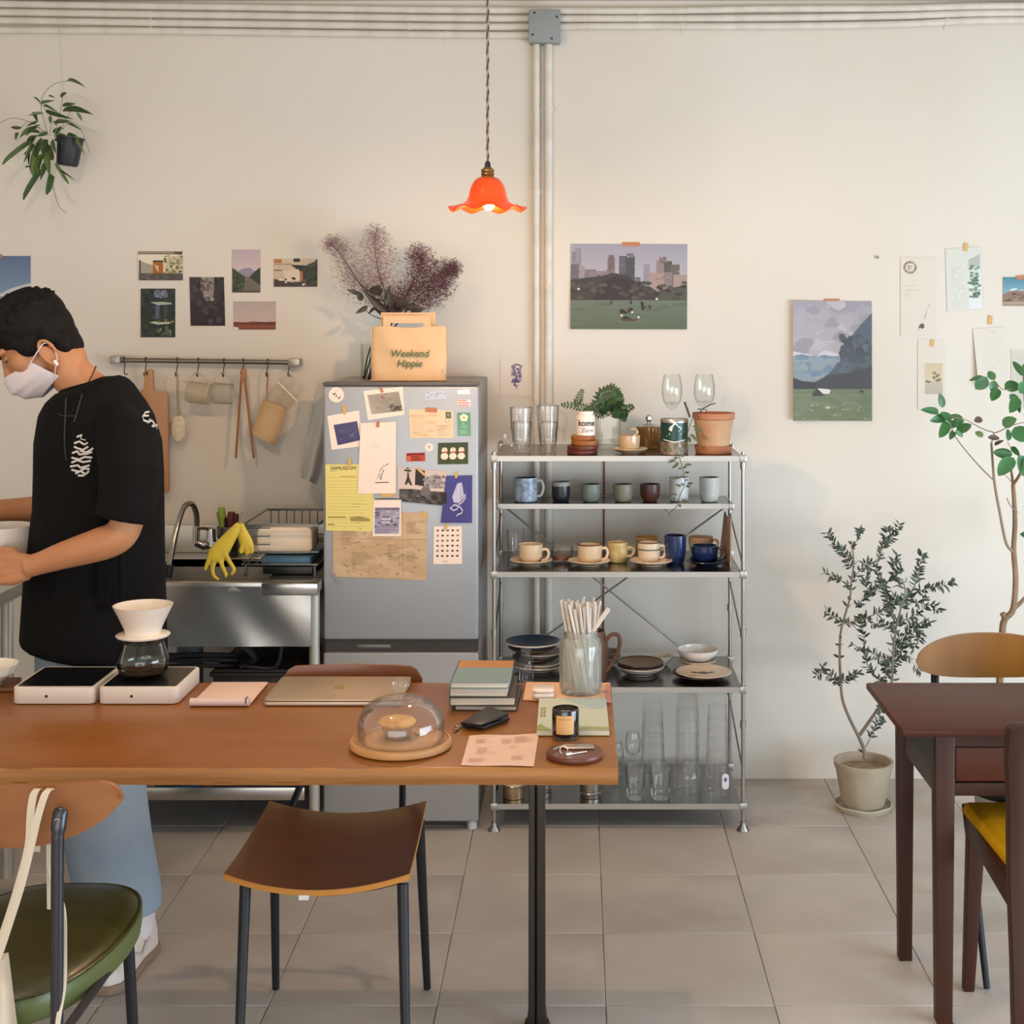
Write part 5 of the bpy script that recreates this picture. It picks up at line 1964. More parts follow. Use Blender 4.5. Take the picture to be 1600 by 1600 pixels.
frond([(948, 652, 0), (930, 645, -.04), (905, 636, -.06), (876, 632, -.06)], 16, .026, .004)
frond([(900, 636, -.06), (903, 626, -.05), (910, 608, -.05)], 10, .02, .003)
frond([(950, 650, 0), (940, 620, 0), (955, 612, -.02), (968, 622, -.04)], 16, .034, .008)
frond([(952, 650, 0), (962, 632, -.03), (972, 640, -.06), (990, 634, -.06)], 12, .028, .006)
frond([(950, 650, 0), (960, 625, .03), (966, 640, 0), (978, 652, -.02)], 14, .034, .008)
frond([(948, 650, 0), (936, 632, -.02), (925, 640, -.05), (910, 646, -.06)], 13, .026, .006)
frond([(950, 650, 0), (946, 630, -.06), (958, 622, -.08), (972, 618, -.08)], 12, .03, .008)
frond([(955, 648, -.04), (966, 648, -.05), (978, 656, -.05)], 10, .02, .006)

# tan cup and saucer, amber jar
M_tan = mat('tan_glaze', '#c3a37c', .25, coat=.4)
sx_, sY_, sr_ = place(957, 1012, 711, Z1)
saucer('saucer', 'tan saucer on the top shelf under the tan cup', sx_, sY_, Z1, sr_, M_tan)
t, x_, Y_, r_, h_ = cup('tea_cup', 'tan cup on its saucer on the top shelf', 'cup', 966, 1000, 679, 707, Z1 + .008, M_tan, .8, handle=None)
MB().tube(handle_pts(0, 0, 0, r_ * .2, 1, h_ * .9, h_ * 1.32, .02, dy=1.5), .004, 8).build('handle', M_tan, t, local=True)
jx, jY = P(1014, 0, 4.86).x, 4.86
t = thing('amber_jar', 'squat amber glass jar with a steel knob behind the tan cup', 'jar', (jx, jY, Z1 + .0006))
jr = 20 * jY / F
M_amber = glass('amber_glass', '#d8bd86', .8, haze=.35, haze_col='#c2a068')
jh = zy(668, jY) - Z1
MB().lathe([(0, 0), (jr * .9, 0), (jr, .006), (jr, jh), (jr - .003, jh), (jr - .003, .008), (0, .006)], n=32).build('body', M_amber, t, local=True)
MB().lathe([(0, jh + .012), (jr * .6, jh + .01), (jr * .98, jh + .002), (jr * .98, jh)], n=32).build('lid', M_glass_thick, t, local=True)
MB().lathe([(0, jh + .010), (.008, jh + .011), (.007, jh + .02), (.012, jh + .026), (.012, jh + .036), (.006, jh + .042), (0, jh + .043)], n=20).build('knob', M_chrome, t, local=True)

# green tin
tx, tY, tr = place(1032, 1075, 711, Z1)
th_ = top_h(652.5, tY, tr, Z1)
t = thing('coffee_tin', 'dark green and brown tin with a white emblem on the top shelf', 'tin', (tx, tY, Z1 + .0006))
M_tin_g = mat('tin_green', '#1f4038', .35, .2)
M_tin_b = mat('tin_brown', '#a38d7c', .4, .2, noise=(50, .4, .6), col2='#6f5e4c')
MB().lathe([(0, 0), (tr, 0), (tr, th_ * .36)], n=36).build('lower_label', M_tin_b, t, local=True)
MB().lathe([(tr, th_ * .36), (tr, th_ * .9)], n=36).build('upper_label', M_tin_g, t, local=True)
MB().lathe([(tr, th_ * .9), (tr * 1.02, th_ * .9), (tr * 1.02, th_ * .97), (tr * .98, th_), (tr * .9, th_), (tr * .9, th_ * .985), (0, th_ * .985)], n=36).build('lid', mat('tin_lid', '#b9b7b0', .3, .9), t, local=True)


def wrap_polys(polys, m, parent, xc, Yc, rad, z0, name='print', off=.0007):
    """flat print bent round a vertical cylinder: polygons in (horizontal metres, height)"""
    mb = MB()
    for p in polys:
        mb.add([(xc + (rad + off) * math.sin(a_ / rad), Yc - (rad + off) * math.cos(a_ / rad), z0 + b_) for a_, b_ in p], [tuple(range(len(p)))])
    return mb.build(name, m, parent, smooth=0)


M_wp = mat('white_print', '#dfe2dd', .5)
g = lambda x_, y_: ((x_ - 1053.5) * tY / F, (711 - y_) * tY / F)
emblem = [(1043, 671), (1046, 666), (1049, 665), (1051, 661), (1054, 660), (1057, 663), (1059, 666), (1063, 668), (1064, 671), (1060, 674), (1047, 674)]
wrap_polys([[g(*p) for p in emblem], [g(*p) for p in ((1044, 677), (1063, 677), (1063, 679.5), (1044, 679.5))], [g(*p) for p in ((1040, 681), (1060, 681.5), (1060, 682.5), (1040, 682.2))]], M_wp, t, tx, tY, tr, Z1)
wrap_polys([[g(*p) for p in ((1033 + i * 5, 684 + abs(4 - i) * -.9 + 6), (1038 + i * 5, 684 + abs(3 - i) * -.9 + 6), (1038 + i * 5, 685.5 + abs(3 - i) * -.9 + 6), (1033 + i * 5, 685.5 + abs(4 - i) * -.9 + 6))] for i in range(8)], M_wp, t, tx, tY, tr, Z1, 'ribbon')
wrap_polys([[g(x_ + a_, y_ + b_) for a_, b_ in ((0, -4), (3, -1), (2, 3), (-2, 3), (-3, -1))] for x_, y_ in ((1039, 699), (1046, 703), (1062, 701), (1068, 705), (1053, 697))], mat('tin_motif', '#63734f', .5), t, tx, tY, tr, Z1, 'motif')

# wine glasses at the back of the top shelf


def wine(label, xc, yt, ybowl, w, Y, zb_, stem=True, group='wine glasses'):
    s = Y / F
    r = w / 2 * s
    t = thing('wine_glass', label, 'wine glass', (P(xc, 0, Y).x, Y, zb_ + .0006), group)
    zb0, zt0 = zy(ybowl, Y) - zb_, zy(yt, Y) - zb_
    d = zt0 - zb0
    MB().lathe([(.0035, zb0), (r * .45, zb0 + d * .05), (r * .82, zb0 + d * .2), (r, zb0 + d * .42), (r * .97, zb0 + d * .7), (r * .78, zt0), (r * .76, zt0), (r * .95, zb0 + d * .7), (r * .975, zb0 + d * .42), (r * .78, zb0 + d * .22), (0, zb0 + d * .06)], n=32).build('bowl', M_glass, t, local=True)
    MB().lathe([(0, 0), (r * .85, 0), (r * .85, .0015), (.006, .006), (.0035, .02), (.0035, zb0), (0, zb0 + .002)], n=24).build('stem', M_glass, t, local=True)
    return t


wine('wine glass behind the green tin, left of the two on the top shelf', 1050, 585, 640, 33, 4.88, Z1)
wine('wine glass behind the terracotta pot, right of the two on the top shelf', 1100.5, 585, 638, 34, 4.88, Z1)

# terracotta pot with trailing vine
px_, pY_, pr_ = place(1083, 1147, 710, Z1)
M_terra = mat('weathered_terracotta', '#b98a66', .8, noise=(14, .3, .7), col2='#c9a681', bump=(40, .06))
M_terra2 = mat('terracotta_rim', '#b0694c', .8, noise=(18, .3, .7), col2='#bd8160')
t = thing('terracotta_pot', 'terracotta pot and saucer with dry twigs and a vine trailing over the shelf edge', 'potted plant', (px_, pY_, Z1 + .0006))
ph = top_h(643, pY_, pr_, Z1)
s = pY_ / F
MB().lathe([(0, 0), (28 * s, 0), (30 * s, .024), (28.5 * s, .024), (27 * s, .006), (0, .006)], n=36).build('saucer', mat('terracotta_saucer', '#b4734c', .75, noise=(20, .3, .7), col2='#a5663f'), t, local=True)
MB().lathe([(0, .007), (24 * s, .007), (31 * s, ph - .02), (30 * s, ph - .02), (29 * s, ph - .03), (23 * s, .012), (0, .011)], n=36).build('pot', M_terra, t, local=True)
MB().lathe([(30 * s, ph - .02), (33 * s, ph - .018), (33.5 * s, ph), (31 * s, ph), (29.5 * s, ph - .02)], n=36, closed=True).build('rim', M_terra2, t, local=True)
MB().lathe([(29 * s, ph - .025), (15 * s, ph - .018), (0, ph - .016)], n=24).build('soil', mat('potting_soil', '#4a3c2e', .95), t, local=True)
M_twig = mat('dry_twig', '#4c4434', .7)
for pts in ([(1078, 652), (1074, 640), (1069.5, 628)], [(1090, 655), (1096, 640), (1108, 633), (1118, 630)], [(1100, 655), (1104, 640), (1090, 639)]):
    MB().tube([P(x, y, pY_ - .06 if x < 1080 else pY_ - .01) for x, y in pts], .0035 if pts[0][0] == 1078 else .0018, 6).build('twig', M_twig, t)
vine = bez([P(1092, 655, pY_ - .04), P(1086, 645, pY_ - .07), P(1078, 665, 4.62 - .02), P(1070, 690, SF - .02), P(1062, 712, SF - .03), P(1066, 730, SF - .02), P(1070, 755, SF - .02), P(1062, 775, SF - .02), P(1058, 790, SF - .025), P(1044, 803, SF - .02)], 6)
MB().tube(vine, .0012, 5).build('stem', M_twig, t)
M_vine = mat('vine_leaf', '#44543a', .5, noise=(30, .3, .7), col2='#5b6a48')
LV = leaf_mesh('leaf', M_vine, lance, .2, .1, 4)
rv = random.Random(21)
vl = [(1046, 722), (1056, 726), (1078, 726), (1062, 732), (1074, 738), (1068, 742), (1054, 748), (1062, 746), (1072, 750), (1066, 757), (1058, 758), (1076, 760), (1080, 755), (1063, 772), (1052, 772), (1049, 778), (1060, 782), (1068, 785), (1062, 790), (1040, 797), (1046, 803), (1072, 782),
      (1088, 668), (1096, 674), (1084, 682), (1092, 690), (1078, 690), (1072, 700), (1066, 712), (1056, 716), (1052, 730), (1070, 730)]
for (x, y) in vl:
    p = P(x, y, SF - .03 if y > 705 else (4.60 if x < 1080 else pY_ - .085))
    q = min(vine, key=lambda v: (v - p).length)
    put_leaf('leaf', LV, t, q.lerp(p, .35), p + (p - q).normalized() * .008 if (p - q).length > .004 else p + Vector((0, 0, -.012)), .009, (rv.uniform(-.6, .6), -1, rv.uniform(-.2, .8)), rv.uniform(-.6, .6))

# ---------------- second shelf
G2 = 'handmade cups on the second shelf'
M_bmug = mat('speckled_blue_glaze', '#8797ab', .35, noise=(55, .42, .6), col2='#b9c3cd', coat=.3)
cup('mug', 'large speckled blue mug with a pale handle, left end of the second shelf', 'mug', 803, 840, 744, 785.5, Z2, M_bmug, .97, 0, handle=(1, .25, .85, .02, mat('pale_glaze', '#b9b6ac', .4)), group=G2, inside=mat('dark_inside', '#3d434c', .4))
t, x_, Y_, r_, h_ = cup('cup', 'black cup with a pale grey rim and fine lettering on the second shelf', 'cup', 862, 891, 751, 784.5, Z2, mat('black_glaze', '#242329', .35, coat=.2), .9, .1, group=G2, rim=(mat('grey_glaze', '#a19d95', .4), .014))
for i in range(4):
    wrap_text(('lorem', 'sit amet', 'dolor', 'et')[i] if False else '=====', .006, mat('faint_print', '#6f6d72', .6), t, x_, Y_, r_, Z2 + h_ * (.62 - .13 * i), ang0=.15)
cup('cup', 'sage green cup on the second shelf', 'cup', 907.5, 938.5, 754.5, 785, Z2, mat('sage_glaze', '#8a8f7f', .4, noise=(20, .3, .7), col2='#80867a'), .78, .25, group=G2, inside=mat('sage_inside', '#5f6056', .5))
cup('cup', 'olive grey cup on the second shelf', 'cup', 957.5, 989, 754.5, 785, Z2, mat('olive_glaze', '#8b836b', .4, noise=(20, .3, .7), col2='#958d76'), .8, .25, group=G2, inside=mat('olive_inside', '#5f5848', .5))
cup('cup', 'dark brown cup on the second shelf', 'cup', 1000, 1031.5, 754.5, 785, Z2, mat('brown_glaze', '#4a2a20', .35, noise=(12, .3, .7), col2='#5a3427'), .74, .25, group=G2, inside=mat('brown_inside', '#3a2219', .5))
cup('cup', 'plain white straight cup behind the trailing vine', 'cup', 1046, 1076, 744, 784, Z2, mat('milk_glaze', '#dbd8d4', .35), .96, 0, group=G2)
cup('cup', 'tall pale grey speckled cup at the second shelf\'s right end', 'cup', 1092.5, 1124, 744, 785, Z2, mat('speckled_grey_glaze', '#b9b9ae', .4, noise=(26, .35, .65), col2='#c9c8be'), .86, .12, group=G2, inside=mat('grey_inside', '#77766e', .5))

# ---------------- middle shelf
G3 = 'crockery on the middle shelf'
M_cr = mat('cream_glaze', '#dcc3a2', .25, coat=.5)
M_cr2 = mat('cream_white_glaze', '#e2ccb0', .25, coat=.5)
M_navy = mat('navy_glaze', '#1f3460', .18, coat=.6, noise=(10, .3, .7), col2='#18284c')
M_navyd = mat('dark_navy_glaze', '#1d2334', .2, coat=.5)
x_, Y_, r_ = place(796, 863, 887, Z3)
saucer('saucer', 'cream saucer at the left end of the middle shelf', x_, Y_, Z3, r_, M_cr)
cup('tea_cup', 'cream cup with an angular handle on the leftmost saucer', 'cup', 810, 848, 847, 880.5, Z3 + .006, M_cr, .74, .25, handle=(1, .12, .68, .02), group=G3)
x_, Y_, r_ = place(887, 954, 888, Z3)
saucer('saucer', 'cream saucer in the middle of the middle shelf', x_, Y_, Z3, r_, M_cr)
cup('tea_cup', 'cream straight cup with a fine dark rim line on its saucer', 'cup', 902, 941, 847, 880, Z3 + .006, M_cr, .9, .05, handle=(1, .15, .75, .018), group=G3, rim=(mat('brown_line', '#6b4a34', .4), .0025))
t, x_, Y_, r_, h_ = cup('mug', 'yellowish mug with an embossed pattern beside the cream cup', 'mug', 949, 981, 844.5, 880, Z3, mat('butter_glaze', '#d9be86', .3, noise=(40, .35, .6), col2='#c2a468'), .95, .05, handle=(1, .3, .7, .02), group=G3)
x_, Y_, r_ = place(984, 1051, 888, Z3)
saucer('saucer', 'cream saucer under the banded cup on the middle shelf', x_, Y_, Z3, r_, M_cr2)
t, x_, Y_, r_, h_ = cup('tea_cup', 'cream cup with two dark bands on the third saucer from the left', 'cup', 996, 1032, 844, 879, Z3 + .006, M_cr2, .86, .1, handle=(1, .2, .78, .016), group=G3, rim=(mat('brown_line', '#6b4a34', .4), .002))
MB().lathe([(r_ * 1.012, h_ * .60), (r_ * 1.015, h_ * .63), (r_ * 1.015, h_ * .655), (r_ * 1.01, h_ * .68)], n=32).build('band', mat('green_band', '#6d6a50', .4), t, local=True)
cup('mug', 'mustard mug partly hidden behind the banded cream cup', 'mug', 993, 1028, 836, 872, Z3, mat('mustard_glaze', '#b08a4c', .35), .9, .05, group=G3)
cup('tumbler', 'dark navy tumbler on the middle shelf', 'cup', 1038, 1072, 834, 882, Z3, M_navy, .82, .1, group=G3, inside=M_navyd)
x_, Y_, r_ = place(1072, 1136, 888, Z3)
saucer('saucer', 'dark navy saucer at the right end of the middle shelf', x_, Y_, Z3, r_, M_navyd)
cup('tea_cup', 'wide navy cup with a dark handle on the navy saucer', 'cup', 1080, 1122, 849, 880, Z3 + .006, M_navy, .66, .3, handle=(1, .2, .8, .022, M_navyd), group=G3, rim=(M_navyd, .0015))
cup('cup', 'beige cup stacked behind the navy cup', 'cup', 1076, 1114, 836, 868, Z3, mat('beige_glaze', '#cfae90', .3), .8, .1, group=G3, handle=(1, .3, .8, .016))
cup('tumbler', 'clear ribbed glass tumbler at the middle shelf\'s left end', 'glass', 791, 820, 825, 871, Z3, M_glass_thick, .8, 0, group=G3, th=.003)
t, x_, Y_, r_, h_ = cup('glass_jar', 'lidded clear glass jar behind the leftmost cream cup', 'jar', 826, 866, 843, 872, Z3, M_glass_thick, .95, 0, group=G3, th=.003)
MB().lathe([(r_, h_), (r_ * 1.02, h_ + .004), (r_ * .3, h_ + .008), (.01, h_ + .016), (0, h_ + .017)], n=28).build('lid', M_glass_thick, t, local=True)
t, x_, Y_, r_, h_ = cup('glass_jar', 'low clear glass jar of amber sugar between the first two cream cups', 'jar', 860, 896, 851, 880, Z3, M_glass_thick, .95, 0, group=G3, th=.003)
MB().lathe([(0, .007), (r_ * .8, .007), (r_ * .82, h_ * .4), (0, h_ * .55)], n=24).build('contents', mat('amber_sugar', '#8a5322', .5, noise=(60, .3, .7), col2='#6a3a14'), t, local=True)

# ---------------- fourth shelf
G4 = 'plates and bowls on the fourth shelf'


def plate(label, x0, x1, yfront, Y, m, rim_m=None, hh=.02, z=None, name='plate'):
    """plate whose rim spans x0..x1 with its front rim edge on row yfront"""
    R_ = (x1 - x0) / 2 * Y / F
    x = P((x0 + x1) / 2, 0, Y).x
    zr = max(zy(yfront, Y - R_), Z4 + hh + .0012)
    t = thing(name, label, name, (x, Y, zr - hh), G4)
    prof = [(0, .0), (R_ * .55, 0), (R_ * .57, .003), (R_ * .85, hh * .55), (R_, hh), (R_ - .0015, hh + .002), (R_ * .83, hh * .55 + .004), (R_ * .55, .005), (0, .005)]
    MB().lathe(prof, n=40).build('dish', m, t, local=True)
    if rim_m:
        MB().lathe([(R_ + .0008, hh - .001), (R_ - .001, hh + .0035), (R_ - .004, hh + .0025)], n=40).build('rim', rim_m, t, local=True)
    return t, x, R_, zr


M_pl_w = mat('stone_white_glaze', '#d2c7b8', .3, coat=.3)
M_pl_b = mat('dark_blue_plate', '#3c4c63', .3, coat=.3)
M_pl_br = mat('brown_plate', '#6a5138', .4, noise=(12, .3, .7), col2='#7a6247')
M_pl_d = mat('dark_brown_plate', '#3d2a20', .4)
PYl = 4.79
for lab, x0, x1, yf, m in (('plain plate at the bottom of the left plate stack', 800, 868, 1064, M_pl_w), ('pale plate, second from the bottom of the left stack', 806, 880, 1052, M_pl_w), ('pale plate, third from the bottom of the left stack', 808, 878, 1042, M_pl_w),
                           ('dark brown plate in the middle of the left plate stack', 800, 874, 1034, M_pl_d), ('pale plate, third from the top of the left stack', 808, 880, 1026, M_pl_w), ('brown plate just under the blue plate', 794, 868, 1019, M_pl_br)):
    plate(lab, x0, x1, yf, PYl, m, hh=.018)
plate('dark blue plate with a white rim on top of the left stack', 788, 876, 1012, PYl, M_pl_b, M_pl_w, hh=.026)
wx, wY = P(822, 0, 4.62).x, 4.635
t = thing('small_bottle', 'small clear glass bottle in front of the plate stack, behind the books', 'bottle', (wx, wY, Z4 + .0006), G4)
MB().lathe([(0, 0), (.022, 0), (.024, .006), (.024, .075), (.014, .09), (.014, .1), (.017, .1), (.017, .108), (0, .108)], n=20).build('body', M_glass_thick, t, local=True)
# brown wicker mug with a big handle behind the straw jar
t = thing('brown_jug', 'dark brown jug with a big loop handle behind the jar of straws', 'jug', (P(925, 0, 4.66).x, 4.66, Z4 + .0006), G4)
jr = .055
jh = zy(985, 4.66) - Z4
M_jug = mat('brown_stoneware', '#5a3a29', .5, noise=(16, .3, .7), col2='#6d4a36')
MB().lathe([(0, 0), (jr * .8, 0), (jr, jh * .3), (jr * .95, jh * .7), (jr * .75, jh), (jr * .7, jh), (jr * .9, jh * .7), (jr * .95, jh * .3), (jr * .75, .006), (0, .005)], n=28).build('body', M_jug, t, local=True)
MB().tube(bez([P(946, 1003, 4.64), P(955, 992, 4.64), (P(966, 993, 4.64)), P(968.5, 1006, 4.64), P(962, 1025, 4.64), P(950, 1045, 4.64), P(940, 1052, 4.64)], 6), .0065, 8).build('handle', M_jug, t)
# grey bowls behind
for lab, x0, x1, yf, m in (('pale bowl at the bottom of the small back stack', 930, 972, 1031, M_pl_w), ('grey bowl on top of the small back stack', 930, 970, 1022, mat('grey_bowl', '#77716a', .4))):
    plate(lab, x0, x1, yf, 4.86, m, hh=.022, name='bowl')
plate('grey rimmed white bowl standing behind the brown plates', 1012, 1052, 1034, 4.86, M_pl_w, hh=.03, name='bowl')
PB = 4.74
for lab, x0, x1, yf, m, hh in (('dark plate at the bottom of the brown plate stack', 970, 1030, 1068, M_pl_d, .012), ('grey white bowl under the brown plates', 964, 1038, 1056, M_pl_w, .026), ('dark rimmed brown plate, second from the top of its stack', 965, 1036.5, 1048, M_pl_br, .018),
                               ('brown plate with a dark rim on top of the brown stack', 964, 1036, 1043, M_pl_br, .014)):
    plate(lab, x0, x1, yf, PB, m, M_pl_d if 'rim' in lab else None, hh=hh)
# white bowls
WYb = 4.84
for lab, x0, x1, yt_, yb_, m in (('lower cream bowl of the nested pair on the fourth shelf', 1060, 1120, 1022, 1041, mat('bowl_cream', '#c9b7a2', .35)), ('upper white bowl of the nested pair on the fourth shelf', 1058, 1122.5, 1006, 1033, mat('bowl_white', '#e6e1da', .25, coat=.4))):
    R_ = (x1 - x0) / 2 * WYb / F
    zt0 = H - (yt_ - CY) * (WYb + R_) / F
    zb0 = max(Z4 + .001, H - (yb_ - CY) * (WYb - R_ * .5) / F)
    t = thing('bowl', lab, 'bowl', (P((x0 + x1) / 2, 0, WYb).x, WYb, zb0), G4)
    hh = zt0 - zb0
    MB().lathe([(0, 0), (R_ * .6, 0), (R_ * .64, .004), (R_ * .88, hh * .36), (R_ * .97, hh * .7), (R_, hh), (R_ - .003, hh), (R_ * .93, hh * .68), (R_ * .82, hh * .38), (R_ * .56, .009), (0, .008)], n=40).build('body', m, t, local=True)
DY = 4.70
plate('dark plate under the decorated plate on the fourth shelf', 1050, 1140, 1066, DY, M_pl_d, hh=.014)
t, x_, R_, zr = plate('cream plate decorated with a bird motif at the fourth shelf\'s right end', 1056, 1143, 1060, DY, mat('plate_cream', '#dbc4a8', .25, coat=.4), hh=.014)
zc_ = zr - .014 + .0056
mb = MB()
for pts, m_ in (([(-.02, .03), (-.005, .02), (.012, .018), (.02, .035), (.005, .045), (-.012, .045)], 0), ([(-.045, .036), (-.03, .026), (-.018, .032), (-.022, .045), (-.04, .046)], 1), ([(.02, .03), (.035, .03), (.04, .045), (.025, .048)], 1), ([(-.06, -.01), (-.03, -.02), (-.028, -.016), (-.055, -.004)], 1)):
    mb.cur = m_
    mb.add([(x_ + a_ * .9, DY + b_ * .9 - .012, zc_ + .0006) for a_, b_ in pts], [tuple(range(len(pts)))])
mb.build('motif', [mat('motif_blue', '#4b4d5e', .4), mat('motif_brown', '#7d5d38', .4)], t, smooth=0, kind='stuff')

# ---------------- bottom shelf
G5 = 'glasses and tins on the bottom shelf'
M_pail = mat('zinc_pail', '#a9a49c', .28, 1.0)
for lab, x0, x1, yt_, yb_, yring in (('cream-topped metal pail at the bottom shelf\'s left end', 783, 822, 1190, 1250, 1232), ('metal pail half hidden by the table leg', 834, 864, 1190, 1240, 1234), ('tapered zinc bucket near the middle of the bottom shelf', 904, 942, 1185, 1249, 1243)):
    x_, Y_, r_ = place(x0, x1, yb_, Z5)
    t = thing('metal_pail', lab, 'pail', (x_, Y_, Z5 + .0006), G5)
    h_ = zy(yt_, Y_) - Z5
    hr = max(.004, zy(yring, Y_ - r_) - Z5)
    MB().lathe([(0, 0), (r_ * .86, 0), (r_ * .88, hr), (r_, h_), (r_ - .002, h_), (r_ * .86, hr), (r_ * .84, .004), (0, .004)], n=32).build('body', M_pail if x0 > 830 else mat('brass_pail', '#b89c78', .3, .9), t, local=True)
    MB().lathe([(r_ * .885, hr - .003), (r_ * .93, hr), (r_ * .885, hr + .003)], n=32).build('ring', M_pail, t, local=True)
    if x0 < 800:
        MB().lathe([(r_ * .9, hr + .004), (r_ * .985, h_ * .95), (r_ * .97, h_ * .95)], n=32).build('label_band', mat('pail_label', '#d3bfa0', .5), t, local=True)


def tumbler(label, x0, x1, yt_, yb_, z):
    x_, Y_, r_ = place(x0, x1, yb_, z)
    h_ = top_h(yt_, Y_, r_, z)
    t = thing('tumbler', label, 'glass', (x_, Y_, z + .0006), G5)
    MB().lathe([(0, 0), (r_ * .72, 0), (r_ * .84, .01), (r_ * .86, .03), (r_, h_), (r_ - .002, h_), (r_ * .84, .035), (r_ * .7, .024), (0, .02)], n=32).build('body', M_glass_thick, t, local=True)
    MB().lathe([(r_ - .0012, h_), (r_, h_ + .001), (r_ - .0028, h_ + .001)], n=32, closed=True).build('rim', M_glass_thick, t, local=True)


tumbler('left of the two thick-based glass tumblers on the bottom shelf', 976, 1010, 1190, 1252, Z5)
tumbler('right of the two thick-based glass tumblers on the bottom shelf', 1014, 1050, 1190, 1252, Z5)
wine('small wine glass behind the left thick-based tumbler', 989, 1144, 1183, 25, 4.80, Z5, group=G5)
wine('clear stemmed glass half hidden by the table corner', 962, 1160, 1200, 26, 4.86, Z5, group=G5)


def cup_stack(label, xc, w_top, w_bot, yt_, yb_, Y, n, dome=None):
    """tower of nested clear plastic cups, each with its own rim"""
    s = Y / F
    x = P(xc, 0, Y).x
    r0, r1 = w_bot / 2 * s, w_top / 2 * s
    hh = min(zy(yt_, Y), Z4 - .025) - Z5
    t = thing('plastic_cup_stack', label, 'cup stack', (x, Y, Z5 + .0006), G5)
    hz = .10
    for i in range(n):
        zb_ = (hh - hz) * i / max(1, n - 1)
        rr0 = r0 + (r1 - r0) * zb_ / hh
        ra_ = rr0 * .78
        rb_ = rr0 + (r1 - r0) * hz / hh
        MB().lathe([(rb_ + .002, zb_), (rb_ + .003, zb_ + .003), (rb_, zb_ + .004), (ra_, zb_ + hz), (0, zb_ + hz)], n=28).build('cup', M_clear_plastic, t, local=True)
    if dome:
        R_ = dome[0] / 2 * s
        z0 = 0
        dd = MB()
        dd.lathe([(R_ * .98, z0), (R_, z0 + .004), (R_ * .97, z0 + .05), (R_ * .8, z0 + .08), (R_ * .35, z0 + .098), (R_ * .33, z0 + .098), (R_ * .78, z0 + .078), (R_ * .95, z0 + .05)], n=32)
        dd.build('dome_lid', M_clear_plastic, t, local=True)
    return t


cup_stack('clear plastic cup tower behind the thick-based tumblers', 1020, 34, 44, 1096, 1215, 4.86, 5)
cup_stack('clear plastic cup tower with a dome lid at its foot', 1074, 40, 40, 1086, 1252, 4.70, 6, dome=(46,))
t = cup_stack('clear plastic cup tower with a white tag at the shelf\'s right end', 1121, 32, 44, 1084, 1252, 4.68, 7)
tagm = MB()
tx0 = P(1139, 1220, 4.64)
tagm.prism([Vector((tx0.x + (a_ - .0) * 1.0 - .012, 4.632, b_ + zy(1220, 4.64) - .0)) for a_, b_ in rrect(-.011, .011, -.025, .025, .01)], (0, .001, 0))
tg = tagm.build('tag', mat('tag_white', '#e6e2ea', .5), t)
MB().prism([Vector((tx0.x - .012 + .005 * math.cos(a_ * PI / 6), 4.6312, zy(1217, 4.64) + .007 * math.sin(a_ * PI / 6))) for a_ in range(12)], (0, .0004, 0)).build('tag_mark', mat('tag_blue', '#5d6a8c', .5), tg)

# ------------------------------------------------------------------ long wooden table
TZ = 0.72
TYf, TYb = depth_at(1200, TZ), 3.60
txr = P(966, 0, TYf).x
txl = -1.95
M_oak = mat('oiled_oak', '#7d4616', .42, noise=(2.6, .3, .72), col2='#955c1d', stretch=(.35, 3.2, 3), detail=8, bump=(40, .05), coat=.12)
M_oakedge = mat('worn_oak_edge', '#a8723a', .55, noise=(5, .3, .7), col2='#865425', stretch=(.5, 3, 6), detail=8, bump=(30, .15))
M_iron = mat('raw_iron_leg', '#3f3833', .45, .7, noise=(9, .3, .7), col2='#2b2725', stretch=(1, 1, .15))
t = thing('long_table', 'long thick wooden table on an iron post across the left foreground', 'table', ((txl + txr) / 2, (TYf + TYb) / 2, 0))
rt = random.Random(2)
MB().box(txl, txr, TYf + .004, TYb, TZ - .034, TZ).build('tabletop', M_oak, t, bevel=.004)


def edge(u, v):
    x = txl + (txr - txl) * u
    wob = .0012 * math.sin(x * 13 + 2 * math.sin(x * 5)) + .0007 * math.sin(x * 47 + 1)
    zz = TZ - .001 - .035 * v
    return Vector((x, TYf + .005 - .006 * math.sin(PI * min(1, v * 1.1)) - wob * (.4 + .6 * v), zz + wob * .7 * v))


MB().sheet(edge, 160, 5, (0, .006, 0)).build('front_edge', M_oakedge, t, smooth=70)
LY = 3.30
lx0, lx1 = P(826, 0, LY).x, P(852, 0, LY).x
lm = (lx0 + lx1) / 2
mb = MB()
hw = (lx1 - lx0) / 2
sec = [(-hw, -.012), (-hw * .25, -.012), (-hw * .12, -.006), (hw * .0, -.015), (hw, -.015), (hw, .03), (-hw, .03)]
mb.loft([[Vector((lm + a_ * f_, LY + b_, z_)) for a_, b_ in sec] for z_, f_ in ((.012, 1.25), (.05, 1.02), (.3, 1.0), (.5, .98), (TZ - .034, .98))])
mb.build('leg', M_iron, t, bevel=.002)
MB().cyl((lm, LY + .01, 0), (lm, LY + .008, .02), .034, .027, n=28).build('foot_plate', M_iron, t)
MB().box(lm - .06, lm + .06, LY - .04, LY + .08, TZ - .04, TZ - .034).build('top_plate', M_iron, t)
MB().loft([[Vector((-1.75 + a_, LY + b_, z_)) for a_, b_ in sec] for z_ in (.012, TZ - .034)]).build('leg', M_iron, t, bevel=.002)
MB().cyl((-1.75, LY + .01, 0), (-1.75, LY + .01, .012), .07, n=28).build('foot_plate', M_iron, t)


def quad_on(pts, z, th):
    """slab on the table from pixel corners"""
    return MB().prism([G(x, y, z + th) - Vector((0, 0, th)) for x, y in pts], (0, 0, th))


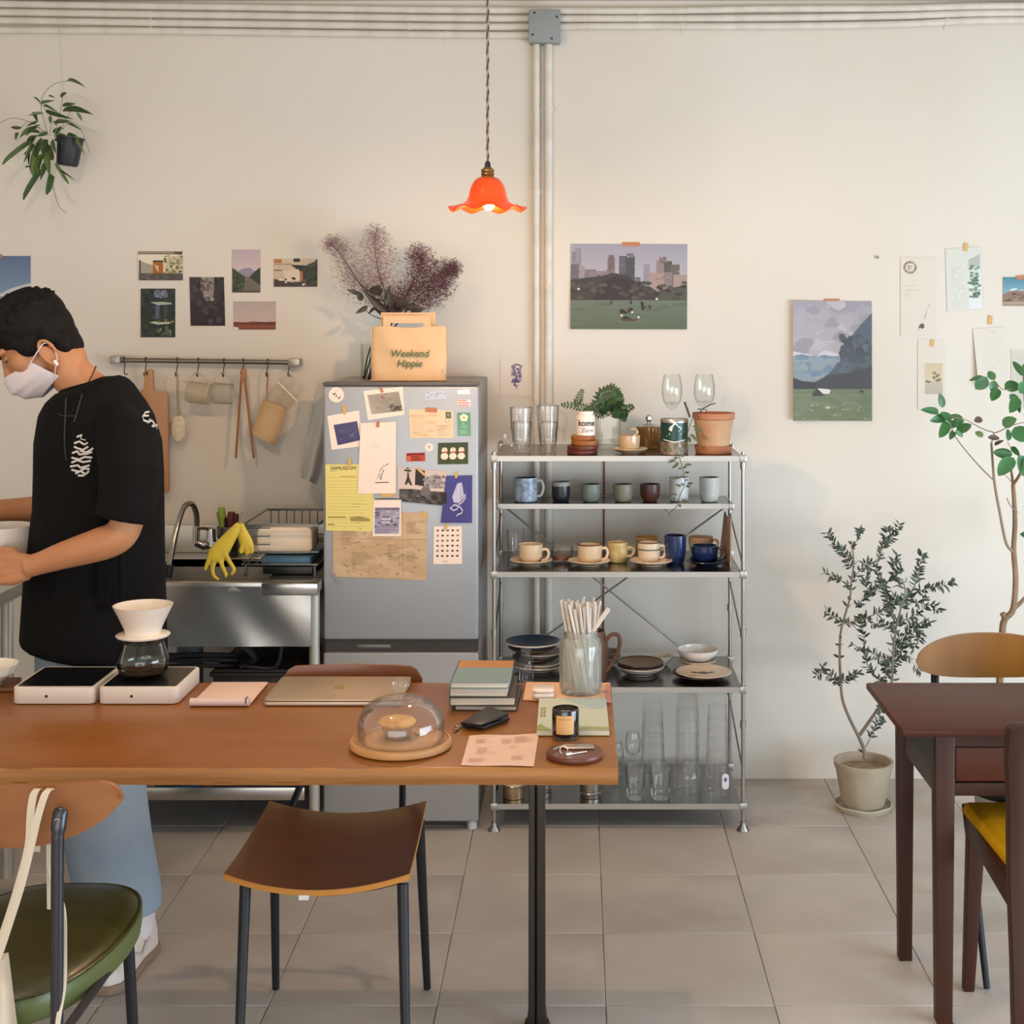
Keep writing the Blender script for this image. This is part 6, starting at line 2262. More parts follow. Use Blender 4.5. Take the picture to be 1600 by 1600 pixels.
# tray and bowl at the left edge
MB().prism([G(x, y, TZ + .001) for x, y in ((-70, 1082), (22, 1082), (34, 1064), (-60, 1064))], (0, 0, .01)).solo('serving_tray', mat('walnut_tray', '#6d4426', .5, noise=(8, .3, .7), col2='#5a371f'), 'brown wooden tray at the left edge of the long table', 'tray', bevel=.002)
bx_, bY_, br_ = -14, 3.53, 0
s = bY_ / F
c = P(-16, 0, bY_)
z0 = TZ + .0125
t = thing('white_bowl', 'white faceted bowl cut by the frame\'s left edge on the table', 'bowl', (c.x, bY_, z0))
hb = zy(1030, bY_ + .05) - z0
MB().lathe([(0, 0), (18 * s, 0), (20 * s, .006), (36 * s, hb * .55), (43 * s, hb), (41 * s, hb), (34 * s, hb * .55), (17 * s, .01), (0, .009)], n=14).build('body', M_white, t, local=True, smooth=20)

# coffee scales
M_scale = mat('white_scale_plastic', '#ded3c6', .4)
M_scaletop = mat('black_scale_top', '#101014', .25)


def scale(label, x0, x1):
    Y0 = depth_at(1101, TZ)
    xa, xb = P(x0, 0, Y0).x, P(x1, 0, Y0).x
    Y1 = Y0 + .205
    hz = zy(1075, Y0) - TZ
    t = thing('coffee_scale', label, 'scale', ((xa + xb) / 2, (Y0 + Y1) / 2, TZ + .001), 'white coffee scales')
    MB().prism([Vector((x, y, TZ + .001)) for x, y in rrect(xa, xb, Y0, Y1, .016, 6)], (0, 0, hz)).build('body', M_scale, t, bevel=.003)
    MB().prism([Vector((x, y, TZ + .001 + hz)) for x, y in rrect(xa + .008, xb - .008, Y0 + .012, Y1 - .014, .006, 4)], (0, 0, .0012)).build('weighing_plate', M_scaletop, t)
    xm = xa + (xb - xa) * .42
    MB().cyl((xm, Y0 - .0008, TZ + hz * .5), (xm, Y0 + .002, TZ + hz * .5), .0035, n=12).build('button', M_black, t)
    return TZ + .001 + hz + .0012


scale('white coffee scale with a black top, empty, left of the two', 18.5, 147)
zs = scale('white coffee scale with a black top, under the glass server', 153, 278)

# glass server and dripper
SY = 3.50
s = SY / F
sx_ = P(223.5, 0, SY).x
t = thing('coffee_server', 'round glass coffee server with a little coffee on the right scale', 'server', (sx_, SY, zs + .0006))
hz = zy(997, SY) - zs
M_sglass = glass('server_glass', '#fafcfa', .9)
MB().lathe([(0, 0), (24 * s, 0), (34 * s, .008), (40.5 * s, hz * .3), (39 * s, hz * .5), (34 * s, hz * .75), (31 * s, hz * .92), (33 * s, hz), (32 * s, hz), (30 * s, hz * .92), (33 * s, hz * .75), (38 * s, hz * .5), (39.5 * s, hz * .3), (33 * s, .010), (0, .003)], n=40).build('body', M_sglass, t, local=True)
MB().lathe([(0, .0035), (33 * s, .0105), (37 * s, hz * .14), (37.5 * s, hz * .17), (0, hz * .17)], n=36).build('coffee', glass('weak_coffee', '#bfa88c', .5, haze=.25, haze_col='#8a6a4c'), t, local=True)
MB().lathe([(31.5 * s, hz * .9), (32.5 * s, hz * .93), (31.5 * s, hz * .97)], n=36).build('collar', glass('collar_glass', '#d0d4d0', .9, haze=.15, haze_col='#55504c'), t, local=True)
t = thing('coffee_dripper', 'white ceramic cone dripper sitting on the glass server', 'dripper', (sx_, SY, zs + hz + .0012))
hd = zy(938, SY + .06) - (zs + hz)
M_drip = mat('dripper_ceramic', '#e8dccd', .3, coat=.35)
MB().lathe([(0, .0), (30 * s, .0), (40 * s, .004), (41.5 * s, .008), (40 * s, .0095), (27 * s, .012), (28 * s, .02), (36 * s, hd * .6), (46 * s, hd), (44 * s, hd), (34 * s, hd * .6), (25 * s, .02), (8 * s, .012), (0, .012)], n=48).build('cone', M_drip, t, local=True)

# pink notepad
Y0 = depth_at(1106, TZ)
xa, xb = P(295.5, 0, Y0).x, P(388, 0, Y0).x
Y1 = depth_at(1066.5, TZ + .006)
t = thing('notepad', 'pale pink notepad with a thick rolled front edge beside the scales', 'notepad', ((xa + xb) / 2, Y0, TZ + .001))
M_np = mat('pink_paper', '#e3c3b2', .7)
MB().box(xa, xb, Y0 + .012, Y1, TZ + .001, TZ + .005).build('pages', M_np, t, bevel=.001)
MB().box(xa + .002, xb + .002, Y0 + .02, Y1 + .001, TZ + .0052, TZ + .0075).build('cover', mat('pink_cover', '#e6c6b6', .6), t, bevel=.0008)
MB().tube([(xa, Y0 + .011, TZ + .0105), (xb, Y0 + .011, TZ + .0105)], .0095, 14).build('rolled_edge', mat('pink_roll', '#dcc3bd', .6), t)
MB().box(xb - .008, xb - .005, Y0 + .0005, Y0 + .02, TZ + .008, TZ + .0212).build('page_flag', mat('brown_flag', '#6b5048', .6), t)

# laptop
Y0 = depth_at(1104, TZ)
xa = P(411.5, 0, Y0).x
xb = xa + .322
Y1 = Y0 + .215
t = thing('laptop', 'closed champagne-silver laptop on the table', 'laptop', ((xa + xb) / 2, (Y0 + Y1) / 2, TZ + .001))
M_lap = mat('champagne_aluminium', '#bea88e', .38, .75)
M_lap2 = mat('laptop_side', '#d8c4ae', .4, .5)
MB().prism([Vector((x, y, TZ + .002)) for x, y in rrect(xa, xb, Y0, Y1, .01)], (0, 0, .0085)).build('base', M_lap2, t, bevel=.0015)
li = MB().prism([Vector((x, y, TZ + .0112)) for x, y in rrect(xa, xb, Y0 - .0005, Y1, .01)], (0, 0, .0055)).build('lid', M_lap, t, bevel=.0015)
# dark mark in the middle of the lid: a plain fruit-like silhouette
cxm, cym = xa + .161, (Y0 + Y1) / 2
pts = []
for i in range(26):
    a_ = 2 * PI * i / 26
    rr = .0155 * (1 - .12 * math.cos(2 * a_)) * (1 - (.16 if abs(a_ - PI / 2) < .3 else 0)) * (1 - (.4 if abs(a_ - .15) < .35 else 0))
    pts.append(Vector((cxm + rr * math.cos(a_), cym + rr * math.sin(a_) * 1.05, TZ + .0169)))
MB().add(pts, [tuple(range(26))]).add([Vector((cxm + .002 + .0035 * math.cos(a_) * (.5), cym + .0215 + .0055 * math.sin(a_), TZ + .0169)) for a_ in [i * PI / 4 for i in range(8)]], [tuple(range(8))]).build('emblem', mat('lid_mark', '#8f7c68', .15, .9), li, smooth=0)
for x in (xa + .02, xb - .02):
    for y in (Y0 + .02, Y1 - .02):
        MB().cyl((x, y, TZ + .0002), (x, y, TZ + .0025), .006, n=12).build('foot', M_black, t)

# glass cloche on a wooden board, tart inside
cYc = 3.063
s = cYc / F
ccx = P(626.5, 0, cYc).x
M_maple = mat('maple_board', '#c6945f', .5, noise=(5, .3, .7), col2='#b78350', stretch=(.4, 4, 4), detail=6)
R_ = 79.5 * s
t = thing('cake_board', 'round pale wooden board under the glass dome on the table', 'board', (ccx, cYc, TZ + .0008))
MB().lathe([(0, 0), (R_ * .93, 0), (R_ * .99, .004), (R_, .010), (R_ * .985, .016), (R_ * .93, .018), (R_ * .925, .0155), (R_ * .8, .0155), (R_ * .79, .0175), (0, .0175)], n=64).build('disc', M_maple, t, local=True)
zb0 = TZ + .0185
t = thing('glass_cloche', 'glass dome with a round knob on the wooden board, covering a tart', 'cloche', (ccx, cYc, zb0 + .0005))
rd = 68.5 * s
hd = zy(1088, cYc) - zb0
prof = [(rd, 0), (rd * 1.005, .003)]
for i in range(0, 13):
    a_ = PI / 2 * i / 12
    prof.append((max(.004, rd * math.cos(a_) ** .72), hd * (.30 + .70 * math.sin(a_))))
inn = [(max(.003, r_ - .0025), z_ - (.0 if z_ < .01 else .002)) for r_, z_ in reversed(prof)]
MB().lathe(prof + inn, n=56).build('dome', M_glass_thick, t, local=True)
MB().lathe([(0, hd - .001), (.009, hd), (.007, hd + .006), (.011, hd + .010), (.0185, hd + .02), (.019, hd + .028), (.013, hd + .037), (0, hd + .04)], n=28).build('knob', M_glass_thick, t, local=True)
t = thing('tart', 'small custard tart in a foil cup under the glass dome', 'tart', (P(620, 0, cYc).x, cYc + .005, TZ + .0192))
MB().lathe([(0, 0), (.026, 0), (.034, .028), (.0325, .028), (.025, .002), (0, .002)], n=30).build('foil_cup', mat('foil', '#c4c1ba', .3, 1.0, bump=(70, .2)), t, local=True)
MB().lathe([(.027, .022), (.038, .029), (.040, .034), (.036, .039), (.028, .041), (0, .042)], n=30, wave=lambda a_, r_, z_: (.0008 * math.sin(12 * a_), r_ * (1 + .015 * math.sin(14 * a_)))).build('pastry', mat('baked_pastry', '#d9a862', .6, noise=(40, .3, .7), col2='#b97e3c', bump=(120, .2)), t, local=True)
# paper-thin leaf of pastry beside it
MB().lathe([(0, 0), (.012, .0), (.011, .003), (0, .004)], (P(655, 0, cYc).x, cYc + .03, TZ + .0192), 14).solo('crumb', mat('baked_pastry', '#d9a862', .6), 'flat pastry crumb beside the tart under the dome', 'crumb')

# stack of books
GB = 'stack of books on the table'
Yb0 = depth_at(1112, TZ)
zc_ = TZ + .0008


def book(label, x0, x1, ypx_front, th, dep, cover, y_off=0, rot=0, split=None):
    global zc_
    xa, xb = P(x0, 0, Yb0).x, P(x1, 0, Yb0).x
    cxb, cyb = (xa + xb) / 2, Yb0 + dep / 2 + y_off
    t = thing('book', label, 'book', (cxb, cyb, zc_), GB, rz=rot)
    w = (xb - xa) / 2
    d = dep / 2
    ct = .0018
    MB().box(-w + .002, w - .002, -d + .003, d - .002, ct, th - ct).build('pages', mat('book_pages', '#ddd0be', .85, noise=(300, .4, .6), col2='#cfc0ac', stretch=(.01, .01, 1)), t, local=True)
    mb = MB()
    if split:
        mb.box(-w, w, -d, d * .32, th - ct, th).build('front_cover', cover, t, local=True)
        MB().box(-w, w, d * .32, d, th - ct, th).build('cover_band', split, t, local=True)
    else:
        mb.box(-w, w, -d, d, th - ct, th).build('front_cover', cover, t, local=True)
    MB().box(-w, w, -d, d, 0, ct).build('back_cover', cover, t, local=True)
    MB().box(-w - .0005, -w + .0015, -d, d, 0, th).build('spine', cover, t, local=True)
    zc_ += th + .0004


M_bk = mat('dark_cover', '#3f3a35', .5)
book('dark-covered book at the bottom of the stack', 712, 809, 1112, .012, .19, M_bk, .004, -.03)
book('thick book with dark boards, second from the bottom of the stack', 701.5, 804, 1103, .0195, .2, mat('brown_board', '#4c4136', .5), .0, .01)
book('pale-paged book, third from the bottom of the stack', 703, 794, 1089, .0205, .195, mat('grey_green_board', '#5c6458', .5), .004, -.02)
book('grey-blue book with a brown band on top of the stack', 705, 795.5, 1075, .0145, .21, mat('grey_blue_cover', '#77908f', .5), -.002, -.02, split=mat('tan_band', '#b27a48', .55))

# black wallet and keys
t = thing('wallet', 'black leather folded wallet lying on the table before the books', 'wallet', G(757, 1130, TZ + .001))
M_leather = mat('black_leather', '#15161a', .35, bump=(150, .1))
w0 = [(722, 1137), (754, 1141), (796, 1124), (793, 1118), (722, 1128)]
mb = MB().prism([G(x, y, TZ + .002) for x, y in ((721, 1136), (755, 1141), (797, 1126), (770, 1113))], (0, 0, .008))
mb.build('lower_flap', M_leather, t, bevel=.003)
q0 = [G(x, y, TZ + .011) for x, y in ((719, 1134), (752, 1137), (795, 1123), (764, 1112))]
q1 = [p.copy() for p in q0]
for i, dz in enumerate((.004, .004, .009, .011)):
    q0[i].z += dz * .6
    q1[i].z += dz + .004
MB().hexa(q0, q1).build('upper_flap', M_leather, t, bevel=.002)
t = thing('keys', 'bunch of small keys on a ring beside the black wallet', 'keys', G(714, 1140, TZ + .001))
M_key = mat('key_metal', '#a08d78', .3, 1.0)
c = G(717, 1134, TZ + .005)
MB().tube([c + Vector((.011 * math.cos(a_), .011 * math.sin(a_), .002 * math.sin(a_ * 2))) for a_ in [2 * PI * i / 20 for i in range(21)]], .0011, 6).build('ring', M_key, t)
for (x0, y0, x1, y1) in ((716, 1135, 710, 1144), (719, 1134, 714, 1142), (714, 1133, 709.5, 1140)):
    p, q = G(x0, y0, TZ + .004), G(x1, y1, TZ + .0025)
    d = (q - p).normalized()
    n_ = Vector((-d.y, d.x, 0))
    MB().prism([p + n_ * .0045, p + d * .008 + n_ * .005, p + d * .010 + n_ * .002, q + n_ * .002, q - n_ * .002, p + d * .010 - n_ * .002, p + d * .008 - n_ * .005, p - n_ * .0045], (0, 0, .0018)).build('key', M_key, t)

# menu paper
q = [(733.5, 1150), (842, 1147), (834, 1197.5), (720.5, 1196)]
t = thing('menu_sheet', 'sheet of pinkish paper with red handwriting near the table\'s front edge', 'paper', G(780, 1175, TZ + .0008))
c4 = [G(x, y, TZ + .0012) for x, y in q]


def msh(u, v):
    p = (c4[0] * (1 - u) + c4[1] * u) * (1 - v) + (c4[3] * (1 - u) + c4[2] * u) * v
    return p + Vector((0, .002 * math.sin(u * 9) * (1 - v), .0006 * math.sin(u * 7 + v * 3) + .0008))


MB().sheet(msh, 14, 10, (0, 0, -.0004)).build('paper', mat('menu_pink', '#e6c4b0', .8, spec=.2), t, smooth=70)
pr = Print(c4[0], c4[1] - c4[0], c4[3] - c4[0], (0, 0, 1), base=.0022, step=.00002)
rm = random.Random(9)
for (u0, u1, v0, v1, n) in ((.1, .4, .06, .06, 1), (.12, .3, .16, .3, 4), (.48, .66, .18, .32, 4), (.66, .96, .1, .3, 5), (.68, .86, .12, .26, 2), (.16, .36, .45, .66, 6), (.36, .46, .62, .68, 2), (.62, .74, .44, .48, 2), (.08, .36, .8, .92, 4), (.66, .86, .76, .9, 4)):
    pr.lines(rm, '#c98f7f', u0, u1, v0, v1, n * 2 - 1, .006, (.6, 1))
pr.build('handwriting', t)['kind'] = 'stuff'

# pink folder, earphone case, green book, straw jar
MB().prism([G(x, y, TZ + .001) for x, y in ((817, 1095), (955.5, 1097.5), (953, 1069), (822, 1068))], (0, 0, .004)).solo('pink_folder', [mat('peach_folder', '#e7b994', .7)], 'flat peach folder under the jar of straws', 'folder', bevel=.0008)
MB().prism([G(x, y, TZ + .0061) for x, y in ((946, 1097.5), (955.5, 1098), (953.5, 1070), (947, 1069.5))], (0, 0, .001)).solo('page_strip', mat('pink_strip', '#d98d80', .6), 'pink strip along the folder\'s right edge', 'paper')
cYp = depth_at(1092, TZ + .008)
ca, cb = P(830.5, 0, cYp).x, P(866, 0, cYp).x
t = thing('earphone_case', 'small rounded white case lying on the folder beside the straw jar', 'case', ((ca + cb) / 2, cYp + .03, TZ + .006))
M_case = mat('white_gloss_plastic', '#efdccd', .25, coat=.3)
MB().prism([Vector((x, y, TZ + .0062)) for x, y in rrect(ca, cb, cYp, cYp + .052, .014, 6)], (0, 0, .013)).build('lower_shell', M_case, t, bevel=.005, seg=3)
MB().prism([Vector((x, y, TZ + .0194)) for x, y in rrect(ca, cb - .001, cYp + .001, cYp + .052, .014, 6)], (0, 0, .010)).build('lid', M_case, t, bevel=.005, seg=3)

q = [(838.5, 1141.5), (952, 1141.5), (947, 1091), (842.5, 1091)]
t = thing('picture_book', 'thin pale green book with a landscape cover lying behind the candle', 'book', G(895, 1115, TZ + .001))
b4 = [G(x, y, TZ + .013) for x, y in q]
MB().prism([p - Vector((0, 0, .011)) for p in b4], (0, 0, .009)).build('pages', mat('book_pages2', '#d8cfb4', .8), t)
MB().prism([p - Vector((0, 0, .0018)) for p in b4], (0, 0, .0018)).build('front_cover', mat('pale_green_cover', '#c3c9b5', .6), t)
MB().prism([p - Vector((0, 0, .0118)) for p in b4], (0, 0, .0015)).build('back_cover', mat('olive_cover', '#a19a6a', .6), t)
pr = Print(b4[3], b4[2] - b4[3], b4[0] - b4[3], (0, 0, 1), base=.0002, step=.00004)
pr.poly('#a9bdb9', [(.0, .0), (1, 0), (1, .28), (.86, .36), (.74, .3), (.66, .24), (.52, .14), (.4, .04), (.3, .0)])
pr.poly('#b9c7c0', [(.6, .2), (.72, .3), (.84, .36), (.74, .34), (.62, .28)])
pr.poly('#96a06a', [(0, .86), (.05, .8), (.12, .9), (.2, .97), (.2, 1), (0, 1)])
pr.poly('#a1a876', [(.5, .95), (.7, .88), (1, .9), (1, 1), (.5, 1)])
for i in range(3):
    pr.rect('#9a8656', .035, .3 + i * .11, .11, .38 + i * .11)
    pr.rect('#c9bb86', .055, .32 + i * .11, .09, .36 + i * .11)
pr.build('cover_print', t)

# jar of wrapped straws
jz = TZ + .0055
jx_, jY_, jr_ = place(874.5, 940, 1088, jz)
s = jY_ / F
t = thing('straw_jar', 'glass jar full of paper-wrapped straws standing on the peach folder', 'jar', (jx_, jY_, jz + .0006))
jh = zy(985, jY_) - jz
M_jar = glass('jar_glass', '#f6f9f6', .8, haze=.28, haze_col='#f0eee6')
R_ = 33 * s
MB().lathe([(0, 0), (R_ * .85, 0), (R_, .012), (R_, jh * .74), (R_ * .92, jh * .85), (R_ * .8, jh * .9), (R_ * .8, jh * .985), (R_ * .84, jh), (R_ * .78, jh), (R_ * .76, jh * .9), (R_ * .88, jh * .84), (R_ * .95, jh * .72), (R_ * .95, .014), (0, .006)], n=40).build('glass', M_jar, t, local=True)
rj = random.Random(6)
M_str = mat('straw_wrapper', '#d8ccc0', .8, spec=.2)
for i in range(46):
    a_ = 2.399 * i
    f_ = math.sqrt((i + .5) / 46)
    bx_ = Vector((R_ * .55 * f_ * math.cos(a_ + 1.2), R_ * .55 * f_ * math.sin(a_ + 1.2), .009))
    topy = rj.uniform(-6, 10) if i != 40 else -2
    tz_ = jh + (44 + topy) * s * .9
    tx_ = Vector((R_ * 1.02 * f_ * math.cos(a_), R_ * .7 * f_ * math.sin(a_), tz_))
    d = tx_ - bx_
    # keep inside the neck
    k_ = (jh * .93 - bx_.z) / d.z
    neck = bx_ + d * k_
    lim = R_ * .70
    rr = math.hypot(neck.x, neck.y)
    if rr > lim:
        bx_.x *= .55
        bx_.y *= .55
        tx_.x *= lim / rr
        tx_.y *= lim / rr
    sd = (tx_ - bx_).normalized()
    MB().tube([bx_, tx_], .0036, 6, flat=.6, up=(math.cos(i), math.sin(i), 0)).build('straw', M_str, t, local=True)
p0, p1 = P(922, 992, jY_ - .012) - t.location, P(951, 951, jY_ - .02) - t.location
MB().tube([p0 + (p0 - p1) * .6, p1], .0055, 6, flat=.5, up=(0, 0, 1)).build('straw', M_str, t, local=True)

# candle
cx_, cY_, cr_ = place(862.5, 905, 1158, TZ)
t = thing('candle', 'candle in a black glass with a peach label on the table', 'candle', (cx_, cY_, TZ + .0008))
ch = top_h(1101, cY_, cr_, TZ)
MB().lathe([(0, 0), (cr_ * .94, 0), (cr_ * .98, .003), (cr_ * .98, .006), (cr_ * .96, .0062), (0, .0062)], n=36).build('glass_base', M_glass_thick, t, local=True)
MB().lathe([(cr_ * .96, .0064), (cr_, .009), (cr_, ch - .002), (cr_ - .001, ch), (cr_ - .0035, ch), (cr_ - .004, ch * .55), (0, ch * .55)], n=40).build('jar', mat('black_glass', '#1a1614', .15, coat=.5), t, local=True)
MB().lathe([(0, ch - .012), (cr_ - .0042, ch - .012), (cr_ - .0042, ch - .02), (0, ch - .02)], n=32).build('wax', mat('candle_wax', '#e6d9c8', .5), t, local=True)
MB().cyl((0, 0, ch - .012), (.001, 0, ch - .004), .0009, n=6).build('wick', M_black, t, local=True)
g = lambda x_, y_: ((x_ - 883.5) * cY_ / F, (1158 - y_) * (cY_ - cr_) / F)
wrap_polys([[g(868 + (29 * i / 8), 1118), g(868 + (29 * (i + 1) / 8), 1118), g(868 + (29 * (i + 1) / 8), 1147), g(868 + (29 * i / 8), 1147)] for i in range(8)], mat('peach_label', '#d9a76a', .6), t, cx_, cY_, cr_, TZ, 'label_paper', .0005)
wrap_polys([[g(a_, b_), g(a_ + w_, b_), g(a_ + w_, b_ + 1), g(a_, b_ + 1)] for a_, b_, w_ in ((873, 1123, 5), (879, 1123, 7), (887, 1123, 5))], mat('label_ink', '#8d6a42', .6), t, cx_, cY_, cr_, TZ, 'lettering', .0009)

# dark coaster with hair clip and earphones
ox, oY, orr = place(853.5, 942.5, 1194, TZ)
t = thing('coaster', 'large dark brown round wooden coaster near the table\'s front right corner', 'coaster', (ox, oY, TZ + .0008))
MB().lathe([(0, 0), (orr * .95, 0), (orr, .004), (orr, .010), (orr * .97, .013), (orr * .93, .0125), (0, .0125)], n=48).build('disc', mat('dark_walnut', '#5c2f20', .4, noise=(6, .3, .7), col2='#6d3a28', stretch=(.4, 4, 4)), t, local=True)
zk = TZ + .0142
M_sil = mat('silver_key', '#c9b7a8', .3, .9)
t = thing('bread_clip', 'flat pale metal clip lying on the dark coaster', 'clip', G(895, 1168, zk))
MB().prism([G(x, y, zk) for x, y in ((872, 1168), (884, 1164.5), (927, 1164.5), (929, 1170.5), (886, 1171))], (0, 0, .003)).build('blade', M_sil, t, bevel=.001)
MB().tube([G(864, 1171, zk + .003), G(874, 1167, zk + .004), G(890, 1164.8, zk + .004), G(915, 1163, zk + .004)], .0016, 6).build('wire', M_sil, t)
t = thing('small_key', 'small key with a ring lying on the dark coaster', 'key', G(888, 1177, zk))
c = G(881, 1172, zk + .005)
MB().tube([c + Vector((.008 * math.cos(a_), .002 * math.sin(a_), .008 * math.sin(a_))) for a_ in [2 * PI * i / 16 for i in range(17)]], .001, 6).build('ring', M_sil, t)
p, q = G(884, 1180, zk + .001), G(917, 1174.5, zk + .001)
MB().tube([p, p.lerp(q, .2), p.lerp(q, .35), q], [.006, .006, .0022, .0018], 8, flat=.4, up=(0, 0, 1)).build('shank', M_sil, t)

# ------------------------------------------------------------------ plywood chair tucked under the table
M_ply = mat('walnut_ply', '#8a4e24', .35, noise=(2.2, .3, .7), col2='#75401c', stretch=(1, 5, 1), detail=6, coat=.25)
M_plyedge = mat('ply_edge', '#b87a2e', .5)
t = thing('dining_chair', 'walnut plywood chair with black metal legs tucked under the middle of the table', 'chair', P(500, 1560, 3.3))
zse = .455
Yn, Yk = 3.045, 3.47
fl_, fr_ = P(350, 0, Yn).x, P(640, 0, Yn).x
bl_, br2 = P(421, 0, Yk).x, P(666, 0, Yk).x


def seat(u, v):          # u left-right, v front-back
    xl_ = fl_ + (bl_ - fl_) * v
    xr_ = fr_ + (br2 - fr_) * v
    x = xl_ + (xr_ - xl_) * u
    sag = 4 * u * (1 - u)
    z = zse - .026 * sag - .008 * math.sin(PI * v) + .010 * v + .004
    y = Yn + (Yk - Yn) * v - .022 * sag * (1 - v) - .01 * sag * v
    return Vector((x, y, z))


MB().sheet(seat, 20, 12, (0, 0, -.0012)).build('seat_face', M_ply, t, smooth=60)
MB().sheet(lambda u, v: seat(u, v) - Vector((0, 0, .0013)), 20, 12, (0, 0, -.012)).build('seat', M_plyedge, t, smooth=40)
bYb = 3.66
xa, xb = P(443, 0, bYb).x, P(661, 0, bYb).x
zt0 = zy(1040, bYb)


def back(u, v):
    r = .03
    x = xa + (xb - xa) * u
    e = min(u, 1 - u) * (xb - xa)
    top = zt0 - (max(0, (r - e)) ** 2 / r if e < r else 0)
    z = (zt0 - .17) + (top - zt0 + .17) * v
    return Vector((x, bYb - .02 + .03 * (2 * u - 1) ** 2 * -1 + .02 * (v - 1) + .03, z))


MB().sheet(back, 24, 8, (0, .011, 0)).build('backrest', M_ply, t, smooth=60)
for (x0, y0, z0, x1, y1) in ((P(381, 0, 3.06).x, 3.075, .425, P(371, 0, 2.99).x, 2.985), (P(628, 0, 3.06).x, 3.075, .425, P(636, 0, 2.99).x, 2.985), (P(428, 0, 3.42).x, 3.42, .44, P(431, 0, 3.5).x, 3.50), (P(655, 0, 3.42).x, 3.42, .44, P(667.5, 0, 3.5).x, 3.50)):
    MB().cyl((x0, y0, z0), (x1, y1, .004), .0125, .009, 14).build('leg', M_blackmetal, t)
mb = MB()
fr0 = [seat(u, .06) - Vector((0, -.02, .024)) for u in (.06, .2, .4, .5, .6, .8, .94)]
mb.tube(bez(fr0, 4), .007, 8)
mb.build('seat_frame', M_blackmetal, t)
for u in (.08, .92):
    MB().tube([seat(u, .06) - Vector((0, -.02, .024)), seat(u, .9) - Vector((0, 0, .024))], .008, 8).build('side_rail', M_blackmetal, t)
for u, px in ((.12, 470), (.84, 618)):
    p0 = seat(u, .93) - Vector((0, 0, .022))
    MB().tube(bez([p0, p0 + Vector((0, .05, .005)), Vector((P(px + 10, 0, 3.6).x, 3.60, .52)), Vector((P(px, 0, 3.66).x, 3.665, .60)), Vector((P(px, 0, 3.66).x, 3.675, .70))], 6), .0085, 10).build('back_support', M_blackmetal, t)
c = seat(.44, 0) - Vector((0, .004, .014))
MB().box(c.x - .01, c.x + .01, c.y + .001, c.y + .02, c.z - .007, c.z + .003).build('care_tag', mat('tag_white2', '#d9d6d2', .5), t)

# ------------------------------------------------------------------ chair with green seat, left foreground
t = thing('lounge_chair', 'chair with an olive green vinyl seat and a wooden backrest in the left foreground', 'chair', P(60, 1640, 2.65))
M_vinyl = mat('olive_vinyl', '#37380f', .34, noise=(30, .3, .7), col2='#2c2d0c', bump=(220, .08), coat=.1)
M_vinyl2 = mat('olive_vinyl_side', '#5b6537', .4, bump=(220, .08))
M_gun = mat('gunmetal_tube', '#4b4b50', .35, .85)
zs_ = .462
# seat outline in plan: rounded front (far) and tapering to the back (near)
far, near = 2.985, 2.47
sxr_ = P(230, 0, 2.87).x
sxc = P(45, 0, 2.7).x
sxl_ = 2 * sxc - sxr_
plan = []
for i in range(48):
    a_ = 2 * PI * i / 48
    ca_, sa_ = math.cos(a_), math.sin(a_)
    x = sxc + (sxr_ - sxc) * math.copysign(abs(ca_) ** .62, ca_) * (1 + .08 * sa_ if sa_ < 0 else 1)
    y = 2.755 + (far - 2.755) * math.copysign(abs(sa_) ** .8, sa_) if sa_ > 0 else 2.755 + (2.755 - near) * math.copysign(abs(sa_) ** .9, sa_)
    plan.append((x, y))
rings = []
for sc_, dz in ((.93, -.05), (.985, -.048), (1.0, -.03), (1.0, -.012), (.975, -.002)):
    rings.append([Vector((sxc + (x - sxc) * sc_, 2.73 + (y - 2.73) * sc_, zs_ + dz)) for x, y in plan])
MB().loft(rings).build('seat_cushion', M_vinyl2, t, smooth=50)
rings = [[Vector((sxc + (x - sxc) * sc_, 2.73 + (y - 2.73) * sc_, zs_ + dz)) for x, y in plan] for sc_, dz in ((.978, -.003), (.95, .004), (.8, .010), (.5, .012), (.05, .012))]
MB().loft(rings).build('seat_top', M_vinyl, t, smooth=60)
MB().tube([Vector((sxc + (x - sxc) * .985, 2.73 + (y - 2.73) * .985, zs_ - .001)) for x, y in plan + plan[:1]], .0035, 6).build('piping', M_vinyl, t)
# backrest: curved oval plywood panel
BYc = 2.43


def lback(u, v):
    x = P(-150, 0, BYc + .075).x + (P(191, 0, BYc + .075).x - P(-150, 0, BYc + .075).x) * u
    u = .5 - .5 * math.cos(PI * u)
    x = P(-150, 0, BYc + .075).x + (P(191, 0, BYc + .075).x - P(-150, 0, BYc + .075).x) * u
    a_ = 2 * u - 1
    hw, hb = (1 - abs(a_) ** 9) ** .5, (1 - abs(a_) ** 2.8) ** .72
    zt1, zb1 = zy(1235, BYc), zy(1334, BYc)
    zm = zt1 - (zt1 - zb1) * .36
    z = zm - (zm - zb1) * hb + ((zt1 - zm) * hw + (zm - zb1) * hb) * v
    y = BYc + .02 + .055 * a_ * a_ + (v - .5) * -.01
    return Vector((x, y, z))


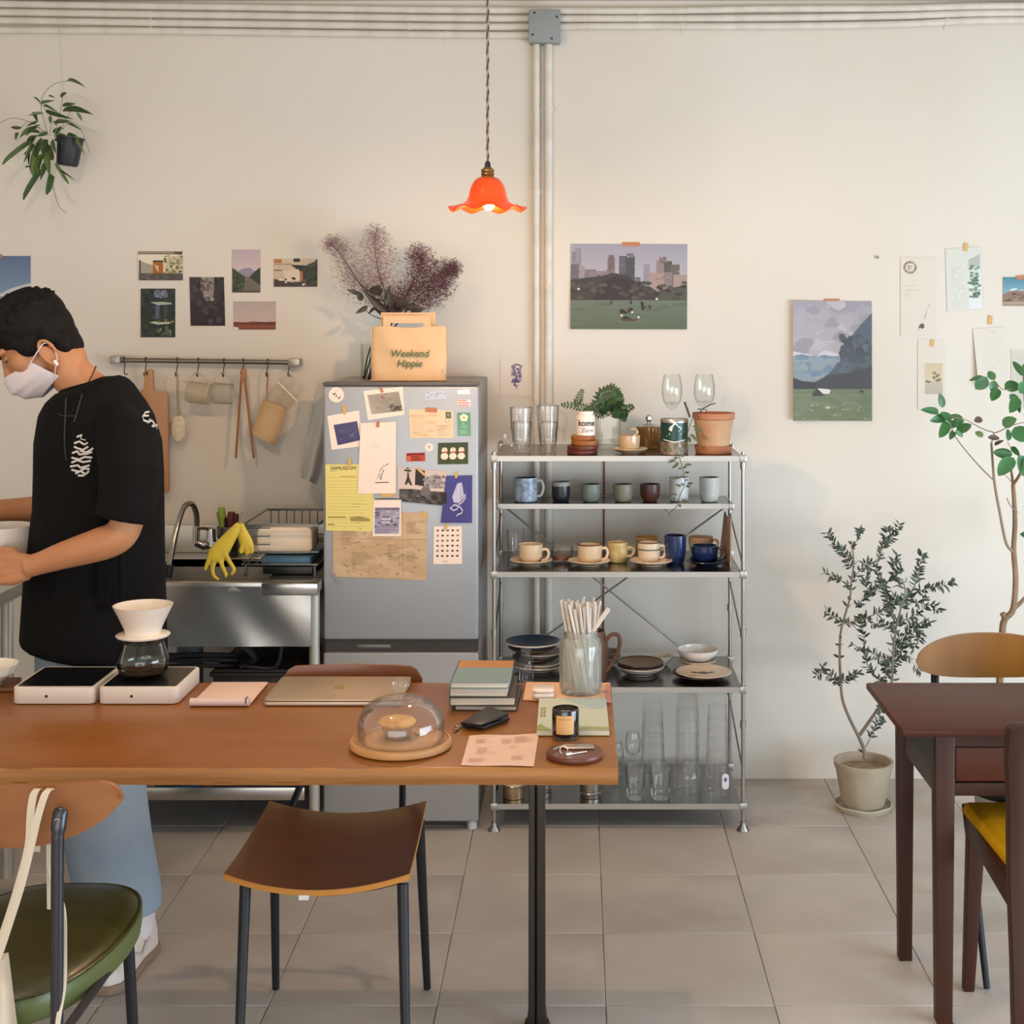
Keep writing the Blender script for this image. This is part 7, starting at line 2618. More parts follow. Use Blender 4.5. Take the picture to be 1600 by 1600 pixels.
M_lback = mat('teak_ply', '#9a6236', .42, noise=(2.4, .3, .7), col2='#874f28', stretch=(1, 1, 6), detail=6, coat=.15)
MB().sheet(lback, 44, 10, (0, .012, 0)).build('backrest', M_lback, t, smooth=60, bevel=0)
for px in (92, -52):
    yy = BYc - .004
    x = P(px, 0, yy).x
    ztop_ = zy(1272, yy)
    pts = bez([(x + .001, yy + .004, ztop_), (x, yy - .004, ztop_ - .03), (x - .001, yy - .004, ztop_ - .08), (x - .002, yy - .004, .46), (x - .004, yy - .01, .2), (x - .006, yy - .03, .003)], 6)
    n = len(pts)
    MB().tube(pts, [.0125 if i < 6 else .0105 for i in range(n)], 14).build('rear_leg', M_gun, t)
    MB().ball((x + .001, yy + .004, ztop_ + .001), (.0125, .009, .010), 14, 8).build('flattened_end', M_gun, t)
    MB().cyl((x + .001, yy - .011, ztop_ - .008), (x + .001, yy - .004, ztop_ - .008), .0052, n=12).build('bolt', M_chrome, t)
    MB().tube([(x, yy, .42), (x, near + .12, .42), (x, near + .3, .42)], .008, 8).build('seat_rail', M_gun, t)
for px in (212, -122):
    x = P(px, 0, 2.84).x
    MB().cyl((x - .012, 2.83, .415), (x, 2.86, .004), .0115, .0095, 14).build('front_leg', M_blackmetal, t)
# cotton bag hanging on the backrest
M_strap = mat('cotton_strap', '#d5c7b2', .9, spec=.1, bump=(300, .08))
t2 = thing('cotton_bag', 'white cotton bag hung by its straps over the green chair\'s wooden backrest', 'bag', P(-20, 1600, 2.38))


def ribbon(name, pts, w, m, par, th=.0025, wdir=None):
    q = bez(pts, 6)
    n = len(q) - 1

    def fn(u, v):
        i = min(int(u * n), n - 1)
        f_ = u * n - i
        p = q[i].lerp(q[i + 1], f_)
        d = (q[min(i + 1, n)] - q[max(i - 1, 0)]).normalized()
        wd = Vector(wdir) if wdir else d.cross(Vector((0, 1, 0))).normalized()
        return p + wd * w * (v - .5)
    return MB().sheet(fn, n, 2, (0, -th, 0)).build(name, m, par, smooth=70)


yb_ = BYc + .018
fy = BYc - .004
ribbon('strap', [P(57, 1330, yb_ + .035), P(60, 1250, yb_ + .03), P(61, 1234, yb_ + .012), P(58, 1233, fy + .006), P(52, 1245, fy), P(48, 1275, fy - .004), P(45, 1320, fy - .006), P(30, 1380, fy - .012), P(8, 1450, fy - .016), P(-20, 1530, fy - .02)], .0125, M_strap, t2, wdir=(1, 0, 0))
ribbon('strap', [P(80, 1420, yb_ + .035), P(78, 1260, yb_ + .03), P(79, 1234, yb_ + .012), P(77, 1233, fy + .004), P(70, 1243, fy - .004), P(60, 1275, fy - .008), P(50, 1318, fy - .010), P(34, 1382, fy - .016), P(12, 1452, fy - .02), P(-14, 1530, fy - .024)], .0125, M_strap, t2, wdir=(1, 0, 0))
ribbon('strap', [P(78, 1330, fy + .06), P(84, 1380, fy + .05), P(99, 1420, fy + .02), P(101, 1480, fy + .01), P(100, 1540, fy), P(92, 1590, fy - .012), P(86, 1640, fy - .02)], .008, M_strap, t2, wdir=(.9, .3, 0))


def bag(u, v):
    x0_, x1_ = -120, 2 + 26 * v
    y0_ = 1508 + (1720 - 1508) * v
    return P(x0_ + (x1_ - x0_) * u, y0_ + 10 * math.sin(u * 4), fy - .02 - .03 * math.sin(PI * u) * v - .004 * math.sin(u * 20 + v * 5))


MB().sheet(bag, 18, 14, (0, .03, 0)).build('bag_body', M_strap, t2, smooth=70)

# ------------------------------------------------------------------ right side: dark wooden table and its chairs
M_mah = mat('mahogany', '#462012', .47, spec=.3, noise=(2.5, .3, .7), col2='#582b1b', stretch=(.4, 4, 4), detail=7)
M_mahl = mat('mahogany_leg', '#361c12', .5, spec=.3, noise=(3, .3, .7), col2='#44261a', stretch=(4, 4, .4), detail=6)
RZ = .70
rYf, rYb = depth_at(1140, RZ), depth_at(1066, RZ)
rxf, rxb = P(1408, 0, rYf).x, P(1355, 0, rYb).x
rx0 = (rxf + rxb) / 2
t = thing('side_table', 'dark brown wooden table with a drawer at the right edge', 'table', (rx0 + .5, (rYf + rYb) / 2, 0))
xe_ = rx0 + 1.0
MB().prism([Vector((x, y, RZ - .018)) for x, y in ((rx0, rYf), (rx0, rYb), (xe_, rYb), (xe_, rYf))], (0, 0, .018)).build('tabletop', M_mah, t, bevel=.005)


def sqleg(px0, px1, Yc_, pz):
    x0, x1 = P(px0, 0, Yc_).x, P(px1, 0, Yc_).x
    cx_, w = (x0 + x1) / 2, (x1 - x0) / 2
    b = [Vector((cx_ + a_ * w * .78, Yc_ + b_ * w * .78, 0)) for a_, b_ in ((-1, -1), (1, -1), (1, 1), (-1, 1))]
    u = [Vector((cx_ + a_ * w, Yc_ + b_ * w, pz)) for a_, b_ in ((-1, -1), (1, -1), (1, 1), (-1, 1))]
    MB().hexa(b, u).build('leg', M_mahl, t, bevel=.002)
    return cx_, w


lYf, lYb = 3.345, 3.67
c1, w1 = sqleg(1458, 1489, lYf, RZ - .019)
c2, w2 = sqleg(1400.5, 1426, lYb, RZ - .019)
for Yc_ in (lYf, lYb):
    cx_ = xe_ - .06
    MB().box(cx_ - .02, cx_ + .02, Yc_ - .02, Yc_ + .02, 0, RZ - .019).build('leg', M_mahl, t, bevel=.002)
zap = zy(1241, lYf)
MB().box(c1 + w1, xe_ - .08, lYf - .012, lYf + .006, zap, zap + .03).build('lower_apron', M_mahl, t, bevel=.001)
MB().box(c1 + w1, xe_ - .08, lYf - .008, lYf + .006, zy(1165, lYf), RZ - .019).build('upper_apron', M_mahl, t)
dr = MB().box(c1 + w1 + .004, c1 + w1 + .5, lYf - .010, lYf + .25, zap + .033, zy(1166, lYf)).build('drawer', M_mah, t, bevel=.002)
MB().lathe([(0, 0), (.008, 0), (.006, .01), (.011, .016), (.009, .022), (0, .023)], n=18, at=(0, 0, 0)).build('knob', M_mahl, None) if False else None
MB(Matrix.Translation((c1 + w1 + .25, lYf - .010, zap + .07)) @ Matrix.Rotation(PI / 2, 4, 'X')).lathe([(0, 0), (.008, 0), (.006, .01), (.011, .016), (.009, .022), (0, .023)], n=18).build('knob', M_mahl, dr)
M_under = mat('grey_underside', '#4a4743', .7)
MB().box(min(c1, c2) - .002, min(c1, c2) + .016, lYf, lYb, zap + .0, RZ - .019).build('side_apron', M_under, t)
MB().box(c2, xe_ - .08, lYb - .01, lYb + .008, zap + .02, RZ - .019).build('back_apron', M_mahl, t)

# chair behind the table: oval wooden back, dark seat
t = thing('oval_back_chair', 'chair with an oval caramel wooden backrest behind the dark side table', 'chair', P(1540, 1545, 3.75))
OYc = 3.98
M_caramel = mat('caramel_ply', '#96621f', .38, noise=(2.0, .3, .72), col2='#7c4c19', stretch=(4, 1, .6), detail=6, coat=.25)
oxa, oxb = P(1428, 0, OYc).x, P(1668, 0, OYc).x
ozt, ozb = zy(993, OYc), zy(1063, OYc)


def oback(u, v):
    a_ = 2 * u - 1
    hw = (1 - abs(a_) ** 2.4) ** .5
    zm = (ozt + ozb) / 2 - .006
    z = zm + hw * ((ozt - zm) * v - (zm - ozb) * (1 - v))
    return Vector((oxa + (oxb - oxa) * u, OYc - .06 * a_ * a_ + .03, z))


MB().sheet(oback, 44, 8, (0, .012, 0)).build('backrest', M_caramel, t, smooth=60)
for px in (1468, 1628):
    x = P(px, 0, OYc).x
    MB().tube(bez([(x, OYc + .045, (ozt + ozb) / 2), (x, OYc + .04, ozb - .05), (x + .02, OYc - .02, .46), (x + .035, OYc + .09, .004)], 6), .0115, 12).build('rear_leg', M_blackmetal, t)
sx2 = P(1606, 0, 3.75).x
plan2 = [(sx2 + .19 * math.copysign(abs(math.cos(2 * PI * i / 36)) ** .7, math.cos(2 * PI * i / 36)), 3.73 + .2 * math.copysign(abs(math.sin(2 * PI * i / 36)) ** .7, math.sin(2 * PI * i / 36))) for i in range(36)]
M_dseat = mat('dark_green_vinyl', '#23261d', .4)
MB().loft([[Vector((sx2 + (x - sx2) * f_, 3.73 + (y - 3.73) * f_, z_)) for x, y in plan2] for f_, z_ in ((.9, .425), (1, .435), (1, .46), (.93, .475), (.4, .48))]).build('seat', M_dseat, t, smooth=60)
for px, yy in ((1533, 3.50), (1690, 3.50)):
    x = P(px, 0, yy).x
    MB().cyl((x - .02 if px < 1600 else x + .01, yy + .06, .43), (x + .014, yy, .004), .0115, .008, 12).build('front_leg', M_blackmetal, t)

# yellow-seated chair in front of the table
t = thing('yellow_chair', 'dark wooden chair with a mustard yellow seat under the dark side table', 'chair', P(1600, 1600, 3.25))
yz = .456
fL = P(1510, 0, 3.49).x
fYy, nYy = 3.50, 3.04
nL = P(1578, 0, nYy).x
xR = fL + .45


def yseat(f_, dz):
    return [Vector((x, y, yz + dz)) for x, y in ((fL + f_, fYy - f_), (nL + .03 + f_ * .4, nYy + f_), (xR - .03, nYy + f_), (xR - f_, fYy - f_))]


MB().loft([yseat(-.004, -.03), yseat(-.006, -.018), yseat(0, -.002), yseat(.03, .008)]).build('seat_cushion', mat('mustard_fabric', '#d09a10', .9, spec=.05, bump=(240, .12), noise=(12, .3, .7), col2='#dba818'), t, bevel=.006, seg=3)
M_ych = mat('dark_teak', '#361c11', .5, spec=.3, noise=(3, .3, .7), col2='#432417', stretch=(4, 4, .4), detail=6)
# front leg, side rail, rear post
x0 = P(1504, 0, 3.5).x
lx = P(1517, 0, 3.5).x
b_ = [Vector((P(1512.5, 0, 3.5).x + a_ * .013, 3.50 + c_ * .013, 0)) for a_, c_ in ((-1, -1), (1, -1), (1, 1), (-1, 1))]
u_ = [Vector((P(1524, 0, 3.5).x + a_ * .021, 3.49 + c_ * .02, yz - .022)) for a_, c_ in ((-1, -1), (1, -1), (1, 1), (-1, 1))]
MB().hexa(b_, u_).build('front_leg', M_ych, t, bevel=.003)
MB().hexa([v + Vector((.40, 0, 0)) for v in b_], [v + Vector((.40, 0, 0)) for v in u_]).build('front_leg', M_ych, t, bevel=.003)
pY_ = 3.0
pxc = P(1590, 0, pY_).x
MB().hexa([Vector((fL + .002, fYy - .02, yz - .085)), Vector((fL + .022, fYy - .02, yz - .085)), Vector((pxc + .012, pY_ + .01, yz - .07)), Vector((pxc - .008, pY_ + .01, yz - .07))],
          [Vector((fL + .002, fYy - .02, yz - .026)), Vector((fL + .022, fYy - .02, yz - .026)), Vector((pxc + .012, pY_ + .01, yz - .022)), Vector((pxc - .008, pY_ + .01, yz - .022))]).build('side_rail', M_ych, t, bevel=.002)
MB().box(fL + .01, xR - .01, fYy - .03, fYy - .01, yz - .08, yz - .026).build('front_rail', M_ych, t, bevel=.002)


def post(px, mirror=False):
    pts = [(px + 7, 1640, 2.93, .016), (px + 3, 1500, 2.96, .018), (px, 1370, 3.0, .021), (px, 1250, 2.985, .022), (px - 2, 1180, 2.97, .023), (px, 1138, 2.955, .022), (px + 6, 1130, 2.95, .016)]
    rings = []
    for x_, y_, Y_, w_ in pts:
        c = P(x_, y_, Y_)
        if mirror:
            c.x += .40
        rings.append([c + Vector((a_ * w_, b2 * .016, 0)) for a_, b2 in ((-1, -1), (1, -1), (1, 1), (-1, 1))])
    rings[0] = [Vector((v.x, v.y, .0)) for v in rings[0]]
    MB().loft(rings).build('rear_post', M_ych, t, bevel=.004)


post(1590)
post(1590, True)
for z0_, z1_ in ((.70, .765),):
    MB().sheet(lambda u, v: Vector((pxc - .0 + .42 * u, 2.965 - .03 * math.sin(PI * u) * -1, z0_ + (z1_ - z0_) * v)), 14, 3, (0, .016, 0)).build('back_rail', M_ych, t, smooth=60)

# ------------------------------------------------------------------ small-leaved tree in a stone pot by the wall
OY = 4.78
s = OY / F
bz = 0
px_, pY_, pr_ = P(1349, 0, OY).x, OY, 46 * OY / F
t = thing('potted_olive_tree', 'slender small-leaved tree in a weathered pale pot by the wall, left of the dark table', 'potted plant', (px_, pY_, 0))
M_stone = mat('weathered_pot', '#b3a48c', .85, noise=(7, .3, .7), col2='#9c8e77', bump=(25, .12))
M_stone2 = mat('pale_saucer', '#bdb39e', .85, noise=(9, .3, .7), col2='#a89d86')
hz = H - (1174 - CY) * (OY + pr_) / F
MB().lathe([(0, 0), (40 * s, 0), (45 * s, .018), (43 * s, .022), (39 * s, .008), (0, .008)], n=36, wave=lambda a_, r_, z_: (.0015 * math.sin(5 * a_), r_ * (1 + .012 * math.sin(7 * a_)))).build('saucer', M_stone2, t, local=True)
MB().lathe([(0, .01), (31 * s, .01), (34 * s, .03), (43 * s, hz - .03), (46 * s, hz - .012), (46.5 * s, hz), (42 * s, hz), (40 * s, hz - .03), (30 * s, .02), (0, .018)], n=40, wave=lambda a_, r_, z_: (0, r_ * (1 + .006 * math.sin(9 * a_ + z_ * 20)))).build('pot', M_stone, t, local=True)
so = MB().lathe([(41 * s, hz - .028), (20 * s, hz - .022), (0, hz - .02)], n=30).build('soil', mat('gravel_soil', '#a58f73', .95, noise=(60, .3, .7), col2='#7d6850', bump=(90, .5)), t, local=True)
M_branch = mat('olive_branch', '#8d8272', .8, noise=(20, .3, .7), col2='#746859')
sc8 = 3.0775


def c8(x, y):
    return (1200 + x / sc8, 780 + y / sc8)


br = [([(465, 1250), (460, 1200), (435, 1140), (395, 1060), (360, 970), (350, 880), (345, 760), (350, 640), (370, 560), (395, 470), (400, 400), (412, 300), (400, 200)], 3.6, .9, 0),
      ([(440, 1135), (490, 1065), (560, 960), (595, 880), (600, 760), (612, 640), (640, 520), (660, 440), (640, 380)], 3.0, .8, -.06),
      ([(368, 600), (450, 580), (540, 540), (620, 500), (680, 470)], 1.4, .6, -.03), ([(560, 890), (480, 800), (460, 650), (440, 560)], 1.3, .6, .05),
      ([(600, 560), (560, 450), (520, 330), (555, 230), (572, 140)], 1.3, .5, .03), ([(555, 230), (610, 170), (632, 120)], .9, .5, .02), ([(640, 520), (700, 430), (725, 340), (742, 262)], 1.2, .5, -.05),
      ([(680, 470), (760, 430), (830, 420), (895, 400)], 1.0, .5, -.04), ([(620, 600), (700, 560), (780, 510), (830, 540)], 1.0, .5, .04), ([(620, 720), (700, 640), (775, 590)], 1.0, .5, -.06), ([(348, 880), (300, 852), (262, 800)], 1.0, .5, -.03),
      ([(262, 830), (230, 850)], .8, .5, -.03), ([(350, 880), (400, 850), (432, 835)], .9, .5, -.05), ([(362, 600), (320, 570), (278, 535)], .9, .5, -.02), ([(395, 420), (330, 380), (265, 350)], .9, .5, .03), ([(405, 290), (335, 235), (285, 165)], .9, .5, .02),
      ([(600, 770), (540, 765), (490, 735), (400, 695)], 1.0, .5, -.04), ([(470, 1190), (520, 1090), (548, 1010)], .9, .5, -.05), ([(405, 240), (435, 180), (440, 150)], .9, .5, -.02), ([(500, 470), (470, 400), (500, 300)], .9, .5, -.06), ([(600, 800), (660, 760), (735, 830)], .8, .5, -.06),
      ([(640, 420), (600, 330), (620, 270)], .9, .5, .05), ([(700, 620), (735, 650), (700, 720)], .8, .5, -.05), ([(600, 830), (560, 800), (640, 740), (650, 700)], .8, .5, .03), ([(420, 520), (470, 470), (530, 420)], .9, .5, -.04),
      ([(612, 640), (560, 600), (500, 600)], .9, .5, -.05), ([(640, 520), (600, 470), (560, 440), (540, 380)], .9, .5, -.02), ([(600, 740), (640, 690), (690, 690)], .9, .5, .04), ([(620, 600), (580, 540), (590, 480)], .9, .5, .06), ([(402, 400), (450, 330), (480, 300)], .9, .5, -.03),
      ([(400, 330), (370, 280), (360, 240)], .8, .5, .03), ([(600, 800), (570, 860), (540, 880)], .8, .5, -.05), ([(650, 480), (720, 500), (760, 470)], .8, .5, .05), ([(600, 690), (660, 640), (720, 600)], .8, .5, -.03), ([(540, 420), (600, 380), (640, 330)], .8, .5, .04)]
M_oleaf = mat('grey_green_leaf', '#39473a', .5, noise=(25, .3, .7), col2='#51614f')
M_oleaf2 = mat('silver_green_leaf', '#5d6b5b', .5)
LO = [leaf_mesh('leaf', m, lance, .15, .08, 3) for m in (M_oleaf, M_oleaf, M_oleaf2)]
ro = random.Random(14)
nleaf = 0
allb = []
for pts, r0, rt_, dy in br:
    n_ = len(pts)
    q = bez([P(*c8(x, y), OY + dy * min(1, i / 2.0) + (.0 if i == 0 else .012 * math.sin(i * 1.7))) for i, (x, y) in enumerate(pts)], 5)
    m_ = len(q)
    MB().tube(q, [max(.0007, (r0 + (r0 * rt_ * .35 - r0) * i / (m_ - 1)) * s * .95) for i in range(m_)], 6).build('branch', M_branch, t)
    allb.append((q, r0))
for bi, (q, r0) in enumerate(allb):
    L = sum((q[i + 1] - q[i]).length for i in range(len(q) - 1))
    n_ = int(L / (.0055 if r0 < 2 else .026))
    for i in range(n_):
        f_ = (i + ro.random()) / n_
        if r0 > 2 and f_ < (.45 if r0 > 3.3 else .3):
            if ro.random() < .85:
                continue
        if bi == 17 and f_ < .2:
            continue
        k_ = f_ * (len(q) - 1)
        p = q[int(k_)].lerp(q[min(len(q) - 1, int(k_) + 1)], k_ % 1)
        d = (q[min(len(q) - 1, int(k_) + 1)] - q[int(k_)]).normalized()
        a_ = ro.uniform(0, 2 * PI)
        side = (d.orthogonal().normalized() * math.cos(a_) + d.cross(d.orthogonal().normalized()) * math.sin(a_))
        for sgn in (1, -1):
            if ro.random() < .25 or nleaf > 1500:
                continue
            ln = ro.uniform(.018, .031)
            tip = p + (side * sgn + d * ro.uniform(.3, .9) + Vector((0, 0, ro.uniform(-.3, .3)))).normalized() * ln
            put_leaf('leaf', LO[nleaf % 3], t, p, tip, ro.uniform(.0065, .0105), (ro.uniform(-1, 1), -1, ro.uniform(-.3, 1)), ro.uniform(-1, 1))
            nleaf += 1
# past 300 leaves the rest stay joined as one part
lv = [o for o in t.children if o.name.split('.')[0] == 'leaf']
lv.sort(key=lambda o: -o.matrix_basis.to_scale()[1] * o.matrix_basis.to_scale()[0])
if len(lv) > 295:
    mb = MB()
    for o in lv[295:]:
        M = Matrix.Translation(t.location) @ o.matrix_basis
        mb.add([M @ v.co for v in o.data.vertices], [tuple(p.vertices) for p in o.data.polygons])
        bpy.data.objects.remove(o)
    mb.build('small_leaves', M_oleaf, t, smooth=60, kind='stuff', fix=False)

# ------------------------------------------------------------------ ficus-like tree at the right edge
FY_ = 4.62
t = thing('rubber_plant', 'tall bare-stemmed plant with broad green leaves at the right edge of the frame', 'potted plant', (P(1565, 0, FY_).x, FY_, 0))
sc6 = 1046 / 170


def c6(x, y):
    return (1430 + x / sc6, 560 + y / sc6)


s = FY_ / F
MB().lathe([(0, 0), (.075, 0), (.095, .18), (.1, .19), (.1, .21), (.09, .21), (.085, .19), (.07, .01), (0, .01)], n=32).build('pot', mat('grey_pot', '#8f8a80', .8), t, local=True)
MB().lathe([(.087, .195), (0, .2)], n=24).build('soil', mat('potting_soil', '#4a3c2e', .95), t, local=True)
M_bark = mat('tan_bark', '#94785c', .8, noise=(18, .3, .7), col2='#7b6048', bump=(60, .3))
M_twigb = mat('grey_twig', '#8e7b66', .8)
x0 = t.location.x


def br2_(pts, r0, r1, nm='stem', m=M_bark):
    q = bez([P(x, y, FY_ + d) for x, y, d in pts], 5)
    n_ = len(q)
    MB().tube(q, [(r0 + (r1 - r0) * i / (n_ - 1)) * s for i in range(n_)], 9).build(nm, m, t)
    return q


trunk = [(x0 * F / FY_ + CX, CY + (H - .2) * F / FY_, 0), (1562, 1080, 0), (1566, 992, 0), (1570, 968, 0), (1583, 952, 0), (1587, 905, 0), (1584, 860, 0), (1586, 820, 0), (1585, 787, 0), (1583, 757, 0)]
br2_(trunk, 6.2, 3.2)
br2_([(1570, 968, 0), (1568, 962, .0), (1566, 958, .0)], 4, 4.5)
br2_([(1580, 955, 0), (1600, 936, .05), (1625, 900, .08), (1632, 820, .1)], 3.4, 2.5)
br2_([(1583, 757, 0), (1581, 742, .02), (1579, 728, .03)], 2.6, 1.6)
br2_([(1583, 757, 0), (1592, 744, -.03), (1600, 725, -.05), (1606, 690, -.05), (1602, 640, -.05), (1600, 600, -.06), (1598, 570, -.05)], 2.6, 1.2)
br2_([(1583, 862, 0), (1572, 848, -.02), (1562, 800, -.03), (1555, 762, -.03), (1552, 735, -.03), (1549, 692, -.03)], 2.4, 1.9, m=M_twigb)
br2_([(1551, 749, -.03), (1530, 728, -.05), (1510, 705, -.06), (1492, 681, -.07), (1484, 660, -.08)], 1.2, .8, 'twig', M_twigb)
br2_([(1549, 692, -.03), (1553, 677, -.03), (1540, 672, -.05), (1522, 663, -.07), (1507, 655, -.08), (1490, 652, -.09), (1472, 646, -.09)], 1.0, .6, 'twig', M_twigb)
br2_([(1553, 677, -.03), (1566, 672, -.04), (1580, 665, -.05), (1600, 660, -.05)], .9, .6, 'twig', M_twigb)
br2_([(1600, 610, -.06), (1580, 608, -.08), (1566, 608, -.09), (1552, 592, -.1), (1542, 588, -.1)], .9, .5, 'twig', M_twigb)
br2_([(1583, 757, 0), (1576, 748, -.03), (1570, 742, -.04)], .8, .6, 'twig', M_twigb)
br2_([(1586, 705, -.05), (1578, 697, -.06), (1574, 690, -.07)], .8, .5, 'twig', M_twigb)
br2_([(1590, 800, 0), (1580, 792, -.02), (1573, 778, -.02)], 1.0, .8, 'twig', M_twigb)
M_fic = mat('broad_leaf', '#2f5e2e', .38, noise=(7, .3, .7), col2='#3c6e38', coat=.1)
M_fic2 = mat('broad_leaf_light', '#4a7f4d', .4, noise=(7, .3, .7), col2='#3f7343')
M_ficb = mat('brown_leaf', '#5b4a38', .6)
M_ficy = mat('yellowish_leaf', '#7a8a52', .5)
oval = lambda u: .5 * math.sin(PI * min(1, u ** .85)) ** .62 + .01
LFm = [leaf_mesh('leaf', m, oval, .22, d, 8) for m, d in ((M_fic, .08), (M_fic2, .12), (M_ficb, .15), (M_ficy, .15))]
fl_list = [((1046, 170), (938, 25), 60, 0), ((690, 180), (580, 297), 120, 0), ((640, 165), (516, 216), 34, 0), ((765, 205), (700, 122), 70, 1), ((755, 213), (748, 330), 84, 0), ((800, 290), (735, 405), 92, 0), ((858, 292), (1010, 250), 120, 0), ((985, 370), (915, 517), 105, 0),
           ((1000, 330), (1110, 230), 120, 1), ((262, 475), (238, 336), 66, 0), ((225, 520), (64, 490), 66, 0), ((310, 555), (152, 600), 80, 1), ((345, 600), (255, 520), 70, 0), ((312, 610), (238, 757), 96, 0), ((372, 702), (335, 775), 56, 0), ((462, 592), (338, 545), 62, 1), ((398, 690), (540, 640), 88, 0),
           ((385, 690), (462, 758), 44, 1), ((400, 660), (330, 600), 80, 1), ((470, 600), (385, 640), 40, 0), ((565, 605), (655, 575), 62, 2), ((652, 755), (578, 700), 60, 3), ((696, 760), (820, 766), 50, 2), ((762, 832), (842, 788), 34, 2), ((838, 640), (968, 580), 100, 1), ((890, 792), (898, 676), 68, 1),
           ((955, 660), (1060, 800), 150, 0), ((935, 925), (748, 900), 92, 0), ((948, 955), (798, 1118), 130, 1), ((990, 930), (1060, 1135), 130, 0), ((925, 850), (1002, 935), 52, 0), ((905, 350), (1000, 420), 70, 0), ((985, 420), (1005, 520), 44, 0), ((1040, 120), (1120, 30), 90, 0), ((1060, 500), (1160, 600), 130, 1), ((1080, 900), (1190, 800), 120, 0), ((1060, 400), (1180, 420), 120, 0), ((1040, 1000), (1180, 1060), 120, 1)]
rff = random.Random(31)
for i in range(9):      # crown of the right-hand branch
    b = P(1628 + 6 * math.sin(i * 2.2), 815 + i * 7, FY_ + .10)
    put_leaf('leaf', LFm[i % 2], t, b, b + Vector((.075 * math.cos(i * 2.4), .04 * math.sin(i * 1.7), .04 + .03 * math.sin(i))), .035, (0, -1, .6), 0)
for i, (b, e, w, k_) in enumerate(fl_list):
    dY = -.06 - .05 * rff.random()
    put_leaf('leaf', LFm[k_], t, P(*c6(*b), FY_ + dY), P(*c6(*e), FY_ + dY - rff.uniform(-.02, .05)), w / sc6 * s * 1.05, (rff.uniform(-.45, .45), -1, rff.uniform(.0, .5)), rff.uniform(-.25, .25))

# ------------------------------------------------------------------ the person
PYc = 3.86
pt = thing('person', 'person in a black t-shirt, pale jeans and a white face mask, head bowed', 'person', (P(150, 0, 3.8).x, 3.78, 0))
M_skin = mat('skin', '#bd845c', .5, sss=.12, noise=(14, .3, .7), col2='#b57a52')
M_hair = mat('black_hair', '#0b0908', .7, spec=.2, noise=(90, .3, .7), col2='#14100d', stretch=(1, 1, .3), bump=(140, .35))
M_shirt = mat('black_cotton', '#0f0e0e', .9, spec=.15, bump=(220, .06))
M_jeans = mat('pale_denim', '#8a9bab', .9, spec=.1, noise=(6, .3, .7), col2='#9dabb8', bump=(260, .08))
M_jeans_d = M_jeans
hs = PYc / F
# head frame: origin at the skull's middle, f = facing, u = up, s = towards the camera
HC = P(54, 532, PYc - .0)
tilt = math.radians(37)
hf = Vector((-math.cos(tilt), 0, -math.sin(tilt)))
hu = Vector((-math.sin(tilt), 0, math.cos(tilt)))
turn = Matrix.Rotation(math.radians(8), 3, 'Z')          # face turned a little towards the camera
hf, hu = turn @ hf, turn @ hu
hsd = turn @ Vector((0, -1, 0))
HR = Matrix((hf, hsd, hu)).transposed()


def hd(f_, s_, u_):
    return HC + hf * f_ + hsd * s_ + hu * u_


body = MB()
body.ball(hd(-.010, 0, .030), (.100, .077, .090), 28, 20, HR)       # skull
body.ball(hd(.036, 0, -.030), (.060, .062, .085), 24, 16, HR)       # face
body.ball(hd(.030, 0, -.080), (.050, .050, .045), 20, 14, HR)       # jaw
body.ball(hd(.068, 0, -.108), (.020, .024, .018), 14, 10, HR)       # chin
body.tube([hd(.088, 0, .012), hd(.104, 0, -.022), hd(.113, 0, -.042)], [.009, .011, .012], 10)   # nose
body.ball(hd(.107, .009, -.044), .008, 8, 6).ball(hd(.107, -.009, -.044), .008, 8, 6)
body.ball(hd(.080, .03, .020), (.016, .028, .010), 12, 8, HR).ball(hd(.080, -.03, .020), (.016, .028, .010), 12, 8, HR)   # brows
body.ball(hd(.086, 0, -.076), (.012, .024, .007), 12, 8, HR).ball(hd(.084, 0, -.088), (.012, .020, .007), 12, 8, HR)     # lips
for sg in (1, -1):
    body.ball(hd(.05, sg * .045, -.028), (.03, .022, .03), 14, 10, HR)    # cheek
    # ear: rim, lobe, bowl
    ec = hd(-.021, sg * .077, -.056)
    rim = [ec + hf * (.019 * math.cos(a_) - .004) + hu * (.036 * math.sin(a_)) + hsd * sg * (.006 + .004 * math.cos(a_) * -1) for a_ in [math.radians(x) for x in range(-70, 215, 15)]]
    body.tube(rim, .0052, 8)
    body.ball(ec - hu * .034 + hf * .004, (.009, .005, .011), 10, 8, HR)
    body.ball(ec - hsd * sg * .004, (.016, .005, .026), 12, 8, HR)
# neck and upper torso
nb = P(140, 614, PYc + .0)
body.tube([hd(-.035, 0, -.01), hd(-.03, 0, -.06).lerp(nb, .25), P(112, 588, PYc), nb, P(165, 655, PYc)], [.062, .058, .054, .056, .09], 20)
body.tube([P(110, 574, PYc), P(138, 602, PYc), P(170, 628, PYc)], [.045, .046, .05], 16)
# trapezius to both shoulders
shN, shF = P(194, 702, PYc - .165), P(150, 672, PYc + .20)
body.tube([P(160, 640, PYc), P(178, 668, PYc - .08), shN], [.04, .04, .045], 14)
body.tube([P(150, 635, PYc), P(150, 650, PYc + .10), shF], [.045, .05, .055], 14)
body.tube([P(160, 650, PYc), P(158, 760, PYc), P(152, 900, PYc), P(145, 1020, PYc)], [.11, .13, .12, .13], 20)
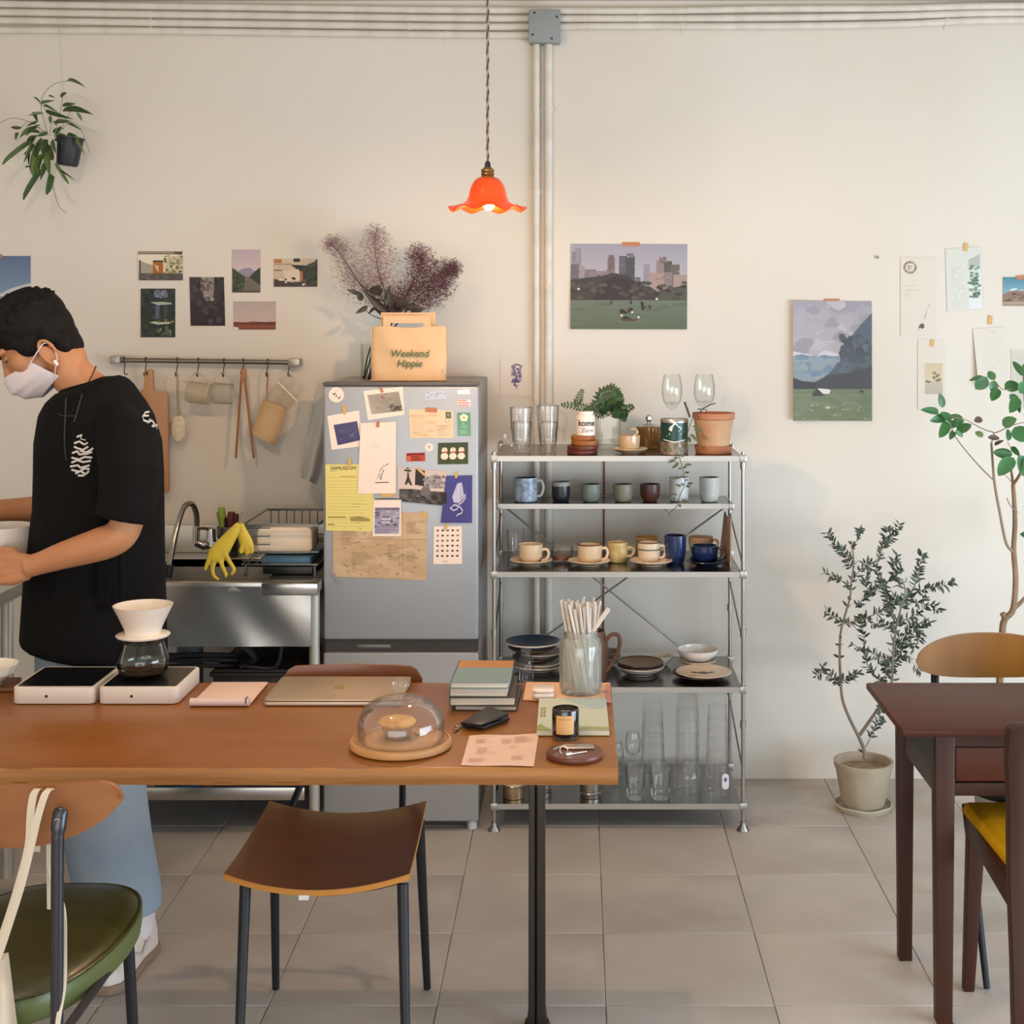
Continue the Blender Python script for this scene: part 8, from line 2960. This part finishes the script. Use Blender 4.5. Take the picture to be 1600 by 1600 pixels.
# near (left) arm
elN = P(197, 842, PYc - .245)
wrN = P(42, 886, PYc - .23)
arm = [(shN, .042), (P(201, 745, PYc - .21), .043), (P(201, 795, PYc - .238), .0415), (P(195, 824, PYc - .245), .041), (P(182, 840, PYc - .248), .042), (P(160, 849, PYc - .248), .0425), (P(128, 859, PYc - .245), .039), (P(95, 869, PYc - .240), .034), (P(66, 879, PYc - .234), .029), (wrN, .0275)]
body.tube(bez([a_ for a_, _ in arm], 4), _interp([b_ for _, b_ in arm], 4), 18)
# far (right) arm
elF = P(105, 800, PYc + .21)
wrF = P(-28, 798, PYc + .06)
body.tube([shF, P(125, 740, PYc + .22), elF], [.055, .045, .04], 16)
body.tube([elF, P(70, 796, PYc + .17), P(30, 797, PYc + .13), wrF], [.040, .041, .034, .027], 18)


def hand(wr, d, up, side, curl):
    """palm and five fingers: d along the forearm, up = back-of-hand normal, side = towards the thumb"""
    d, up = d.normalized(), up.normalized()
    side = (side - d * side.dot(d)).normalized()
    up = d.cross(side).normalized() * (1 if d.cross(side).dot(up) > 0 else -1)
    pc = wr + d * .045
    for k_ in range(4):
        a_ = (1.5 - k_) * .019
        body.tube([wr + side * a_ * .6, wr + d * .04 + side * a_, wr + d * .085 + side * a_], [.017, .0155, .0115], 10)
        ln = (.072, .08, .074, .058)[k_]
        p = wr + d * .086 + side * a_
        dr = d
        pts = [p]
        for j, fr_ in enumerate((.45, .32, .23)):
            ang = math.radians(curl[j] + 4 * k_)
            dr = (Matrix.Rotation(ang, 3, up.cross(d).normalized() * 1) @ dr)
            pts.append(pts[-1] + dr * ln * fr_)
        body.tube(pts, [.0098, .009, .0082, .0068], 10)
        body.ball(pts[-1], .007, 8, 6)
    tb = wr + d * .02 + side * .03
    tp = [tb - side * .012, tb + side * .012 + d * .025 - up * .01, tb + side * .018 + d * .055 - up * .02, tb + side * .012 + d * .08 - up * .026]
    body.tube(tp, [.016, .0125, .0105, .008], 10)
    body.ball(tp[-1], .008, 8, 6)


hand(wrN, Vector((-1, .15, -.10)), Vector((0, -1, .2)), Vector((0, .1, 1)), (22, 30, 25))
hand(wrF, Vector((-1, -.35, -.1)), Vector((0, 1, .2)), Vector((0, .0, 1)), (20, 28, 22))
# legs inside the jeans, ankles into the shoes
hpN, hpF = P(150, 1000, PYc - .09), P(140, 1000, PYc + .10)
anN, anF = P(213, 1446, 3.66), P(160, 1442, 3.93)
body.tube([hpN, P(185, 1240, 3.74), anN], [.085, .058, .038], 16)
body.tube([hpF, P(148, 1240, 3.93), anF], [.085, .058, .038], 16)
body.tube([anN, anN + Vector((-.012, -.03, -.035)), anN + Vector((-.07, -.13, -.06))], [.036, .034, .028], 12)
body.tube([anF, anF + Vector((-.02, -.03, -.035)), anF + Vector((-.12, -.08, -.06))], [.036, .034, .028], 12)
remesh(body, 'body', M_skin, .0042, pt, 4)

# eyes and brows
M_eyew = mat('eye_white', '#d9cfc6', .3)
M_iris = mat('dark_iris', '#1b120e', .2)
for sg in (1, -1):
    e_ = MB().ball(hd(.079, sg * .031, .000), .0098, 14, 10).build('eyelid', M_skin, pt)
    MB().tube([hd(.083, sg * .020, -.0055), hd(.0885, sg * .031, -.0065), hd(.081, sg * .042, -.006)], .0019, 6).build('eyelashes', M_iris, e_)
    MB().tube([hd(.088, sg * .014, .005), hd(.0915, sg * .03, .0075), hd(.083, sg * .046, .005)], .0014, 6).build('eyelid_crease', mat('lid_crease', '#9a6544', .6), pt)
    MB().tube([hd(.096, sg * .013, .024), hd(.096, sg * .03, .030), hd(.083, sg * .048, .024)], [.003, .004, .002], 6).build('eyebrow', M_hair, pt)

# hair: cropped sides, fuller top and fringe
hair = MB()
hair.ball(hd(-.014, 0, .046), (.107, .086, .088), 30, 20, HR)
hair.ball(hd(-.060, 0, .014), (.057, .074, .075), 24, 16, HR)
hair.ball(hd(.050, 0, .064), (.060, .066, .050), 22, 14, HR)
hair.ball(hd(.078, 0, .046), (.030, .058, .030), 18, 12, HR)
hair.ball(hd(-.072, 0, -.030), (.035, .056, .045), 18, 12, HR)
hair.ball(hd(-.068, 0, -.056), (.034, .056, .046), 18, 12, HR)
rh = random.Random(5)
for sg in (1, -1):
    hair.ball(hd(.030, sg * .068, .022), (.022, .010, .026), 12, 8, HR)
    hair.ball(hd(-.045, sg * .058, .0), (.035, .020, .045), 12, 8, HR)
    hair.ball(hd(.006, sg * .062, -.004), (.036, .018, .036), 12, 8, HR)
    hair.ball(hd(-.062, sg * .050, -.046), (.026, .022, .038), 12, 8, HR)
for i in range(26):      # fringe locks over the forehead
    a_ = -1.15 + 2.3 * i / 25
    b_ = hd(.075 + .018 * math.cos(a_), .062 * math.sin(a_), .06 + rh.uniform(-.008, .01))
    e_ = hd(.093 + .012 * math.cos(a_), .068 * math.sin(a_), .020 + rh.uniform(-.012, .010))
    hair.tube([b_, b_.lerp(e_, .5) + hf * .008, e_], [.010, .009, .003], 6)
for i in range(150):     # short locks following the crown
    a_, c_ = rh.uniform(0, 2 * PI), rh.uniform(.05, 1.35)
    n_ = Vector((math.sin(c_) * math.cos(a_), math.sin(c_) * math.sin(a_), math.cos(c_)))
    p = hd(-.014 + .104 * n_.x, .084 * n_.y, .046 + .086 * n_.z)
    tdir = (hf * .8 - hu * .5 * (1 if n_.x > 0 else -.2) + hsd * n_.y * .5).normalized() * (.03 if n_.x > -.3 else .022)
    hair.tube([p - tdir * .5, p + (p - hd(-.014, 0, .046)).normalized() * .0025, p + tdir * .6], [.005, .0062, .002], 5)
remesh(hair, 'hair', M_hair, .0036, pt, 1)

# face mask with ear loops
M_mask = mat('white_mask', '#dcd2d4', .85, spec=.2, bump=(160, .05))


def maskf(u, v):        # u across the face, v from nose bridge to under the chin
    a_ = (u - .5) * 2
    w = .072 - .010 * abs(v - .5) * 2
    f_ = [.121, .135, .131, .114, .078][int(min(3.999, v * 4))] * (1 - v * 4 % 1) + [.121, .135, .131, .114, .078][min(4, int(v * 4) + 1)] * (v * 4 % 1) if v < 1 else .078
    u_ = -.034 - .100 * v + .014 * a_ * a_ * (1 if v < .5 else 1) * (1 - 2 * v) * -1
    f2 = f_ - (f_ - .030 + .034 * v) * abs(a_) ** 2.1
    pleat = .0022 * math.sin(v * 18) * (1 - a_ * a_)
    return hd(f2 + pleat, a_ * w, u_)


mk = MB().sheet(maskf, 24, 24, lambda u, v: -hf * .0016).build('face_mask', M_mask, pt, smooth=70)
for sg in (1, -1):
    ear_t, ear_b = hd(-.030, sg * .082, -.030), hd(-.032, sg * .080, -.082)
    c1_, c2_ = maskf((1 + sg * .96) / 2, .04), maskf((1 + sg * .96) / 2, .93)
    MB().tube(bez([c1_, c1_.lerp(ear_t, .5) + hsd * sg * .008, ear_t, hd(-.042, sg * .074, -.048)], 5), .0024, 6, flat=.6).build('ear_loop', M_mask, mk)
    MB().tube(bez([c2_, c2_.lerp(ear_b, .5) + hsd * sg * .008, ear_b, hd(-.042, sg * .074, -.052)], 5), .0022, 6, flat=.6).build('ear_loop', M_mask, mk)
    MB().box(-.004, .004, -.002, .002, -.007, .007)
    c = c2_.lerp(ear_b, .78) + hsd * sg * .007
    MB(Matrix.Translation(c) @ HR.to_4x4()).box(-.0035, .0035, -.0025, .0025, -.008, .008).build('loop_toggle', mat('toggle_white', '#efe3da', .5), mk)

# t-shirt
sh = MB()


def ell(xl_, xr_, y, d, Yc_, tiltpx=0, n=36):
    return [P(0, y, Yc_) + Vector(((( xl_ + xr_) / 2 - CX) * Yc_ / F - P(0, y, Yc_).x + (xr_ - xl_) / 2 * Yc_ / F * math.cos(2 * PI * i / n), d * math.sin(2 * PI * i / n), -tiltpx * Yc_ / F * math.cos(2 * PI * i / n))) for i in range(n)]


rows = [(588, 160, 191, .05, 0), (593, 150, 198, .08, 0), (602, 128, 206, .11, 0), (614, 92, 214, .14, 0), (628, 78, 223, .17, 0), (648, 69, 235, .195, 2), (690, 63, 247, .215, 2), (740, 62, 250, .215, 0), (790, 60, 251, .21, 0), (840, 52, 252, .205, 0), (900, 45, 254, .2, 4), (960, 41, 256, .2, 10), (1006, 38, 258, .2, 14), (1013, 40, 257, .195, 15)]
sh.loft([ell(b, c, a, d, PYc, e) for a, b, c, d, e in rows])
sh.tube([P(176, 660, PYc - .10), P(199, 692, PYc - .19), P(204, 740, PYc - .225), P(198, 790, PYc - .243), P(193, 812, PYc - .246)], [.066, .076, .076, .071, .072], 22)
sh.tube([P(150, 640, PYc + .10), P(148, 668, PYc + .19), P(130, 735, PYc + .22), P(112, 784, PYc + .215)], [.075, .08, .072, .068], 20)
# folds
rk = random.Random(12)
for i in range(9):
    x_ = rk.uniform(80, 235)
    y_ = rk.uniform(800, 960)
    sh.tube([P(x_, y_ - 45, PYc - .185), P(x_ + 4, y_, PYc - .196), P(x_ + 2, y_ + 45, PYc - .188)], [.006, .012, .006], 8)
shirt = remesh(sh, 't_shirt', M_shirt, .006, pt, 5)
bv = BVHTree.FromPolygons([tuple(v.co + pt.location) for v in shirt.data.vertices], [tuple(p.vertices) for p in shirt.data.polygons])


def onto(px, py, off=.0022):
    d = (P(px, py, 4) - Vector((0, 0, H))).normalized()
    h = bv.ray_cast(Vector((0, 0, H)), d)
    return (h[0] + h[1] * off) if h[0] is not None else P(px, py, PYc - .2)


# collar band
col = []
for i in range(25):
    a_ = 2 * PI * i / 24
    col.append(P(142, 603, PYc) + Vector((.074 * math.cos(a_), .072 * math.sin(a_), .020 * math.cos(a_))))
MB().tube(col, .009, 8).build('collar', M_shirt, shirt)
# white lettering stacked down the chest and on the sleeve
M_wprint = mat('white_shirt_print', '#cfc9c4', .8)
strokes = [[(120, 683), (128, 680), (126, 686), (134, 688)], [(116, 693), (124, 690), (132, 695), (137, 692)], [(116, 698), (122, 701), (130, 703), (138, 698)], [(125, 704), (134, 707), (142, 703), (146, 700)], [(113, 708), (121, 705), (124, 710), (136, 709), (144, 706)], [(112, 715), (124, 718), (132, 714), (144, 715)],
           [(112, 723), (121, 719), (130, 722), (142, 720)], [(110, 729), (122, 727), (126, 731), (140, 727)], [(112, 734), (124, 737), (132, 732), (140, 733)], [(118, 740), (126, 736), (134, 741), (139, 736)], [(122, 743), (132, 743)]]
mb = MB()
for s_ in strokes:
    q = []
    for a_, b_ in zip(s_, s_[1:]):
        q += [(a_[0] + (b_[0] - a_[0]) * i / 4, a_[1] + (b_[1] - a_[1]) * i / 4) for i in range(4)]
    q.append(s_[-1])
    mb.tube([onto(x, y, .0015) for x, y in q], .0026, 6, flat=.5)
mb.build('chest_lettering', M_wprint, shirt)
mb = MB()
for s_ in ([(232, 644), (226, 645), (222, 652), (224, 658), (230, 660), (233, 655)], [(230, 661), (236, 657), (240, 662), (237, 666)], [(238, 667), (244, 664), (246, 670)], [(224, 650), (231, 650)]):
    q = []
    for a_, b_ in zip(s_, s_[1:]):
        q += [(a_[0] + (b_[0] - a_[0]) * i / 3, a_[1] + (b_[1] - a_[1]) * i / 3) for i in range(3)]
    q.append(s_[-1])
    mb.tube([onto(min(x, 244), y, .002) for x, y in q], .0027, 6, flat=.5)
mb.build('sleeve_lettering', M_wprint, shirt)
# thin cord round the neck, hanging down the chest
M_lan = mat('dark_lanyard', '#232a2e', .6)
cord = [P(150, 572, PYc - .035), P(146, 582, PYc - .058), P(140, 594, PYc - .066), P(133, 605, PYc - .082)]
ln = MB().tube(bez(cord + [onto(127, 624, .004), onto(121, 645, .004), onto(116, 660, .004)], 5), .0028, 6, flat=.6)
ln.tube(bez([onto(104, 625, .004), onto(103, 650, .004), onto(102, 690, .004), onto(105, 720, .004)], 5), .0035, 6, flat=.6)
ln.tube(bez([onto(92, 648, .004), onto(102, 651, .004), onto(117, 651, .004)], 4), .0014, 6)
ln.build('lanyard', M_lan, pt)

# jeans
je = MB()
je.loft([ell(62, 205, y, d, PYc) for y, d in ((985, .155), (1010, .16), (1060, .165), (1110, .165))])
for sg, pts in ((-1, [(150, 1060, PYc - .08, .098), (158, 1150, 3.75, .105), (163, 1225, 3.72, .103), (176, 1320, 3.69, .099), (190, 1390, 3.67, .097), (193, 1424, 3.665, .095)]),
                (1, [(128, 1060, PYc + .09, .098), (135, 1150, 3.94, .098), (142, 1225, 3.95, .095), (155, 1320, 3.95, .09), (168, 1390, 3.94, .088), (170, 1424, 3.94, .088)])):
    q = bez([P(x, y, Y_) for x, y, Y_, _ in pts], 4)
    je.tube(q, _interp([p_[3] for p_ in pts], 4), 24)
    for i in range(5):      # creases
        x_, y_, Y_, r_ = pts[2 + i % 4]
        c = P(x_, y_ + rk.uniform(-25, 25), Y_)
        je.tube([c + Vector((-r_ * .8, -r_ * .55, .012)), c + Vector((0, -r_ * .98, -.004)), c + Vector((r_ * .85, -r_ * .5, .016))], [.004, .009, .004], 6)
remesh(je, 'jeans', M_jeans, .006, pt, 4)

# sneakers
M_shoe = mat('white_sneaker', '#d9cfc6', .55)
M_sole = mat('gum_sole', '#8a7462', .7)


def sneaker(heel, toe, w):
    d = (toe - heel)
    L = d.length
    d.normalize()
    sd = Vector((-d.y, d.x, 0))
    up = MB()
    rings = []
    for f_, wf, hh in ((.0, .55, .07), (.06, .8, .115), (.2, .86, .122), (.38, .84, .105), (.55, .95, .068), (.75, 1.05, .052), (.9, .9, .045), (.985, .5, .034)):
        c = heel + d * L * f_
        rings.append([c + sd * (w * wf * .5) * math.cos(a_) + Vector((0, 0, .022 + (hh - .0) * max(0, math.sin(a_)) - .012 * max(0, -math.sin(a_)))) for a_ in [2 * PI * i / 20 for i in range(20)]])
    up.loft(rings)
    u_ = remesh(up, 'shoe', M_shoe, .004, pt, 3)
    so = MB()
    rings = [[heel + d * (L * f_) + sd * (w * wf * .54) * cs + Vector((0, 0, z_)) for cs, z_ in ((-1, .001), (1, .001), (1.02, .024), (-1.02, .024))] for f_, wf in ((-.02, .5), (.03, .8), (.2, .88), (.4, .86), (.6, 1.0), (.78, 1.06), (.92, .9), (1.0, .5))]
    so.loft(rings).build('sole', M_sole, u_, bevel=.004)
    st = MB()
    for sg in (1, -1):
        st.tube([heel + d * L * f_ + sd * sg * w * .46 + Vector((0, 0, z_)) for f_, z_ in ((.3, .07), (.45, .045), (.6, .06))], .003, 6)
    st.build('side_stripe', mat('shoe_stripe', '#bfb6b0', .6), u_)
    la = MB()
    for i in range(4):
        c = heel + d * L * (.48 + .07 * i) + Vector((0, 0, .092 - .009 * i))
        la.tube([c - sd * .022, c + Vector((0, 0, .004)), c + sd * .022], .0025, 6)
    la.build('laces', M_shoe, u_)


sneaker(Vector((P(228, 0, 3.72).x, 3.725, 0)), Vector((P(150, 0, 3.45).x, 3.465, 0)), .1)
sneaker(Vector((P(185, 0, 3.98).x, 3.985, 0)), Vector((P(85, 0, 3.84).x, 3.84, 0)), .1)

for an, nm in ((anN, 'near'), (anF, 'far')):
    MB().tube([an + Vector((.0, .01, .05)), an, an + Vector((-.004, -.012, -.025))], [.046, .045, .044], 18).build('sock', M_mask, pt)

# white pitcher held between the hands
Yp = PYc - .09
c = P(2, 868, Yp)
t = thing('white_pitcher', 'white rounded pitcher held between the person\'s hands, cut by the frame', 'pitcher', (c.x, Yp, c.z - .03))
r_ = 48 * Yp / F
hh = zy(814, Yp + r_) - (c.z - .03)
MB().lathe([(0, 0), (r_ * .72, 0), (r_ * .86, .012), (r_ * .96, hh * .45), (r_, hh), (r_ - .004, hh), (r_ * .92, hh * .45), (r_ * .8, .016), (0, .008)], n=40).build('body', mat('pitcher_white', '#ddd3c8', .35, coat=.3), t, local=True)

# small nail left in the wall between the valley poster and the cream cards
MB().cyl(P(1371, 402, WY - .008), P(1371, 402, WY + .002), .003, n=8).cyl(P(1371, 402, WY - .0095), P(1371, 402, WY - .008), .0055, n=10).solo('nail', mat('dull_nail', '#8d857a', .5, .6), 'bare nail in the white wall right of the valley poster', 'nail')
